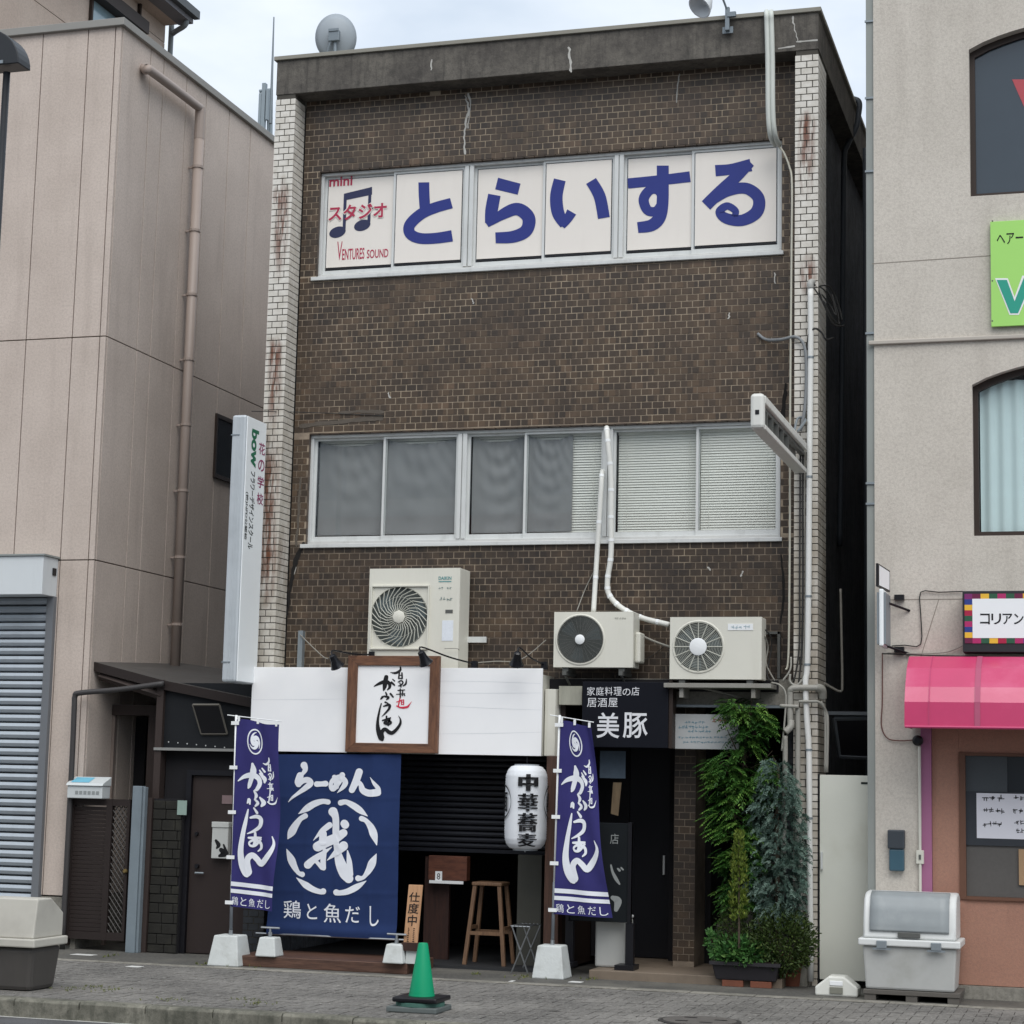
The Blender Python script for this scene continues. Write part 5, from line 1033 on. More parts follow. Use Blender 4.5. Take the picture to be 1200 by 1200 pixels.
# blue green conifer
base = hit(915, 1120, 1, -.1); r = thing('blue_conifer', 'blue green conifer standing before the right pillar', 'conifer', (base.x, -.12, .12)); cr = MB()
ax = [hit(912, 1100, 1, -.12), hit(910, 1000, 1, -.12), hit(912, 900, 1, -.12), hit(905, 885, 1, -.12)]; MB().tube(ax, [.03, .025, .014, .006], 8).build('stem', BARK, r)
for n_ in range(1350):
    y = 893+random.random()**.9*185; cx = 909+((y-890)/200)*5; half = (8+22*min(1, (y-886)/75)**.7)*random.choice((1, 1, 1, 1.1, .9)) if y < 1040 else 29-(y-1040)*.2
    x = cx+random.uniform(-1, 1)*half
    if y < 985 and x < 878: continue
    dep = -.12+random.uniform(-.3, .22); p = hit(x, y, 1, dep); out = Vector(((x-cx)/half*1.1+random.gauss(0, .4), -.6+random.gauss(0, .4), random.gauss(.15, .45))).normalized(); a_ = min(1, max(0, random.gauss(.5, .22)+(.1 if dep < -.2 else -.12)))  # inner sprays painted darker and front ones lighter, as depth shading
    L_ = random.uniform(.05, .1); side = out.cross(rv(1)).normalized()
    for q in range(9):
        t = q/8; pp = p+out*L_*t+Vector((0, 0, -.05*t*t))
        for sg_ in (-1, 1): leaf(cr, pp, out*.9+side*sg_*.9+rv(.3), out.cross(side), .034*(1.1-.5*t), .01, min(1, max(0, a_+.2*t+random.gauss(0, .08))))
stuff(cr.build('foliage', LB, r, attr=True))
# slender yellow green column
base = hit(866, 1080, 1, -.5); r = thing('slender_conifer', 'slender yellow green conifer between the shrub and blue conifer', 'conifer', (base.x, -.5, .2)); cr = MB()
MB().tube([hit(866, 1112, 1, -.5), hit(866, 985, 1, -.5)], [.012, .004], 6).build('stem', BARK, r)
for n_ in range(420):
    y = 975+random.random()*105; x = 866+random.uniform(-1, 1)*(4+6*min(1, (y-970)/50)); p = hit(x, y, 1, -.5+random.uniform(-.09, .09))
    for q in range(4): leaf(cr, p, Vector((random.gauss(0, .5), random.gauss(-.2, .5), 1)), rv(1), random.uniform(.03, .055), .01, min(1, max(0, random.gauss(.5, .22))))
stuff(cr.build('foliage', LY, r, attr=True))
# planters on bricks
PLB = mat('dark_planter_plastic', '#2c2a2e', .5, .08, 5, streak=.15, grime='#4b4744'); fp_ = hit(875, 1158, 2, .0)
YPL = fp_.y+.02; a = rect(833, 1128, 913, 1154, YPL)
tb = MB(); r = thing('trough_planter', 'long dark plastic trough planter raised on bricks', 'planter', ((a[0]+a[1])/2, YPL+.14, .08))
i0 = MB(); yf, yk = YPL, YPL+.3
z0, z1 = .062, a[3]; x0, x1 = a[0], a[1]
i0.taper((x0+x1)/2, (yf+yk)/2, z0, z1, x1-x0-.08, .22, x1-x0, .3); i0.build('trough', PLB, r, bevel=.01)
MB().box(x0-.012, x1+.012, yf-.022, yf+.0, z1-.03, z1+.002).box(x0-.012, x1+.012, yk, yk+.014, z1-.03, z1+.002).box(x0-.013, x0+.0, yf-.021, yk+.013, z1-.031, z1+.0015).box(x1, x1+.013, yf-.021, yk+.013, z1-.031, z1+.0015).build('rim', PLB, r)
MB().box(x0+.01, x1-.01, yf+.01, yk-.01, z1+.001, z1+.012).build('soil', mat('dark_soil', '#2b231c', .95, .3, 30), r)
CLAY = mat('red_clay', '#7a4a38', .85, .15, 9, grime='#4a3a30')
for k, x in enumerate((x0+.1, x1-.28)): tag(MB().box(x, x+.2, yf+.04, yf+.14, .001, .06).build('support_brick', CLAY, bevel=.004), 'red brick under the %s end of the trough planter' % ('left', 'right')[k], 'brick')
r2 = thing('clay_pot', 'reddish clay pot behind the trough planter end', 'pot', (x1+.08, yk+.0, .0)); c_ = (x1+.04, yk+.14, 0); MB().lathe([(.1, 0.001), (.14, .26), (.155, .265), (.155, .3), (.13, .3), (.12, .22)], c_, n=24).build('pot', CLAY, r2, auto=True); MB().lathe([(.0, .27), (.125, .27)], c_, n=20, cap=False).build('soil', MATS['dark_soil'], r2)
c2 = hit(938, 1156, 2, 0); r3 = thing('grey_pot', 'grey round pot beside the downpipe foot', 'pot', (c2.x, c2.y+.08, 0)); MB().lathe([(.07, 0.001), (.085, .15), (.09, .2), (.075, .2)], (c2.x, c2.y+.06, 0), n=20).build('pot', GREYC, r3, auto=True)
# bushes growing in the planters
def bush(name, label, px, py, rx, ry, Yc, dy, n, lsz, m, cat='plant', ar=.45, tilt=.2):
    c = hit(px, py, 1, Yc); s = CF/((c-CAM).dot(_f)); RX, RZ = rx/s, ry/s; r = thing(name, label, cat, (c.x, Yc, c.z-RZ)); cr = MB(); st = MB()
    for k in range(14): e = Vector((c.x+random.uniform(-1, 1)*RX*.8, Yc+random.uniform(-1, 1)*dy*.8, c.z+random.uniform(-.3, .8)*RZ)); st.tube([(c.x+random.uniform(-.3, .3)*RX, Yc, c.z-RZ*1.0), ((c.x+e.x)/2, (Yc+e.y)/2, c.z-.2*RZ), e], [.006, .005, .002], 5)
    for k in range(n):
        v = rv(1).normalized()*random.uniform(.45, 1.05)**.6*random.choice((1, 1, 1, 1.12)); 
        p = Vector((c.x+v.x*RX, Yc+v.y*dy, c.z+v.z*RZ)); a_ = random.gauss(.42, .2)
        for q in range(3): leaf(cr, p+rv(.012), v+rv(.6)+Vector((0, 0, tilt)), rv(1), lsz*random.uniform(.7, 1.3), lsz*ar, min(1, max(0, a_+random.gauss(0, .1))))
    st.build('stems', BARK, r); stuff(cr.build('foliage', m, r, attr=True)); return r
bush('low_bush', 'rounded olive green bush of tiny leaves at the pillar foot', 915, 1103, 39, 36, -.3, .22, 2200, .034, LO)
bush('low_bush', 'sparse olive shrub rising between trough planter and slender conifer', 858, 1085, 17, 22, -.32, .12, 300, .03, LO)
bush('trough_plants', 'soft light green leafy plants filling the trough planter', 868, 1116, 34, 16, YPL+.12, .16, 620, .06, LM, ar=.5)
bush('trough_plants', 'small trailing sprig at the left end of the trough planter', 836, 1101, 9, 9, YPL+.1, .08, 40, .05, LM, ar=.5)
# ================================================================== alley to the right
GATEW = mat('stained_ivory_panel', '#d6d7cc', .55, .06, 2.5, grime='#b5b3a2', grimeamt=.6)
a = rect(960.5, 908.5, 1023, 1147, .0); r = thing('alley_gate', 'plain off white metal gate closing the alley', 'gate', ((a[0]+a[1])/2, .0, .02)); MB().box(a[0], a[1], .0, .035, .07, a[3]).build('leaf', GATEW, r, bevel=.004)
MB().box(a[0]-.014, a[0]-.002, -.002, .04, .0, a[3]+.01).build('post', BLACK, r); MB().box(a[1]+.002, a[1]+.02, -.002, .04, .0, a[3]).build('post', BLACK, r)
q = rect(961.5, 998, 964, 1019, -.03); MB().box(q[0], q[1], -.035, -.022, q[2], q[3]).build('handle', ALU, r, bevel=.004); MB().box(q[0], q[1], -.0225, -.0005, q[2], q[2]+.02).build('handle_foot', ALU, r); MB().box(q[0], q[1], -.0225, -.0005, q[3]-.02, q[3]).build('handle_foot', ALU, r)
q = rect(1009, 916.5, 1018, 919, -.001); MB().box(q[0], q[1], -.003, -.0005, q[2], q[3]).build('maker_mark', GI, r)
# tilted dark window leaf standing open in the alley
ca = [hit(978, 842, 1, .5), hit(1023, 841, 1, .5), hit(1025, 888, 1, .75), hit(984, 886, 1, .75)]; r = thing('open_vent_window', 'dark framed vent window standing open in the alley', 'window', tuple(ca[3]))
GF = mat('grey_vent_frame', '#565b60', .5, .08)
for i in range(4): MB().tube([ca[i], ca[(i+1) % 4]], .024, 4).build('frame_bar', GF, r)
m_ = MB(); m_.face(ca); o = m_.build('pane', BLACK, r); sd_ = o.modifiers.new('thick', 'SOLIDIFY'); sd_.thickness = .006
MB().box(6.0, 6.56, .45, .52, fz(1000, 838, .48), fz(1000, 834, .48)).build('support_bar', GF, r)
cable([(985, 690, .6), (986, 740, .6), (987, 800, .6), (985, 810, .6), (975, 806, .55), (965, 800, .5)], .013, wire, 'grey cable hanging down inside the alley')
pr_ = thing('alley_pipe', 'dark vertical pipe running down in the alley', 'pipe', (6.3, 2.2, 0)); MB().tube([(6.22, 2.2, .0), (6.22, 2.2, 9)], .035, 8).build('pipe', mat('dark_grey_pipe', '#3d4248', .5, .1), pr_, smooth=True); MB().tube([(6.3, 2.2, .0), (6.3, 2.2, 9)], .025, 8).build('pipe', MATS['dark_grey_pipe'], pr_, smooth=True)
cable([(1000, 116, 2.9), (1007, 120, 2.9), (1006, 135, 2.9), (1003, 150, 2.9), (993, 170, 2.9), (989, 190, 2.9), (988, 300, 2.9), (986, 500, 2.9), (984, 640, 2.9)], .035, MATS['dark_grey_pipe'], 'dark hose hooked over the side parapet in the alley', 'hose', name='hose')
tag(MB().box(5.5, 8, 9.0, 9.2, 0, 8.2).build('alley_end_wall', SIDEC), 'dark wall closing the far end of alley', 'wall')
# ================================================================== left building with ribbed beige cladding panels
def render_mat(name, c0, c1, st='#6a615a', s=.25, bs=150):
    b = NB(name); out = b.mix(b.ramp(b.noise(1.2, 5), .35, .65), srgb(c0), srgb(c1)); g = b.noise(bs, 2)
    out = b.mix(b.math('MULTIPLY', b.ramp(b.noise(3.5, 4, (1.6, 1.6, .14)), .52, .75), s), out, srgb(st)); out = b.mix(b.math('MULTIPLY', b.ramp(g, .45, .7), .16), out, srgb('#5a504a')); out = b.mix(b.math('MULTIPLY', b.ramp(b.noise(38, 3, rough=.75), .42, .68), .22), out, srgb('#6b6058'))
    b.col(out); b.b.inputs['Roughness'].default_value = .85; b.bump(b.noise(55, 4, rough=.7), .5, .005); return b.m
CLAD = render_mat('pinkish_beige_cladding', '#c4b6ab', '#cfc1b6', '#8a7d74', .2); JOINT = mat('panel_joint', '#463e3a', .9, .1)
XP = -1.95; HP = 10.36
pk = thing('cladding_building', 'pinkish beige building of tall cladding panels at left', 'building', (-3.5, 4, 0))
MB().box(-9, XP-.031, .031, 9, 0, HP-.05).build('core', JOINT, pk)
zj = [0.55, 4.2, 6.72, HP]                                            # horizontal joints
fxs = [-5.2, -4.4, fx(-20, 300, 0), fx(46-6, 230, 0), fx(98-3, 200, 0), fx(127, 200, 0), XP]
def panel(x0, x1, y0, y1, z0, z1): MB().box(x0, x1, y0, y1, z0, z1).build('panel', CLAD, pk, bevel=.003)
SHX1 = fx(57, 800, 0); SHZ = fz(30, 700, 0)+.02
for a, b in zip(fxs[:-1], fxs[1:]):
    for z0, z1 in zip(zj[:-1], zj[1:]):
        if z0 < 1:                                                    # the shutter opening
            if b <= SHX1+.25 and a < SHX1: 
                if a > SHX1: panel(a+.006, b-.006, 0, .03, z0+.006, z1-.006)
                else:
                    if b > SHX1+.02: panel(SHX1+.0, b-.006, 0, .03, z0+.006, SHZ)
                    panel(a+.006, b-.006, 0, .03, SHZ+.001, z1-.006)
                continue
        panel(a+.006, b-.006-(.031 if b == XP else 0)+(.031 if b == XP else 0), 0, .03, z0+.006, z1-.006)
sys_ = [.031]+[hit(x, 250, 0, XP).y for x in (168, 184, 212, 236, 264, 290)]+[5.0, 6.2, 7.6, 9]
sw_ = MB()
YW1 = hit(254, 520, 0, XP).y
for a, b in zip(sys_[:-1], sys_[1:]):
    for z0, z1 in zip(zj[:-1], zj[1:]): panel(XP-.03, XP, a+.009, b-.009, z0+.006, z1-.006)
MB().box(-9, XP+.002, -.002, 9, 0, .54).build('plinth', GREYC, pk)
for (x0, x1, y0, y1) in ((-9, XP+.05, -.05, .14), (XP-.14, XP+.05, .141, 9)): MB().box(x0, x1, y0, y1, HP-.02, HP+.07).build('coping', mat('cladding_coping', '#8f8d88', .6, .06), pk, bevel=.006)
# side window
q0 = hit(252, 487, 0, XP+.0); q1 = hit(300, 560, 0, XP); q2 = hit(251, 557, 0, XP)
wn_ = MB().box(XP+.001, XP+.03, q0.y, q0.y+1.4, q2.z-.03, q2.z+.02).box(XP+.001, XP+.03, q0.y, q0.y+1.4, q0.z-.02, q0.z+.03).box(XP+.001, XP+.03, q0.y, q0.y+.04, q2.z+.02, q0.z-.02).build('window', DKBROWN, pk); MB().box(XP+.001, XP+.012, q0.y+.04, q0.y+1.4, q2.z+.02, q0.z-.02).build('pane', mat('dark_glass', '#20262b', .08, .03, spec=.8), wn_)
# downpipe of the left building
DPM = mat('beige_downpipe', '#a3958c', .45, .05); r = thing('beige_downpipe', 'beige downpipe bent along the side of left building', 'pipe', (XP+.1, 2, 3))
P_ = [hit(168, 80, 0, XP+.0), hit(172, 82, 0, XP+.1), hit(178, 84, 0, XP+.12), hit(228, 122, 0, XP+.12), hit(234, 130, 0, XP+.12), hit(233, 165, 0, XP+.12)]
MB().tube(smooth_path([tuple(p) for p in P_], 5), .055, 12).build('bend', DPM, r, smooth=True); xb = P_[-1]
MB().tube([xb+Vector((0, 0, .05)), (xb.x, xb.y, 3.0)], .06, 12).build('pipe', DPM, r, smooth=True); MB().tube([xb+Vector((0, 0, .42)), xb+Vector((0, 0, .02))], .062, 12).build('socket', DPM, r)
for k in range(9): z = xb.z-.35-k*.8; MB().tube([(xb.x, xb.y, z), (xb.x, xb.y, z+.03)], .07, 12).box(XP+.002, xb.x, xb.y-.012, xb.y+.012, z+.005, z+.025).build('clip', DPM, r)
# shutter box and shutter
r = thing('shutter_box', 'white metal shutter box over the garage shutter', 'box', (-4, -.1, SHZ)); a = rect(-80, 652, 50, 699, -.32); SBX = mat('shutter_box_white', '#d3d8da', .5, .04, 4, streak=.15, grime='#9a9c9a')
MB().box(-5.6, a[1], -.32, -.001, a[2]+.02, a[3]).build('case', SBX, r, bevel=.006); MB().box(a[1]-.001, a[1]+.012, -.12, -.05, a[2]+.25, a[2]+.33).build('bolt_plate', BLACK, r); MB().box(-5.6, a[1]+.02, -.34, -.0, a[3]+.001, a[3]+.02).build('cap', mat('cap_grey', '#8f9492', .5, .05), r)
r = thing('garage_shutter', 'grey slatted garage shutter at far left', 'shutter', (-4, -.03, 0)); SL = mat('shutter_slat_grey', '#aeb6bd', .35, .07, 4, metal=.35, streak=.2, grime='#6d7276')
xs1 = fx(54, 800, -.03)-.03; zz = .02; n = 0
while zz < a[2]+.02:
    MB().prism([(-5.5, .02, zz), (-5.5, -.022, zz+.012), (-5.5, -.034, zz+.045), (-5.5, -.02, zz+.078), (-5.5, .02, zz+.084), (-5.5, .028, zz+.05)], (xs1+5.5, 0, 0)).build('slat', SL, r); zz += .092
MB().box(xs1+.002, xs1+.09, -.06, .04, 0, a[2]+.02).build('guide_rail', mat('guide_grey', '#6f7276', .5, .06), r)
# ================================================================== house behind with horizontal siding and eaves
XH = -4.3; SID = render_mat('peach_siding', '#c2b0a2', '#ccbcae', '#9a8c80', .12, 90)
ye = hit(193, 50, 0, XH).y; hs = thing('siding_house', 'peach siding house rising behind the left building', 'house', (-5, 3, 0)); MB().box(-12, XH-.02, .6, ye, 8, 19).build('core', JOINT, hs)
for k in range(7): z0 = hit(50, 0, 0, XH).z-3.2+k*.78; MB().box(XH-.02, XH, .6, ye-.002, z0+.006, z0+.774).build('siding_board', SID, hs)
wy0, wy1, wz0 = hit(106, 10, 0, XH).y, hit(160, 30, 0, XH).y, hit(106, 30, 0, XH).z-.2
wn_ = MB().box(XH+.001, XH+.05, wy0-.04, wy0, wz0, wz0+2).box(XH+.001, XH+.05, wy1, wy1+.04, wz0, wz0+2).build('window', DKBROWN, hs); hm = hit(122, 0, 0, XH).z
MB().box(XH+.001, XH+.02, wy0, wy1, wz0, hm-.12).build('pane', mat('pale_reflecting_glass', '#8ea6b0', .1, .05, spec=.7), wn_); MB().prism([(XH+.001, wy0-.04, hm-.13), (XH+.001, wy1+.04, hm-.13), (XH+.001, wy1+.04, hm+.05), (XH+.001, wy0-.04, hm+.05)], (.18, 0, 0)).build('hood', DKBROWN, wn_)
E_ = hit(226, 27, 0, XH+.45); ez = E_.z; ys_ = hit(186, 2, 0, XH).y
rf = MB().box(XH-6, XH+.22, .3, E_.y, ez, ez+.2).build('eaves', SID, hs)
MB().box(XH+.221, XH+.45, .3, E_.y+.01, ez-.01, ez+.2).build('barge_board', mat('grey_eaves', '#77767a', .6, .1, 3), rf)
MB().box(XH+.451, XH+.54, .3, E_.y+.04, ez+.06, ez+.18).build('gutter', mat('gutter_grey', '#4f5355', .5, .05), rf)
MB().tube(smooth_path([(XH+.4, E_.y-.1, ez+.02), (XH+.38, E_.y-.12, ez-.08), (XH+.09, ye+.06, ez-.1), (XH+.07, ye+.05, ez-.25), (XH+.07, ye+.05, 9)], 4), .04, 8).build('gutter_pipe', mat('pipe_grey', '#7d8587', .5, .05), hs, smooth=True)
# ================================================================== passage between left building and brick building
BR = mat('brown_steel', '#2e2725', .55, .1, 5, spec=.25); BR2 = mat('brown_steel_lighter', '#3d3431', .55, .1, 5, spec=.25)
# lean-to roof and annex
A, B, Cc = hit(105, 774, 1, .12), hit(191, 797, 1, .05), hit(295, 818, 1, .05)
an = thing('annex', 'dark lean-to annex between left building and brick building', 'annex', (-.6, .6, 0))
m_ = MB(); bkA, bkC = Vector((A.x, 2.2, fz(112, 776, 2.2))), Vector((Cc.x, 2.2, fz(275, 798, 2.2))); m_.prism([A, B, Cc, bkC, bkA], (0, 0, -.035)); m_.build('roof', mat('dark_tin_roof', '#55524f', .5, .15, 4, metal=.3), an)
for p, q in ((A, B), (B, Cc)): MB().prism([p+Vector((0, -.012, -.002)), q+Vector((0, -.012, -.002)), q+Vector((0, -.012, -.1)), p+Vector((0, -.012, -.1))], (0, .01, 0)).build('fascia', BR, an)
MB().tube([A+Vector((.12, .03, -.17)), B+Vector((-.02, .03, -.17))], .045, 4).build('beam', BR2, an)
a = rect(193, 806, 300, 877, .1); SDG = mat('dark_siding', '#1f2124', .6, .15, 6, spec=.2); MB().box(a[0], -.002, .1, .16, a[2], a[3]+.05).build('upper_wall', SDG, an)
MB().box(a[0]-.08, a[0]-.002, .05, .17, .0, a[3]+.08).build('corner_post', BR2, an); MB().box(a[0]-.08, -.002, .03, .17, a[2]-.03, a[2]-.001).build('trim', mat('grey_trim', '#8b8b88', .6, .08), an)
for z in (a[2]+.06, a[3]-.02):
    for k in range(7): MB().lathe([(.008, 0), (.004, .006)], (a[0]+.06+k*.11, .1, z-.008*k), (0, -1, 0), 8).build('rivet', ALU, an)
vt = thing('vent_frame', 'small tilted dark vent window in the annex wall', 'window', tuple(hit(250, 860, 1, .0))); cc = [hit(226, 826, 1, -.05), hit(257, 826, 1, -.05), hit(266, 860, 1, .08), hit(236, 860, 1, .08)]
for i in range(4): MB().tube([cc[i], cc[(i+1) % 4]], .013, 4).build('frame_bar', mat('weathered_frame', '#6a665e', .6, .1), vt)
m_ = MB(); m_.face(cc); o = m_.build('pane', BLACK, vt); sd_ = o.modifiers.new('thick', 'SOLIDIFY'); sd_.thickness = .006
MB().box(a[0], -.002, .18, .24, .0, a[2]-.031).build('lower_wall', DARK, an)
MB().box(XP+.01, -.01, 2.3, 2.4, 0, 3.1).build('back_wall', DARK, an)
# door of the annex
q = rect(222, 905, 285, 1128, .1); dr = MB().box(q[0], -.01, .1, .14, .01, q[3]-.04).build('door', mat('brown_door', '#352d2b', .5, .08, 4, spec=.25), an, bevel=.003); dr['label'] = 'plain dark brown door with lever handle'
MB().box(q[0]-.06, q[0]-.003, .06, .16, 0, q[3]+.02).box(q[0]-.003, -.005, .06, .16, q[3]-.035, q[3]+.02).build('door_frame', BLACK, an)
k_ = hit(232, 1023, 1, .05); MB().tube([(k_.x-.04, .06, k_.z), (k_.x+.06, .06, k_.z)], .011, 6).build('door_handle', ALUD, dr); MB().lathe([(.022, 0), (.022, .04)], (k_.x-.03, .1, k_.z+.07), (0, -1, 0), 12).build('lock', BLACK, dr); k_ = hit(231, 977, 1, .1); MB().lathe([(.022, 0), (.018, .03)], (k_.x, .1, k_.z), (0, -1, 0), 12).build('lock', BLACK, dr)
e = rect(250, 964, 269, 1006, .06); r = thing('letter_box', 'white letter box with black blot fixed on the brown door', 'letter box', ((e[0]+e[1])/2, .06, e[2])); MB().box(e[0], e[1], .02, .099, e[2], e[3]).build('case', mat('letter_box_white', '#c4c6c2', .5, .05), r, bevel=.006); MB().box(e[0]-.005, e[1]+.005, .01, .0985, e[3]-.05, e[3]+.008).build('flap', MATS['letter_box_white'], r, bevel=.005)
brush([[(253, 985, 3), (256, 990, 5), (254, 994, 2)], [(259, 996, 5), (263, 1000, 8), (257, 1003, 3)], [(262, 990, 2), (266, 1000, 4)]], lambda x, y, l: hit(x, y, 1, .018-l*.0004)).build('ink_blot', INKB, r)
e = rect(260, 932, 272, 942, .09); tag(MB().box(e[0], e[1], .093, .099, e[2], e[3]).build('door_plate', mat('pinkish_plate', '#7d6a6a', .6, .1)), 'small pinkish plate on the brown door', 'plate')
# stone faced wall by the door, each stone its own piece
e = rect(176, 936, 205, 1122, .0); stn = mat('dark_wall_stone', '#252420', .9, .35, 9, bump=.6, grime='#3c3b31'); sw2 = thing('stone_wall', 'narrow dark stone faced wall left of the brown door', 'wall', ((e[0]+e[1])/2, .05, 0)); MB().box(e[0], q[0]-.062, .012, .16, .0, e[3]).build('core', DARK, sw2)
z = .004
while z < e[3]-.05:
    h = random.uniform(.08, .12); x = e[0]
    xe = q[0]-.064
    while x < xe-.02:
        w_ = min(random.uniform(.1, .2), xe-x); MB().box(x+.004, x+w_-.003, random.uniform(-.012, .0), .012, z+.004, min(z+h, e[3])-.003).build('stone', stn, sw2, bevel=.006); x += w_
    z += h
e = rect(208, 938, 219, 955, -.014); tag(MB().box(e[0], e[1], -.02, -.0135, e[2], e[3]).build('meter_plate', mat('pale_green_plate', '#8fa39a', .5, .12, 20)), 'small pale green plate on the stone wall', 'plate')
# gate
e = rect(76, 936, 148, 1101, -.06); gz0, gz1 = e[2], e[3]; r = thing('passage_gate', 'dark brown slatted gate with lattice strip at left passage', 'gate', ((e[0]+e[1])/2, -.05, 0)); gx = [e[0], fx(84, 1020, -.06), fx(122, 1020, -.06), fx(129, 1020, -.06), fx(147, 1020, -.06), e[1]]
MB().box(gx[0], gx[1], -.08, -.02, .04, gz1).build('stile', BR, r); MB().box(gx[2], gx[3], -.08, -.02, gz0, gz1).build('stile', BR, r); MB().box(gx[4], gx[5]+.02, -.08, -.02, gz0, gz1).build('stile', BR, r)
for z0, z1 in ((gz1-.07, gz1-.001), (gz0, gz0+.08)): MB().box(gx[1]+.001, gx[2]-.001, -.078, -.022, z0, z1).box(gx[3]+.001, gx[4]-.001, -.078, -.022, z0, z1).build('rail', BR, r)
zz = gz0+.082
while zz < gz1-.09: MB().prism([(gx[1], -.06, zz), (gx[1], -.0615, zz+.003), (gx[1], -.0615, zz+.039), (gx[1], -.06, zz+.041), (gx[1], -.04, zz+.041), (gx[1], -.04, zz)], (gx[2]-gx[1], 0, 0)).build('slat', BR, r); zz += .044
lt = MB(); zz = gz0+.08; wg = gx[4]-gx[3]
for k in range(-3, 26):
    for sg_ in (1, -1):
        x0, x1 = (gx[3], gx[4]) if sg_ > 0 else (gx[4], gx[3]); z0 = zz+k*.07; z1 = z0+wg*1.3; t0, t1 = max(0, (zz-z0)/(z1-z0)), min(1, (gz1-.07-z0)/(z1-z0))
        if t1-t0 > .05: lt.tube([(x0+(x1-x0)*t0, -.05+.004*sg_, z0+(z1-z0)*t0), (x0+(x1-x0)*t1, -.05+.004*sg_, z0+(z1-z0)*t1)], .006, 4)
lt.build('lattice', mat('lattice_grey', '#3d3a38', .5, .1), r); k_ = hit(147, 1021, 1, -.09); MB().lathe([(.022, 0), (.026, .02), (.015, .04)], (k_.x, -.08, k_.z), (0, -1, 0), 12).build('knob', mat('brass_knob', '#8f7a4e', .4, .05, metal=.6), r, auto=True)
e2 = rect(152, 921, 166, 1117, -.1); tag(MB().box(e2[0], e2[1]-.03, -.12, -.03, .0, e2[3]).box(e2[1]-.029, e2[1], -.1, -.03, .0, e2[3]-.01).build('gate_post', mat('weathered_post_steel', '#78838a', .5, .15, 6, streak=.3, grime='#4d5254'), bevel=.005), 'pale grey steel post beside the passage gate', 'post')
e3 = rect(167, 935, 174, 1121, -.03); tag(MB().box(e3[0], e3[1], -.03, .05, .0, e3[3]).build('brown_post', BR2, bevel=.004), 'slim brown post between grey post and stone wall', 'post')
# mail box on the gate
e = rect(83, 921, 124, 933, -.12); r = thing('mail_box', 'white mail box with pale blue lid on the gate', 'mail box', ((e[0]+e[1])/2, -.1, e[2])); MB().box(e[0], e[1], -.2, -.02, gz1+.002, e[3]).build('case', mat('mail_box_white', '#c8cdcd', .4, .04), r, bevel=.008)
m_ = MB(); zt = e[3]; m_.prism([(e[0]-.01, -.22, zt+.002), (e[0]-.01, -.02, zt+.002), (e[0]-.01, -.02, zt+.1), (e[0]-.01, -.2, zt+.03)], (e[1]-e[0]+.02, 0, 0)); m_.build('lid', MATS['mail_box_white'], r, bevel=.006); m_ = MB(); m_.face([(e[0]+.03, -.19, zt+.037), (e[0]+.25, -.19, zt+.037), (e[0]+.25, -.05, zt+.091), (e[0]+.03, -.05, zt+.091)]); m_.build('blue_label', mat('pale_blue_label', '#6fb4cc', .5, .05), r)
q_ = rect(88, 927, 118, 931, -.203); m_ = MB(); 
for k in range(6): m_.face([(q_[0]+k*.05, -.2035, q_[2]), (q_[0]+k*.05+.035, -.2035, q_[2]), (q_[0]+k*.05+.035, -.2035, q_[3]), (q_[0]+k*.05, -.2035, q_[3])])
m_.build('name_print', mat('faint_grey_print', '#8d9292', .6, .05), r)
# passage door frame behind the gate
YG = .55; b0 = rect(106, 826, 183, 838, YG); r = an; MB().box(XP+.01, b0[1], YG, YG+.1, b0[2], b0[3]).build('beam', BR2, r); p0 = rect(168, 838, 181, 1100, YG); MB().box(p0[0], p0[1], YG+.005, YG+.09, 0, b0[2]-.001).build('post', BR2, r)
MB().box(XP+.005, fx(134, 880, YG+.05), YG+.03, YG+.08, 0, b0[2]-.001).build('side_panel', render_mat('passage_panel', '#7d7069', '#877a72'), r); MB().box(fx(133, 880, YG+.6), fx(170, 880, YG+.6), YG+.6, YG+.64, 0, b0[2]).build('inner_door', DARK, r)
# dark gutter pipe
GPm = mat('dark_gutter_pipe', '#3f3d3d', .5, .08); o = MB().tube(smooth_path([tuple(hit(192, 801, 1, .0)), tuple(hit(140, 808, 1, -.06)), tuple(hit(94, 812, 1, -.12)), tuple(hit(88, 816, 1, -.12)), tuple(hit(87, 830, 1, -.12)), tuple(hit(84, 900, 1, -.12)), (hit(84, 900, 1, -.12).x, -.12, 0)], 5), .03, 10).build('gutter_pipe', GPm, smooth=True); tag(o, 'dark gutter pipe running from annex roof down the gate side', 'pipe')
# ================================================================== street furniture on the left
PB = hit(8, 85, 1, -3.9); LB_ = mat('black_lamp_steel', '#24272b', .4, .08); r = thing('street_lamp', 'black street lamp with curved hood at left edge', 'street lamp', (PB.x, -3.9, 0)); MB().tube([(PB.x, -3.9, .003), (PB.x, -3.9, PB.z)], .033, 12).build('pole', LB_, r, smooth=True); MB().lathe([(.09, .003), (.09, .05), (.05, .08)], (PB.x, -3.9, 0), n=16).build('base', LB_, r)
m_ = MB(); c0 = hit(-14, 82, 1, -3.9); RX = fx(28, 80, -3.9)-c0.x
pts = [(c0.x+RX*math.cos(t), -4.0, c0.z+RX*.95*math.sin(t)) for t in [k*math.pi/20 for k in range(0, 21)]]; m_.prism(pts, (0, .22, 0)); m_.build('hood', LB_, r, bevel=.008); MB().box(PB.x-.02, PB.x+.02, -4.012, -4.001, PB.z+.05, PB.z+.08).build('lamp_lens', ALUD, r)
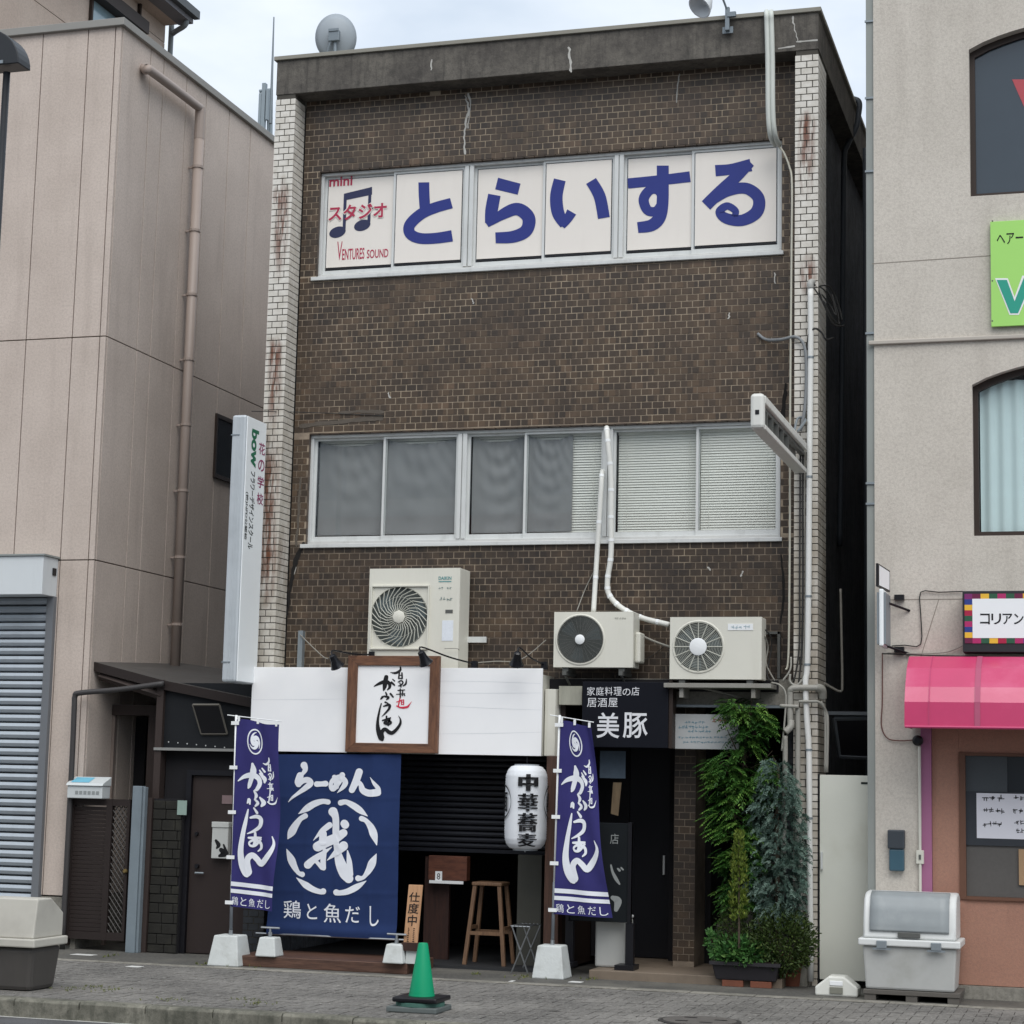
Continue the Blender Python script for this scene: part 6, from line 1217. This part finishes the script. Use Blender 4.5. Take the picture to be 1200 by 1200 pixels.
# big road salt style bin at far left
p = hit(33, 1163, 2, 0); s = CF/((p-CAM).dot(_f)); xr = p.x; r = thing('storage_bin', 'large pavement bin with beige lid and dark tub', 'bin', (xr-.5, p.y+.3, 0)); yf = p.y+.0; DT = mat('dark_bin_plastic', '#4a4744', .55, .12, 6, streak=.2, grime='#59564f'); BL = mat('beige_bin_plastic', '#bdbab0', .55, .08, 6, grime='#96928a', grimeamt=.5)
zr = (p.z+(1161-1106)/s); w_ = 1.25; d_ = .5; cx, cy = xr-w_/2+.02, yf+d_/2
MB().taper(cx, cy, .0, zr*.93, w_-.06, d_-.08, w_+.0, d_).build('tub', DT, r, bevel=.04); MB().box(cx-w_/2-.035, cx+w_/2+.035, cy-d_/2-.04, cy+d_/2+.04, zr*.93+.001, zr+.045).build('rim', BL, r, bevel=.012)
zl = zr+.0455; H = 46/s*1.0; x0, x1, y0, y1 = cx-w_/2, cx+w_/2, cy-d_/2, cy+d_/2
m_ = MB(); pr = [(x0, y0, zl), (x0, y1, zl), (x0, y1, zl+.34), (x0, y1-.1, zl+H), (x0, y0+.06, zl+H), (x0, y0, zl+.34)]
pr = [(x0, y0+.0, zl), (x0, y1, zl), (x0, y1, zl+.2), (x0, y1-.22, zl+H), (x0, y0+.05, zl+H)]; m_.prism(pr, (w_, 0, 0)); m_.build('lid', BL, r, bevel=.012); MB().box(cx+.2, cx+.3, y0-.06, y0-.041, zr-.02, zr+.03).build('latch', ALUD, r)
# ================================================================== right building
XR = 6.60; YR = -.4; BEI = render_mat('beige_render', '#c6bfb4', '#d1cabf', '#958d83', .22, 110)
rb = thing('rendered_building', 'beige rendered building at right with arched windows', 'building', (8.5, 2, 0))
# arched window openings cut from the wall: the wall is built round them
wx0 = fx(1138, 150, YR); wx0b = fx(1138, 540, YR); WXL = (wx0+wx0b)/2; WXR = WXL+1.9
z3b = fz(1140, 230, YR); z3s = fz(1138, 58, YR); z2b = fz(1140, 628, YR); z2s = fz(1138, 451, YR); rise = .22; TOPZ = 12.5
def arch(z, n=14): return [(WXL+(WXR-WXL)*k/n, z+rise*math.sin(math.pi*k/n)**.8) for k in range(n+1)]
wb = MB(); sz1 = fz(1062, 768, YR)
def strip(poly): wb.face([(x, YR, z) for x, z in poly])
ZS = 2.75
strip([(XR, 0), (fx(1085, 960, YR), 0), (fx(1085, 960, YR), ZS), (XR, ZS)])
strip([(XR, ZS), (WXL, ZS), (WXL, TOPZ), (XR, TOPZ)]); strip([(WXR, ZS), (13, ZS), (13, TOPZ), (WXR, TOPZ)])
strip([(WXL, ZS), (WXR, ZS), (WXR, z2b), (WXL, z2b)])
for zs, zt in ((z2s, z3b), (z3s, TOPZ)):
    A_ = arch(zs)
    for p, q in zip(A_[:-1], A_[1:]): strip([p, q, (q[0], zt), (p[0], zt)])
for zs, zb in ((z2s, z2b), (z3s, z3b)):
    ol = [(WXL, zb)]+arch(zs)+[(WXR, zb)]
    for p, q in zip(ol, ol[1:]+ol[:1]): wb.face([(p[0], YR, p[1]), (p[0], YR+.14, p[1]), (q[0], YR+.14, q[1]), (q[0], YR, q[1])])
wb.face([(XR, YR, 0), (XR, YR, TOPZ), (XR, 9, TOPZ), (XR, 9, 0)]); wb.face([(XR, YR, TOPZ), (13, YR, TOPZ), (13, 9, TOPZ), (XR, 9, TOPZ)])
wall_r = wb.build('wall', BEI, rb)
MB().box(XR-.075, XR-.001, YR+.02, YR+.3, 0, TOPZ).build('corner_trim', mat('grey_corner_trim', '#8f938f', .6, .06), rb)
for px_y in (24, 114, 200, 390, 566, 590): q = hit(1023, px_y, 1, YR); MB().box(XR-.085, XR-.0005, YR+.005, YR+.0195, q.z-.01, q.z+.01).build('trim_clip', ALUD, rb)
MB().box(XR-.05, 13, YR-.035, YR-.0005, fz(1100, 399, YR)-.02, fz(1100, 399, YR)+.02).build('string_pipe', mat('beige_pipe', '#b3aca2', .5, .05), rb, bevel=.008)
for zs, zb, up in ((z3s, z3b, True), (z2s, z2b, False)):
    fw = .05; A_ = arch(zs); fr = MB(); ol = [(WXL+.001, zb+.001)]+[(x, z-.001) for x, z in A_]+[(WXR-.001, zb+.001)]; cxm, czm = (WXL+WXR)/2, (zb+zs)/2
    inn = [(x+(fw if x < cxm else -fw), (z+fw if z < czm else z-fw)) for x, z in ol]
    for k in range(len(ol)):
        a_, b_ = k, (k+1) % len(ol); fr.prism([(ol[a_][0], YR+.1, ol[a_][1]), (ol[b_][0], YR+.1, ol[b_][1]), (inn[b_][0], YR+.1, inn[b_][1]), (inn[a_][0], YR+.1, inn[a_][1])], (0, .06, 0))
    wo_ = fr.build('arched_window', DKBROWN, rb); g = MB(); g.face([(x, YR+.13, z) for x, z in inn]); g.build('pane', GLASS if not up else mat('dark_tinted_glass', '#39434c', .12, .05, spec=.6), wo_)
    m_ = MB()
    if up:
        q = [(1186, 93), (1200, 93), (1215, 93), (1200, 125)]; m_.face([hit(*k, 1, YR+.126) for k in q[::-1]]); m_.build('red_mark', mat('red_window_mark', '#b04a52', .5, .05), wo_)
    else:
        cu = MB(); cu.grid(lambda u, v: (WXL+.06+1.8*u, YR+.19+.012*math.sin(u*90), zb+.05+(zs+.02-zb)*v), 180, 1); cu.build('curtain', mat('pale_aqua_curtain', '#c9dcdc', .9, .05, 5), wo_, smooth=True)
        MB().box(WXL+.02, WXR-.02, YR+.3, YR+.31, zb, zs+rise).build('room_shade', DARK, wo_)
# faint render joints
for pts in ([(1022, 309), (1200, 297)], [(1030, 703), (1128, 702)], [(1100, 703), (1080-1, 770)]): brush([[(*pts[0], .9), ((pts[0][0]+pts[1][0])/2, (pts[0][1]+pts[1][1])/2, 1.0), (*pts[1], .9)]], lambda x, y, l: hit(x, y, 1, YR-.0015), 3).build('render_joint', mat('joint_shade', '#8d857b', .9, .1), rb)
# green sign
q = rect(1161, 256, 1290, 380, YR-.05); r = thing('green_sign', 'lime green hair salon sign panel on the right building', 'sign', ((q[0]+q[1])/2, YR-.05, q[2])); MB().box(q[0], q[1], YR-.05, YR-.02, q[2], q[3]).build('panel', mat('lime_green', '#a5dc72', .45, .04, 3), r, bevel=.003)
place_text('lettering', 'ヘアー', (1168, 273, 1199, 286), YR-.052, INKB, r, .01); m_ = MB(); V = [(1167, 328), (1180, 328), (1189, 352), (1200, 325), (1212, 325), (1193, 367), (1184, 367)]
m_ = MB(); V0 = [(1166, 326), (1181, 326), (1189, 348), (1198, 323), (1214, 323), (1194, 369), (1183, 369)]
for V_, mm, d in ((V0, WHITE, .052), ([(1168, 328), (1180, 328), (1189, 353), (1200, 325), (1211, 325), (1193, 367), (1184, 367)], mat('teal_letter', '#2a9c86', .5, .04), .054)):
    m_ = MB(); m_.face([hit(*V_[k], 1, YR-d) for k in (6, 2, 1, 0)]); m_.face([hit(*V_[k], 1, YR-d) for k in (6, 5, 4, 3, 2)]); m_.build('initial', mm, r)
for x, y in ((1163, 329), (1163, 376), (1163, 259)): c_ = hit(x, y, 1, YR-.05); MB().lathe([(.008, 0), (.005, .004)], c_, (0, -1, 0), 8).build('screw', GRD, r)
for k in (.45, .75): MB().box(q[0]+.1, q[0]+.14, YR-.0195, YR-.0005, q[2]+(q[3]-q[2])*k, q[2]+(q[3]-q[2])*k+.05).build('mount', GRD, r)
# light box sign with patchwork border
q = rect(1128, 692, 1290, 758, YR-.25); r = thing('patchwork_light_box', 'black light box sign with bright patchwork border and white centre', 'sign', ((q[0]+q[1])/2, YR-.2, q[2])); MB().box(q[0], q[1], YR-.25, YR-.001, q[2]-.05, q[3]).build('case', mat('charcoal_case', '#2c2d31', .45, .08), r, bevel=.005)
i = rect(1130.5, 695.5, 1290, 754, YR-.25); bw = fx(1139.5, 720, YR-.25)-i[0]; cols = ['#7c2c6a', '#2c3f88', '#e8b83c', '#a82044', '#2c5a42', '#b02c68', '#2c3f88', '#e8b83c', '#6a2044']; PM = [mat('patch_'+n_, c_, .5, .05) for n_, c_ in zip(('plum', 'blue', 'yellow', 'crimson', 'green', 'rose', 'indigo', 'amber', 'wine'), cols)]
hcell = (i[3]-i[2])/9
for k in range(9): MB().box(i[0], i[0]+bw, YR-.256, YR-.2505, i[3]-(k+1)*hcell, i[3]-k*hcell).build('patch', PM[k], r)
seq_t = [8, 2, 4, 5, 4, 8, 2, 8, 4, 3, 5, 2, 6, 4, 8]; seq_b = [5, 4, 2, 3, 4, 5, 1, 2, 4, 5, 3, 6, 2, 4, 5]
cw = (i[1]-i[0]-bw)/15
for k in range(15):
    for z0, z1, sq in ((i[3]-hcell*.9, i[3], seq_t), (i[2], i[2]+hcell*.95, seq_b)): MB().box(i[0]+bw+k*cw, i[0]+bw+(k+1)*cw, YR-.256, YR-.2505, z0, z1).build('patch', PM[sq[k]], r)
MB().box(i[0]+bw+.001, i[1], YR-.258, YR-.2505, i[2]+hcell*.96, i[3]-hcell*.91).build('face', LBX, r)
m_ = MB(); 
for n_, ch in enumerate('コリアン'): g_ = rect(1148.5+n_*13.2, 719, 1160+n_*13.2, 731.5, YR-.26); text_into(m_, ch, front(YR-.26), g_[0], g_[2], g_[1], g_[3], .012)
m_.build('lettering', INKB, r)
cable([(1128, 693, YR-.02), (1100, 694, YR-.02), (1079, 694, YR-.02), (1079, 720, YR-.02), (1079, 755, YR-.02), (1060, 756, YR-.02), (1045, 757, YR-.02)], .006, wired, 'thin dark conduit stepping across beige wall beside light box sign', n=3)
cable([(1040, 765, YR-.05), (1080, 766, YR-.03), (1110, 764, YR-.03), (1130, 756, YR-.03)], .005, wire, 'thin grey cable sagging below the light box sign')
cable([(1034, 766, YR-.05), (1090, 768, YR-.03), (1200, 771, YR-.03)], .007, wired, 'dark cable stretched along the awning top')
cable([(1034, 765, YR-.02), (1034, 820, YR-.02), (1033, 850, YR-.02), (1040, 865, YR-.02), (1055, 868, YR-.02), (1072, 867, YR-.02)], .006, mat('brown_cable', '#6b4a44', .6, .08), 'brown cable running down the beige wall corner')
tag(MB().lathe([(.03, 0), (.05, .02), (.05, .06), (.03, .08)], hit(1076, 868, 1, YR-.0), (0, -1, 0), 16).build('junction_box', BLACK, auto=True), 'small round black junction box under the awning corner', 'junction box')
# small projecting light and plate
XQ = hit(1038, 720, 1, YR-.1).x; q = rect(1027.5, 690, 1038, 757, YR-.5); r = thing('small_projecting_sign', 'narrow white light box seen edge on at wall corner', 'sign', (XQ, YR-.3, q[2])); MB().box(q[0]+.02, q[1]-.02, YR-.5, YR-.08, q[2], q[3]).build('case', LBX, r, bevel=.012); MB().box(q[0], q[0]+.018, YR-.49, YR-.09, q[2]+.02, q[3]-.03).build('side_face', ALUD, r); MB().box(q[1]-.018, q[1], YR-.49, YR-.09, q[2]+.02, q[3]-.03).build('side_face', ALUD, r)
for z in (q[3]-.1, q[2]+.02): MB().tube([(q[1]-.02, YR-.2, z), (q[1]+.17, YR-.001, z-.06)], .012, 6).build('bracket', BLACK, r)
for yy in (700, 761): c_ = hit(1055, yy, 1, YR); MB().box(c_.x-.05, c_.x+.04, YR-.07, YR-.0005, c_.z-.03, c_.z+.02).build('bracket_foot', BLACK, r)
g_ = [hit(1029, 660, 1, YR-.45), hit(1043, 669, 1, YR-.1), hit(1043, 694, 1, YR-.1), hit(1029, 687, 1, YR-.45)]; m_ = MB(); m_.prism(g_, (-.02, 0, 0)); r2 = tag(m_.build('small_plate', BLACK), 'small white plate on edge above the narrow light box', 'sign'); m_ = MB(); m_.face([p+Vector((.003, 0, 0))*1+Vector((0, .0, 0)) for p in [g_[0]*.93+g_[2]*.07, g_[1]*.93+g_[3]*.07, g_[2]*.93+g_[0]*.07, g_[3]*.93+g_[1]*.07]]); m_.build('plate_face', WHITE, r2)
# pink awning
AWM = mat('pink_awning_vinyl', '#c23d69', .28, .1, 3, spec=.7, grime='#d98aa4', grimeamt=.35); q = rect(1062, 768, 1300, 852, YR-.4); xa = fx(1062, 800, YR-.6); xb = xa+2.6; z1 = fz(1100, 769, YR-.05); z0 = fz(1100, 852, YR-.75)
r = thing('pink_awning', 'bright pink vinyl barrel awning over the right shop', 'awning', (xa+1, YR-.4, z0)); pf = [(YR-.03, z1), (YR-.28, z1-.02), (YR-.5, z1-.14), (YR-.66, z1-.32), (YR-.73, z1-.46), (YR-.75, z0)]
for k in range(5):
    (ya, za), (yb, zb_) = pf[k], pf[k+1]; m_ = MB(); m_.face([(xa, ya, za), (xa, yb, zb_), (xb, yb, zb_), (xb, ya, za)]); o = m_.build('awning_panel', AWM, r); sd_ = o.modifiers.new('thick', 'SOLIDIFY'); sd_.thickness = .004
m_ = MB(); m_.face([(xa, y, z) for y, z in pf]+[(xa, YR-.03, z0)]); o = m_.build('end_panel', AWM, r); sd_ = o.modifiers.new('thick', 'SOLIDIFY'); sd_.thickness = .004
MB().tube([(xa, *pf[5]), (xb, *pf[5])], .014, 6).build('front_bar', mat('pink_bar', '#b8406a', .5, .05), r)
for xx, wd in ((fx(1088, 800, YR-.7), .012), (fx(1142, 800, YR-.7), .05)):
    m_ = MB()
    for k in range(5): (ya, za), (yb, zb_) = pf[k], pf[k+1]; m_.face([(xx, ya-.005, za+.004), (xx, yb-.005, zb_+.004), (xx+wd, yb-.005, zb_+.004), (xx+wd, ya-.005, za+.004)])
    m_.build('seam', mat('awning_tape', '#a9506e', .5, .08) if wd > .03 else MATS['pink_bar'], r)
# shop front under the awning
SF = YR+.03; BRW = render_mat('terracotta_panel', '#a67a68', '#b28672', '#86604f', .12, 120); X_a = fx(1090, 960, SF); sf_ = rb
wx_0 = fx(1128, 960, SF); wz1 = fz(1160, 886, SF); wz0 = fz(1160, 1051, SF)
MB().box(X_a+.02, wx_0-.03, SF, SF+.1, .12, ZS).build('panel', BRW, sf_); MB().box(wx_0-.029, 13, SF, SF+.1, .12, wz0-.03).build('panel', BRW, sf_); MB().box(wx_0-.029, 13, SF, SF+.1, wz1+.03, ZS).build('panel', BRW, sf_)
MB().box(X_a-.08, X_a+.018, SF-.04, SF+.1, .05, ZS).build('mauve_post', mat('mauve_paint', '#a56a8c', .5, .06), sf_, bevel=.004)
TR = mat('brown_trim', '#6a4a3a', .5, .08); wn_ = MB().box(wx_0-.028, wx_0+.03, SF-.02, SF+.09, wz0-.029, wz1+.029).box(wx_0+.03, 13, SF-.02, SF+.09, wz1, wz1+.029).box(wx_0+.03, 13, SF-.03, SF+.09, wz0-.029, wz0).build('window', TR, sf_)
MB().box(wx_0+.03, 13, SF+.05, SF+.06, wz0, wz1).build('pane', mat('dark_shop_glass', '#2c3238', .1, .05, spec=.8), wn_); z_ = fz(1160, 928, SF); MB().box(wx_0+.03, 13, SF+.0, SF+.049, fz(1160, 991, SF), z_).build('board', mat('charcoal_board', '#33373d', .6, .08), wn_)
MB().box(wx_0+.031, fx(1180, 905, SF), SF+.02, SF+.048, z_+.001, wz1-.001).build('mesh_panel', mat('grey_mesh_panel', '#4a5054', .5, .15, 60), wn_); MB().box(wx_0+.031, 13, SF+.02, SF+.048, wz0+.001, fz(1160, 991, SF)-.001).build('lower_panel', mat('frosted_dark_panel', '#5c5956', .5, .15, 30), wn_)
MB().box(fx(1194, 1020, SF), 13, SF-.005, SF+.019, fz(1190, 1037, SF), fz(1190, 995, SF)).build('cardboard', mat('cardboard', '#a88a6a', .8, .08), wn_)
MB().box(XR+.002, 13, YR-.05, YR+.12, 0, .115).build('plinth', GREYC, rb)
for k, (x0, y0, x1, y1, lb) in enumerate(((1144.5, 930, 1210, 983, 'white sheet with handwritten list taped in the shop window'),)):
    e = rect(x0, y0, x1, y1, SF-.006); pp = tag(MB().box(e[0], e[1], SF-.006, SF-.002, e[2], e[3]).build('paper_notice', mat('white_paper', '#dfdfe6', .7, .03)), lb, 'notice'); m_ = MB()
    for yy, a_, b_, n_ in ((935.5, 1151, 1177, 3), (935.5, 1188, 1200, 2), (950, 1151, 1179, 4), (950, 1186, 1200, 2), (966, 1151, 1175, 4), (964, 1189, 1200, 2), (974, 1190, 1200, 2)): dabs(a_, yy-3, b_, yy+3, SF-.0075, n_, m_)
    m_.build('handwriting', INKB, pp); stuff(pp.children[0])
# box, conduit, switch
q = rect(1040, 972.5, 1060, 1021, YR-.09); r = thing('meter_box', 'dark grey and teal meter box on the beige wall', 'meter box', ((q[0]+q[1])/2, YR-.05, q[2])); zm = q[2]+(q[3]-q[2])*.54; MB().box(q[0], q[1], YR-.09, YR-.001, zm, q[3]).build('hood', mat('slate_plastic', '#3f454b', .4, .06), r, bevel=.012); MB().box(q[0]+.012, q[1]-.006, YR-.075, YR-.001, q[2], zm-.001).build('window_body', mat('teal_plastic', '#3f5c6a', .35, .08), r, bevel=.014)
q = rect(1073.5, 996.5, 1082.5, 1012.5, YR-.05); r = thing('switch_box', 'small ivory switch box on conduit beside the mauve post', 'switch', ((q[0]+q[1])/2, YR-.03, q[2])); MB().box(q[0], q[1], YR-.05, YR-.001, q[2], q[3]).build('case', OFFW, r, bevel=.006); MB().box(q[0]+.025, q[1]-.025, YR-.058, YR-.0505, q[2]+.04, q[3]-.04).build('switch_key', GRD, r); xm = (q[0]+q[1])/2; MB().tube([(xm, YR-.03, q[3]), (xm, YR-.03, fz(1076, 875, YR))], .014, 8).build('conduit', OFFW, r); MB().tube([(xm, YR-.03, q[2]), (xm, YR-.03, .12)], .014, 8).build('conduit', OFFW, r)
# ================================================================== large bin on pallets
p = hit(1015, 1168, 2, .0); p2 = hit(1121, 1178, 2, .0); yb0 = -1.02; q = rect(1010, 1100, 1120, 1160, yb0); PLT = mat('weathered_pallet', '#595550', .8, .15, 8)
r = thing('pallet', 'worn grey pallet under the large refuse bin', 'pallet', ((q[0]+q[1])/2, yb0+.3, 0)); xl, xr_ = fx(1013, 1168, yb0), fx(1124, 1170, yb0)
for k in range(3): x = xl+(xr_-xl-.1)*k/2; MB().box(x, x+.1, yb0, yb0+.55, .001, .055).build('block', PLT, r)
for k in range(6): y = yb0-.01+k*.1; MB().box(xl-.01, xr_+.01, y, y+.085, .056, .095).build('board', PLT, r, bevel=.004)
RB = mat('light_grey_bin', '#b6b7b4', .5, .1, 7, grime='#8c8b82', grimeamt=.55); RBW = mat('white_bin_lid', '#d6d8d6', .45, .05, 3, streak=.1, grime='#9a9a92'); RBG = mat('grey_bin_cover', '#8f9597', .4, .1, 6, grime='#b0b4b2', grimeamt=.4)
zb = .097; zrim = fz(1065, 1106, yb0-.02); ztop = fz(1065, 1046, yb0+.12); xl, xr_ = fx(1010, 1130, yb0), fx(1122, 1135, yb0); r = thing('refuse_bin', 'large light grey plastic refuse bin with rounded lid', 'bin', ((xl+xr_)/2, yb0+.28, zb)); cx = (xl+xr_)/2; w_ = xr_-xl
MB().taper(cx, yb0+.27, zb, zrim-.03, w_-.06, .48, w_-.01, .54).build('body', RB, r, bevel=.02); MB().box(xl-.03, xr_+.03, yb0-.035, yb0+.57, zrim-.029, zrim+.035).build('rim', RBW, r, bevel=.012)
H = ztop-zrim-.036; pfb = [(yb0, 0), (yb0+.55, 0), (yb0+.55, H*.8), (yb0+.5, H*.95), (yb0+.42, H), (yb0+.2, H*.98), (yb0+.1, H*.88), (yb0+.05, H*.65), (yb0+.015, H*.3)]
m_ = MB(); m_.prism([(xl+.01, y, zrim+.0355+z) for y, z in pfb], (w_-.02, 0, 0)); m_.build('lid', RBW, r, bevel=.02, auto=True)
def lf(t):                                                            # along the lid's front, bottom to top
    c_ = [(yb0+.008, .14), (yb0+.015, .3), (yb0+.05, .65), (yb0+.1, .88), (yb0+.2, .98)]; k = min(3, int(t*4)); u = t*4-k; return c_[k][0]+(c_[k+1][0]-c_[k][0])*u, (c_[k][1]+(c_[k+1][1]-c_[k][1])*u)*H
m_ = MB(); m_.grid(lambda u, v: (xl+.07+(w_-.14)*u, lf(v)[0]-.012, zrim+.036+lf(v)[1]+.008), 8, 16); o = m_.build('flap', RBG, r, smooth=True); sd_ = o.modifiers.new('thick', 'SOLIDIFY'); sd_.thickness = .012; sd_.offset = 0
MB().box(cx-.1, cx+.1, yb0-.03, yb0-.012, zrim+.05, zrim+.1).build('flap_handle', GRD, r, bevel=.006)
for sx in (-.3, .3): MB().box(cx+sx*w_*.95-.045, cx+sx*w_*.95+.045, yb0-.055, yb0-.036, zrim-.05, zrim+.02).build('latch', ALUD, r, bevel=.005); MB().box(cx+sx*w_*.95-.08, cx+sx*w_*.95+.08, yb0-.05, yb0-.0352, zrim-.062, zrim-.045).build('latch_grip', ALUD, r)
# white plastic case lying by the gate
p = hit(980, 1168, 2, 0); s = CF/((p-CAM).dot(_f)); w_ = 50/s; h = 23/s; r = thing('plastic_case', 'small white roof shaped plastic case on the pavement', 'case', (p.x, p.y+.12, 0)); m_ = MB(); prf = [(-.5, 0.03), (-.5, .42), (-.47, .5), (-.18, 1), (.18, 1), (.47, .52), (.5, .42), (.5, .03), (.46, 0), (-.46, 0)]
m_.prism([(p.x+x*w_, p.y, z*h+.001) for x, z in prf], (0, .24, 0)); m_.build('shell', mat('bright_white_plastic', '#dcdcd4', .45, .04, 4, grime='#a5a398', grimeamt=.3), r, bevel=.018); MB().box(p.x-.06, p.x+.06, p.y-.012, p.y-.0005, .025, .085).build('latch', mat('olive_latch', '#7d7d72', .5, .06), r, bevel=.004); MB().box(p.x-.06, p.x+.06, p.y-.008, p.y-.0005, h*.55, h*.78).build('grip', WHITE, r, bevel=.006)
for x, y, lab in ((966, 1160, 'dark loose rag behind the white plastic case'),): c_ = hit(x+35, 1158, 2, 0); tag(bm_ := MB().grid(lambda u, v: (c_.x-.12+.24*u+.02*math.sin(v*9), c_.y+.1*v, .02+.05*abs(math.sin(u*7+v*3))*(1-(2*u-1)**2)), 14, 6).build('rag', BLACK, smooth=True), lab, 'rag')
# ================================================================== weeds and litter
WG = leaf_mat('weed_green', '#3c4a20', '#66703a', '#9a9a5a'); WD = leaf_mat('dry_weed', '#5a4a30', '#80704a', '#a08f60')
def weeds(pts, n, label, m, h0):
    mb = MB()
    for k in range(n):
        x, y, z, sp = random.choice(pts); c = Vector((x+random.gauss(0, sp*random.random()), y+random.gauss(0, .012 if z < -.1 else .1), z)); 
        for q in range(5): leaf(mb, c, Vector((random.gauss(0, .7), random.gauss(0, .5), 1)), rv(1), h0*random.uniform(.5, 1.3), h0*.18, random.random())
    o = stuff(mb.build('weeds', m, attr=True)); o['label'] = label; o['category'] = 'weeds'
def gp(x, y, z, sp): v = hit(x, y, 2, z); return (v.x, v.y, z, sp)
weeds([gp(70, 1186, -.14, .3), gp(110, 1188, -.14, .25), gp(140, 1190, -.14, .25), gp(230, 1195, -.14, .3), gp(180, 1193, -.14, .2)], 260, 'dry weeds growing along the foot of the kerb', WD, .075)
weeds([gp(110, 1158, .0, .2), gp(135, 1160, .0, .12), gp(90, 1159, 0, .2), gp(200, 1172, 0, .2), gp(290, 1172, .0, .15), gp(300, 1176, 0, .1)], 110, 'low green weeds on the pavement edge', WG, .022)
weeds([gp(240, 1130, 0, .1), gp(615, 1146, 0, .15), gp(560, 1142, .0, .1), gp(130, 1121, 0, .08), gp(300, 1133, .0, .2), gp(690, 1148, 0, .1)], 70, 'small weeds along the building line', WG, .03)
LITM = mat('litter_paper', '#d0d0cc', .8, .05)
for k, (x, y, w_) in enumerate(((98, 1119, 30), (158, 1133, 18), (675, 1151, 16), (600, 1150, 5))):
    c_ = hit(x, y, 2, .004); s = CF/((c_-CAM).dot(_f)); d = w_/s/2; tag(MB().prism([(c_.x-d, c_.y-.05, .004), (c_.x+d*.9, c_.y-.06, .004), (c_.x+d, c_.y+.05, .004), (c_.x-d*.8, c_.y+.06, .004)], (0, 0, .004)).build('paper_scrap', LITM), ('white slab piece lying before the passage gate', 'white scrap on the pavement left of the brown door', 'white scrap near the right banner weight', 'tiny white scrap before the shop opening')[k], 'litter')

# ================================================================== building across the street, seen mirrored in the second floor glass
ob = thing('opposite_building', 'building across the street mirrored in the second floor windows', 'building', (-8, -28, -.15)); OBW = mat('opposite_wall', '#8f8c88', .85, .1, 1.5); OBG = mat('opposite_glass', '#4f5a63', .2, .1)
MB().box(-24, 9, -40, -28, -.15, 12.5).build('wall', OBW, ob); MB().box(-23, 8, -27.99, -27.7, 7.6, 8.7).build('fascia_band', mat('opposite_red_band', '#7d5c55', .6, .1), ob)
for k in range(9):
    for z in (.2, 4.2, 9.2): MB().box(-22.5+k*3.3, -20.4+k*3.3, -28.0, -27.96, z, z+2.0).build('window', OBG, ob)
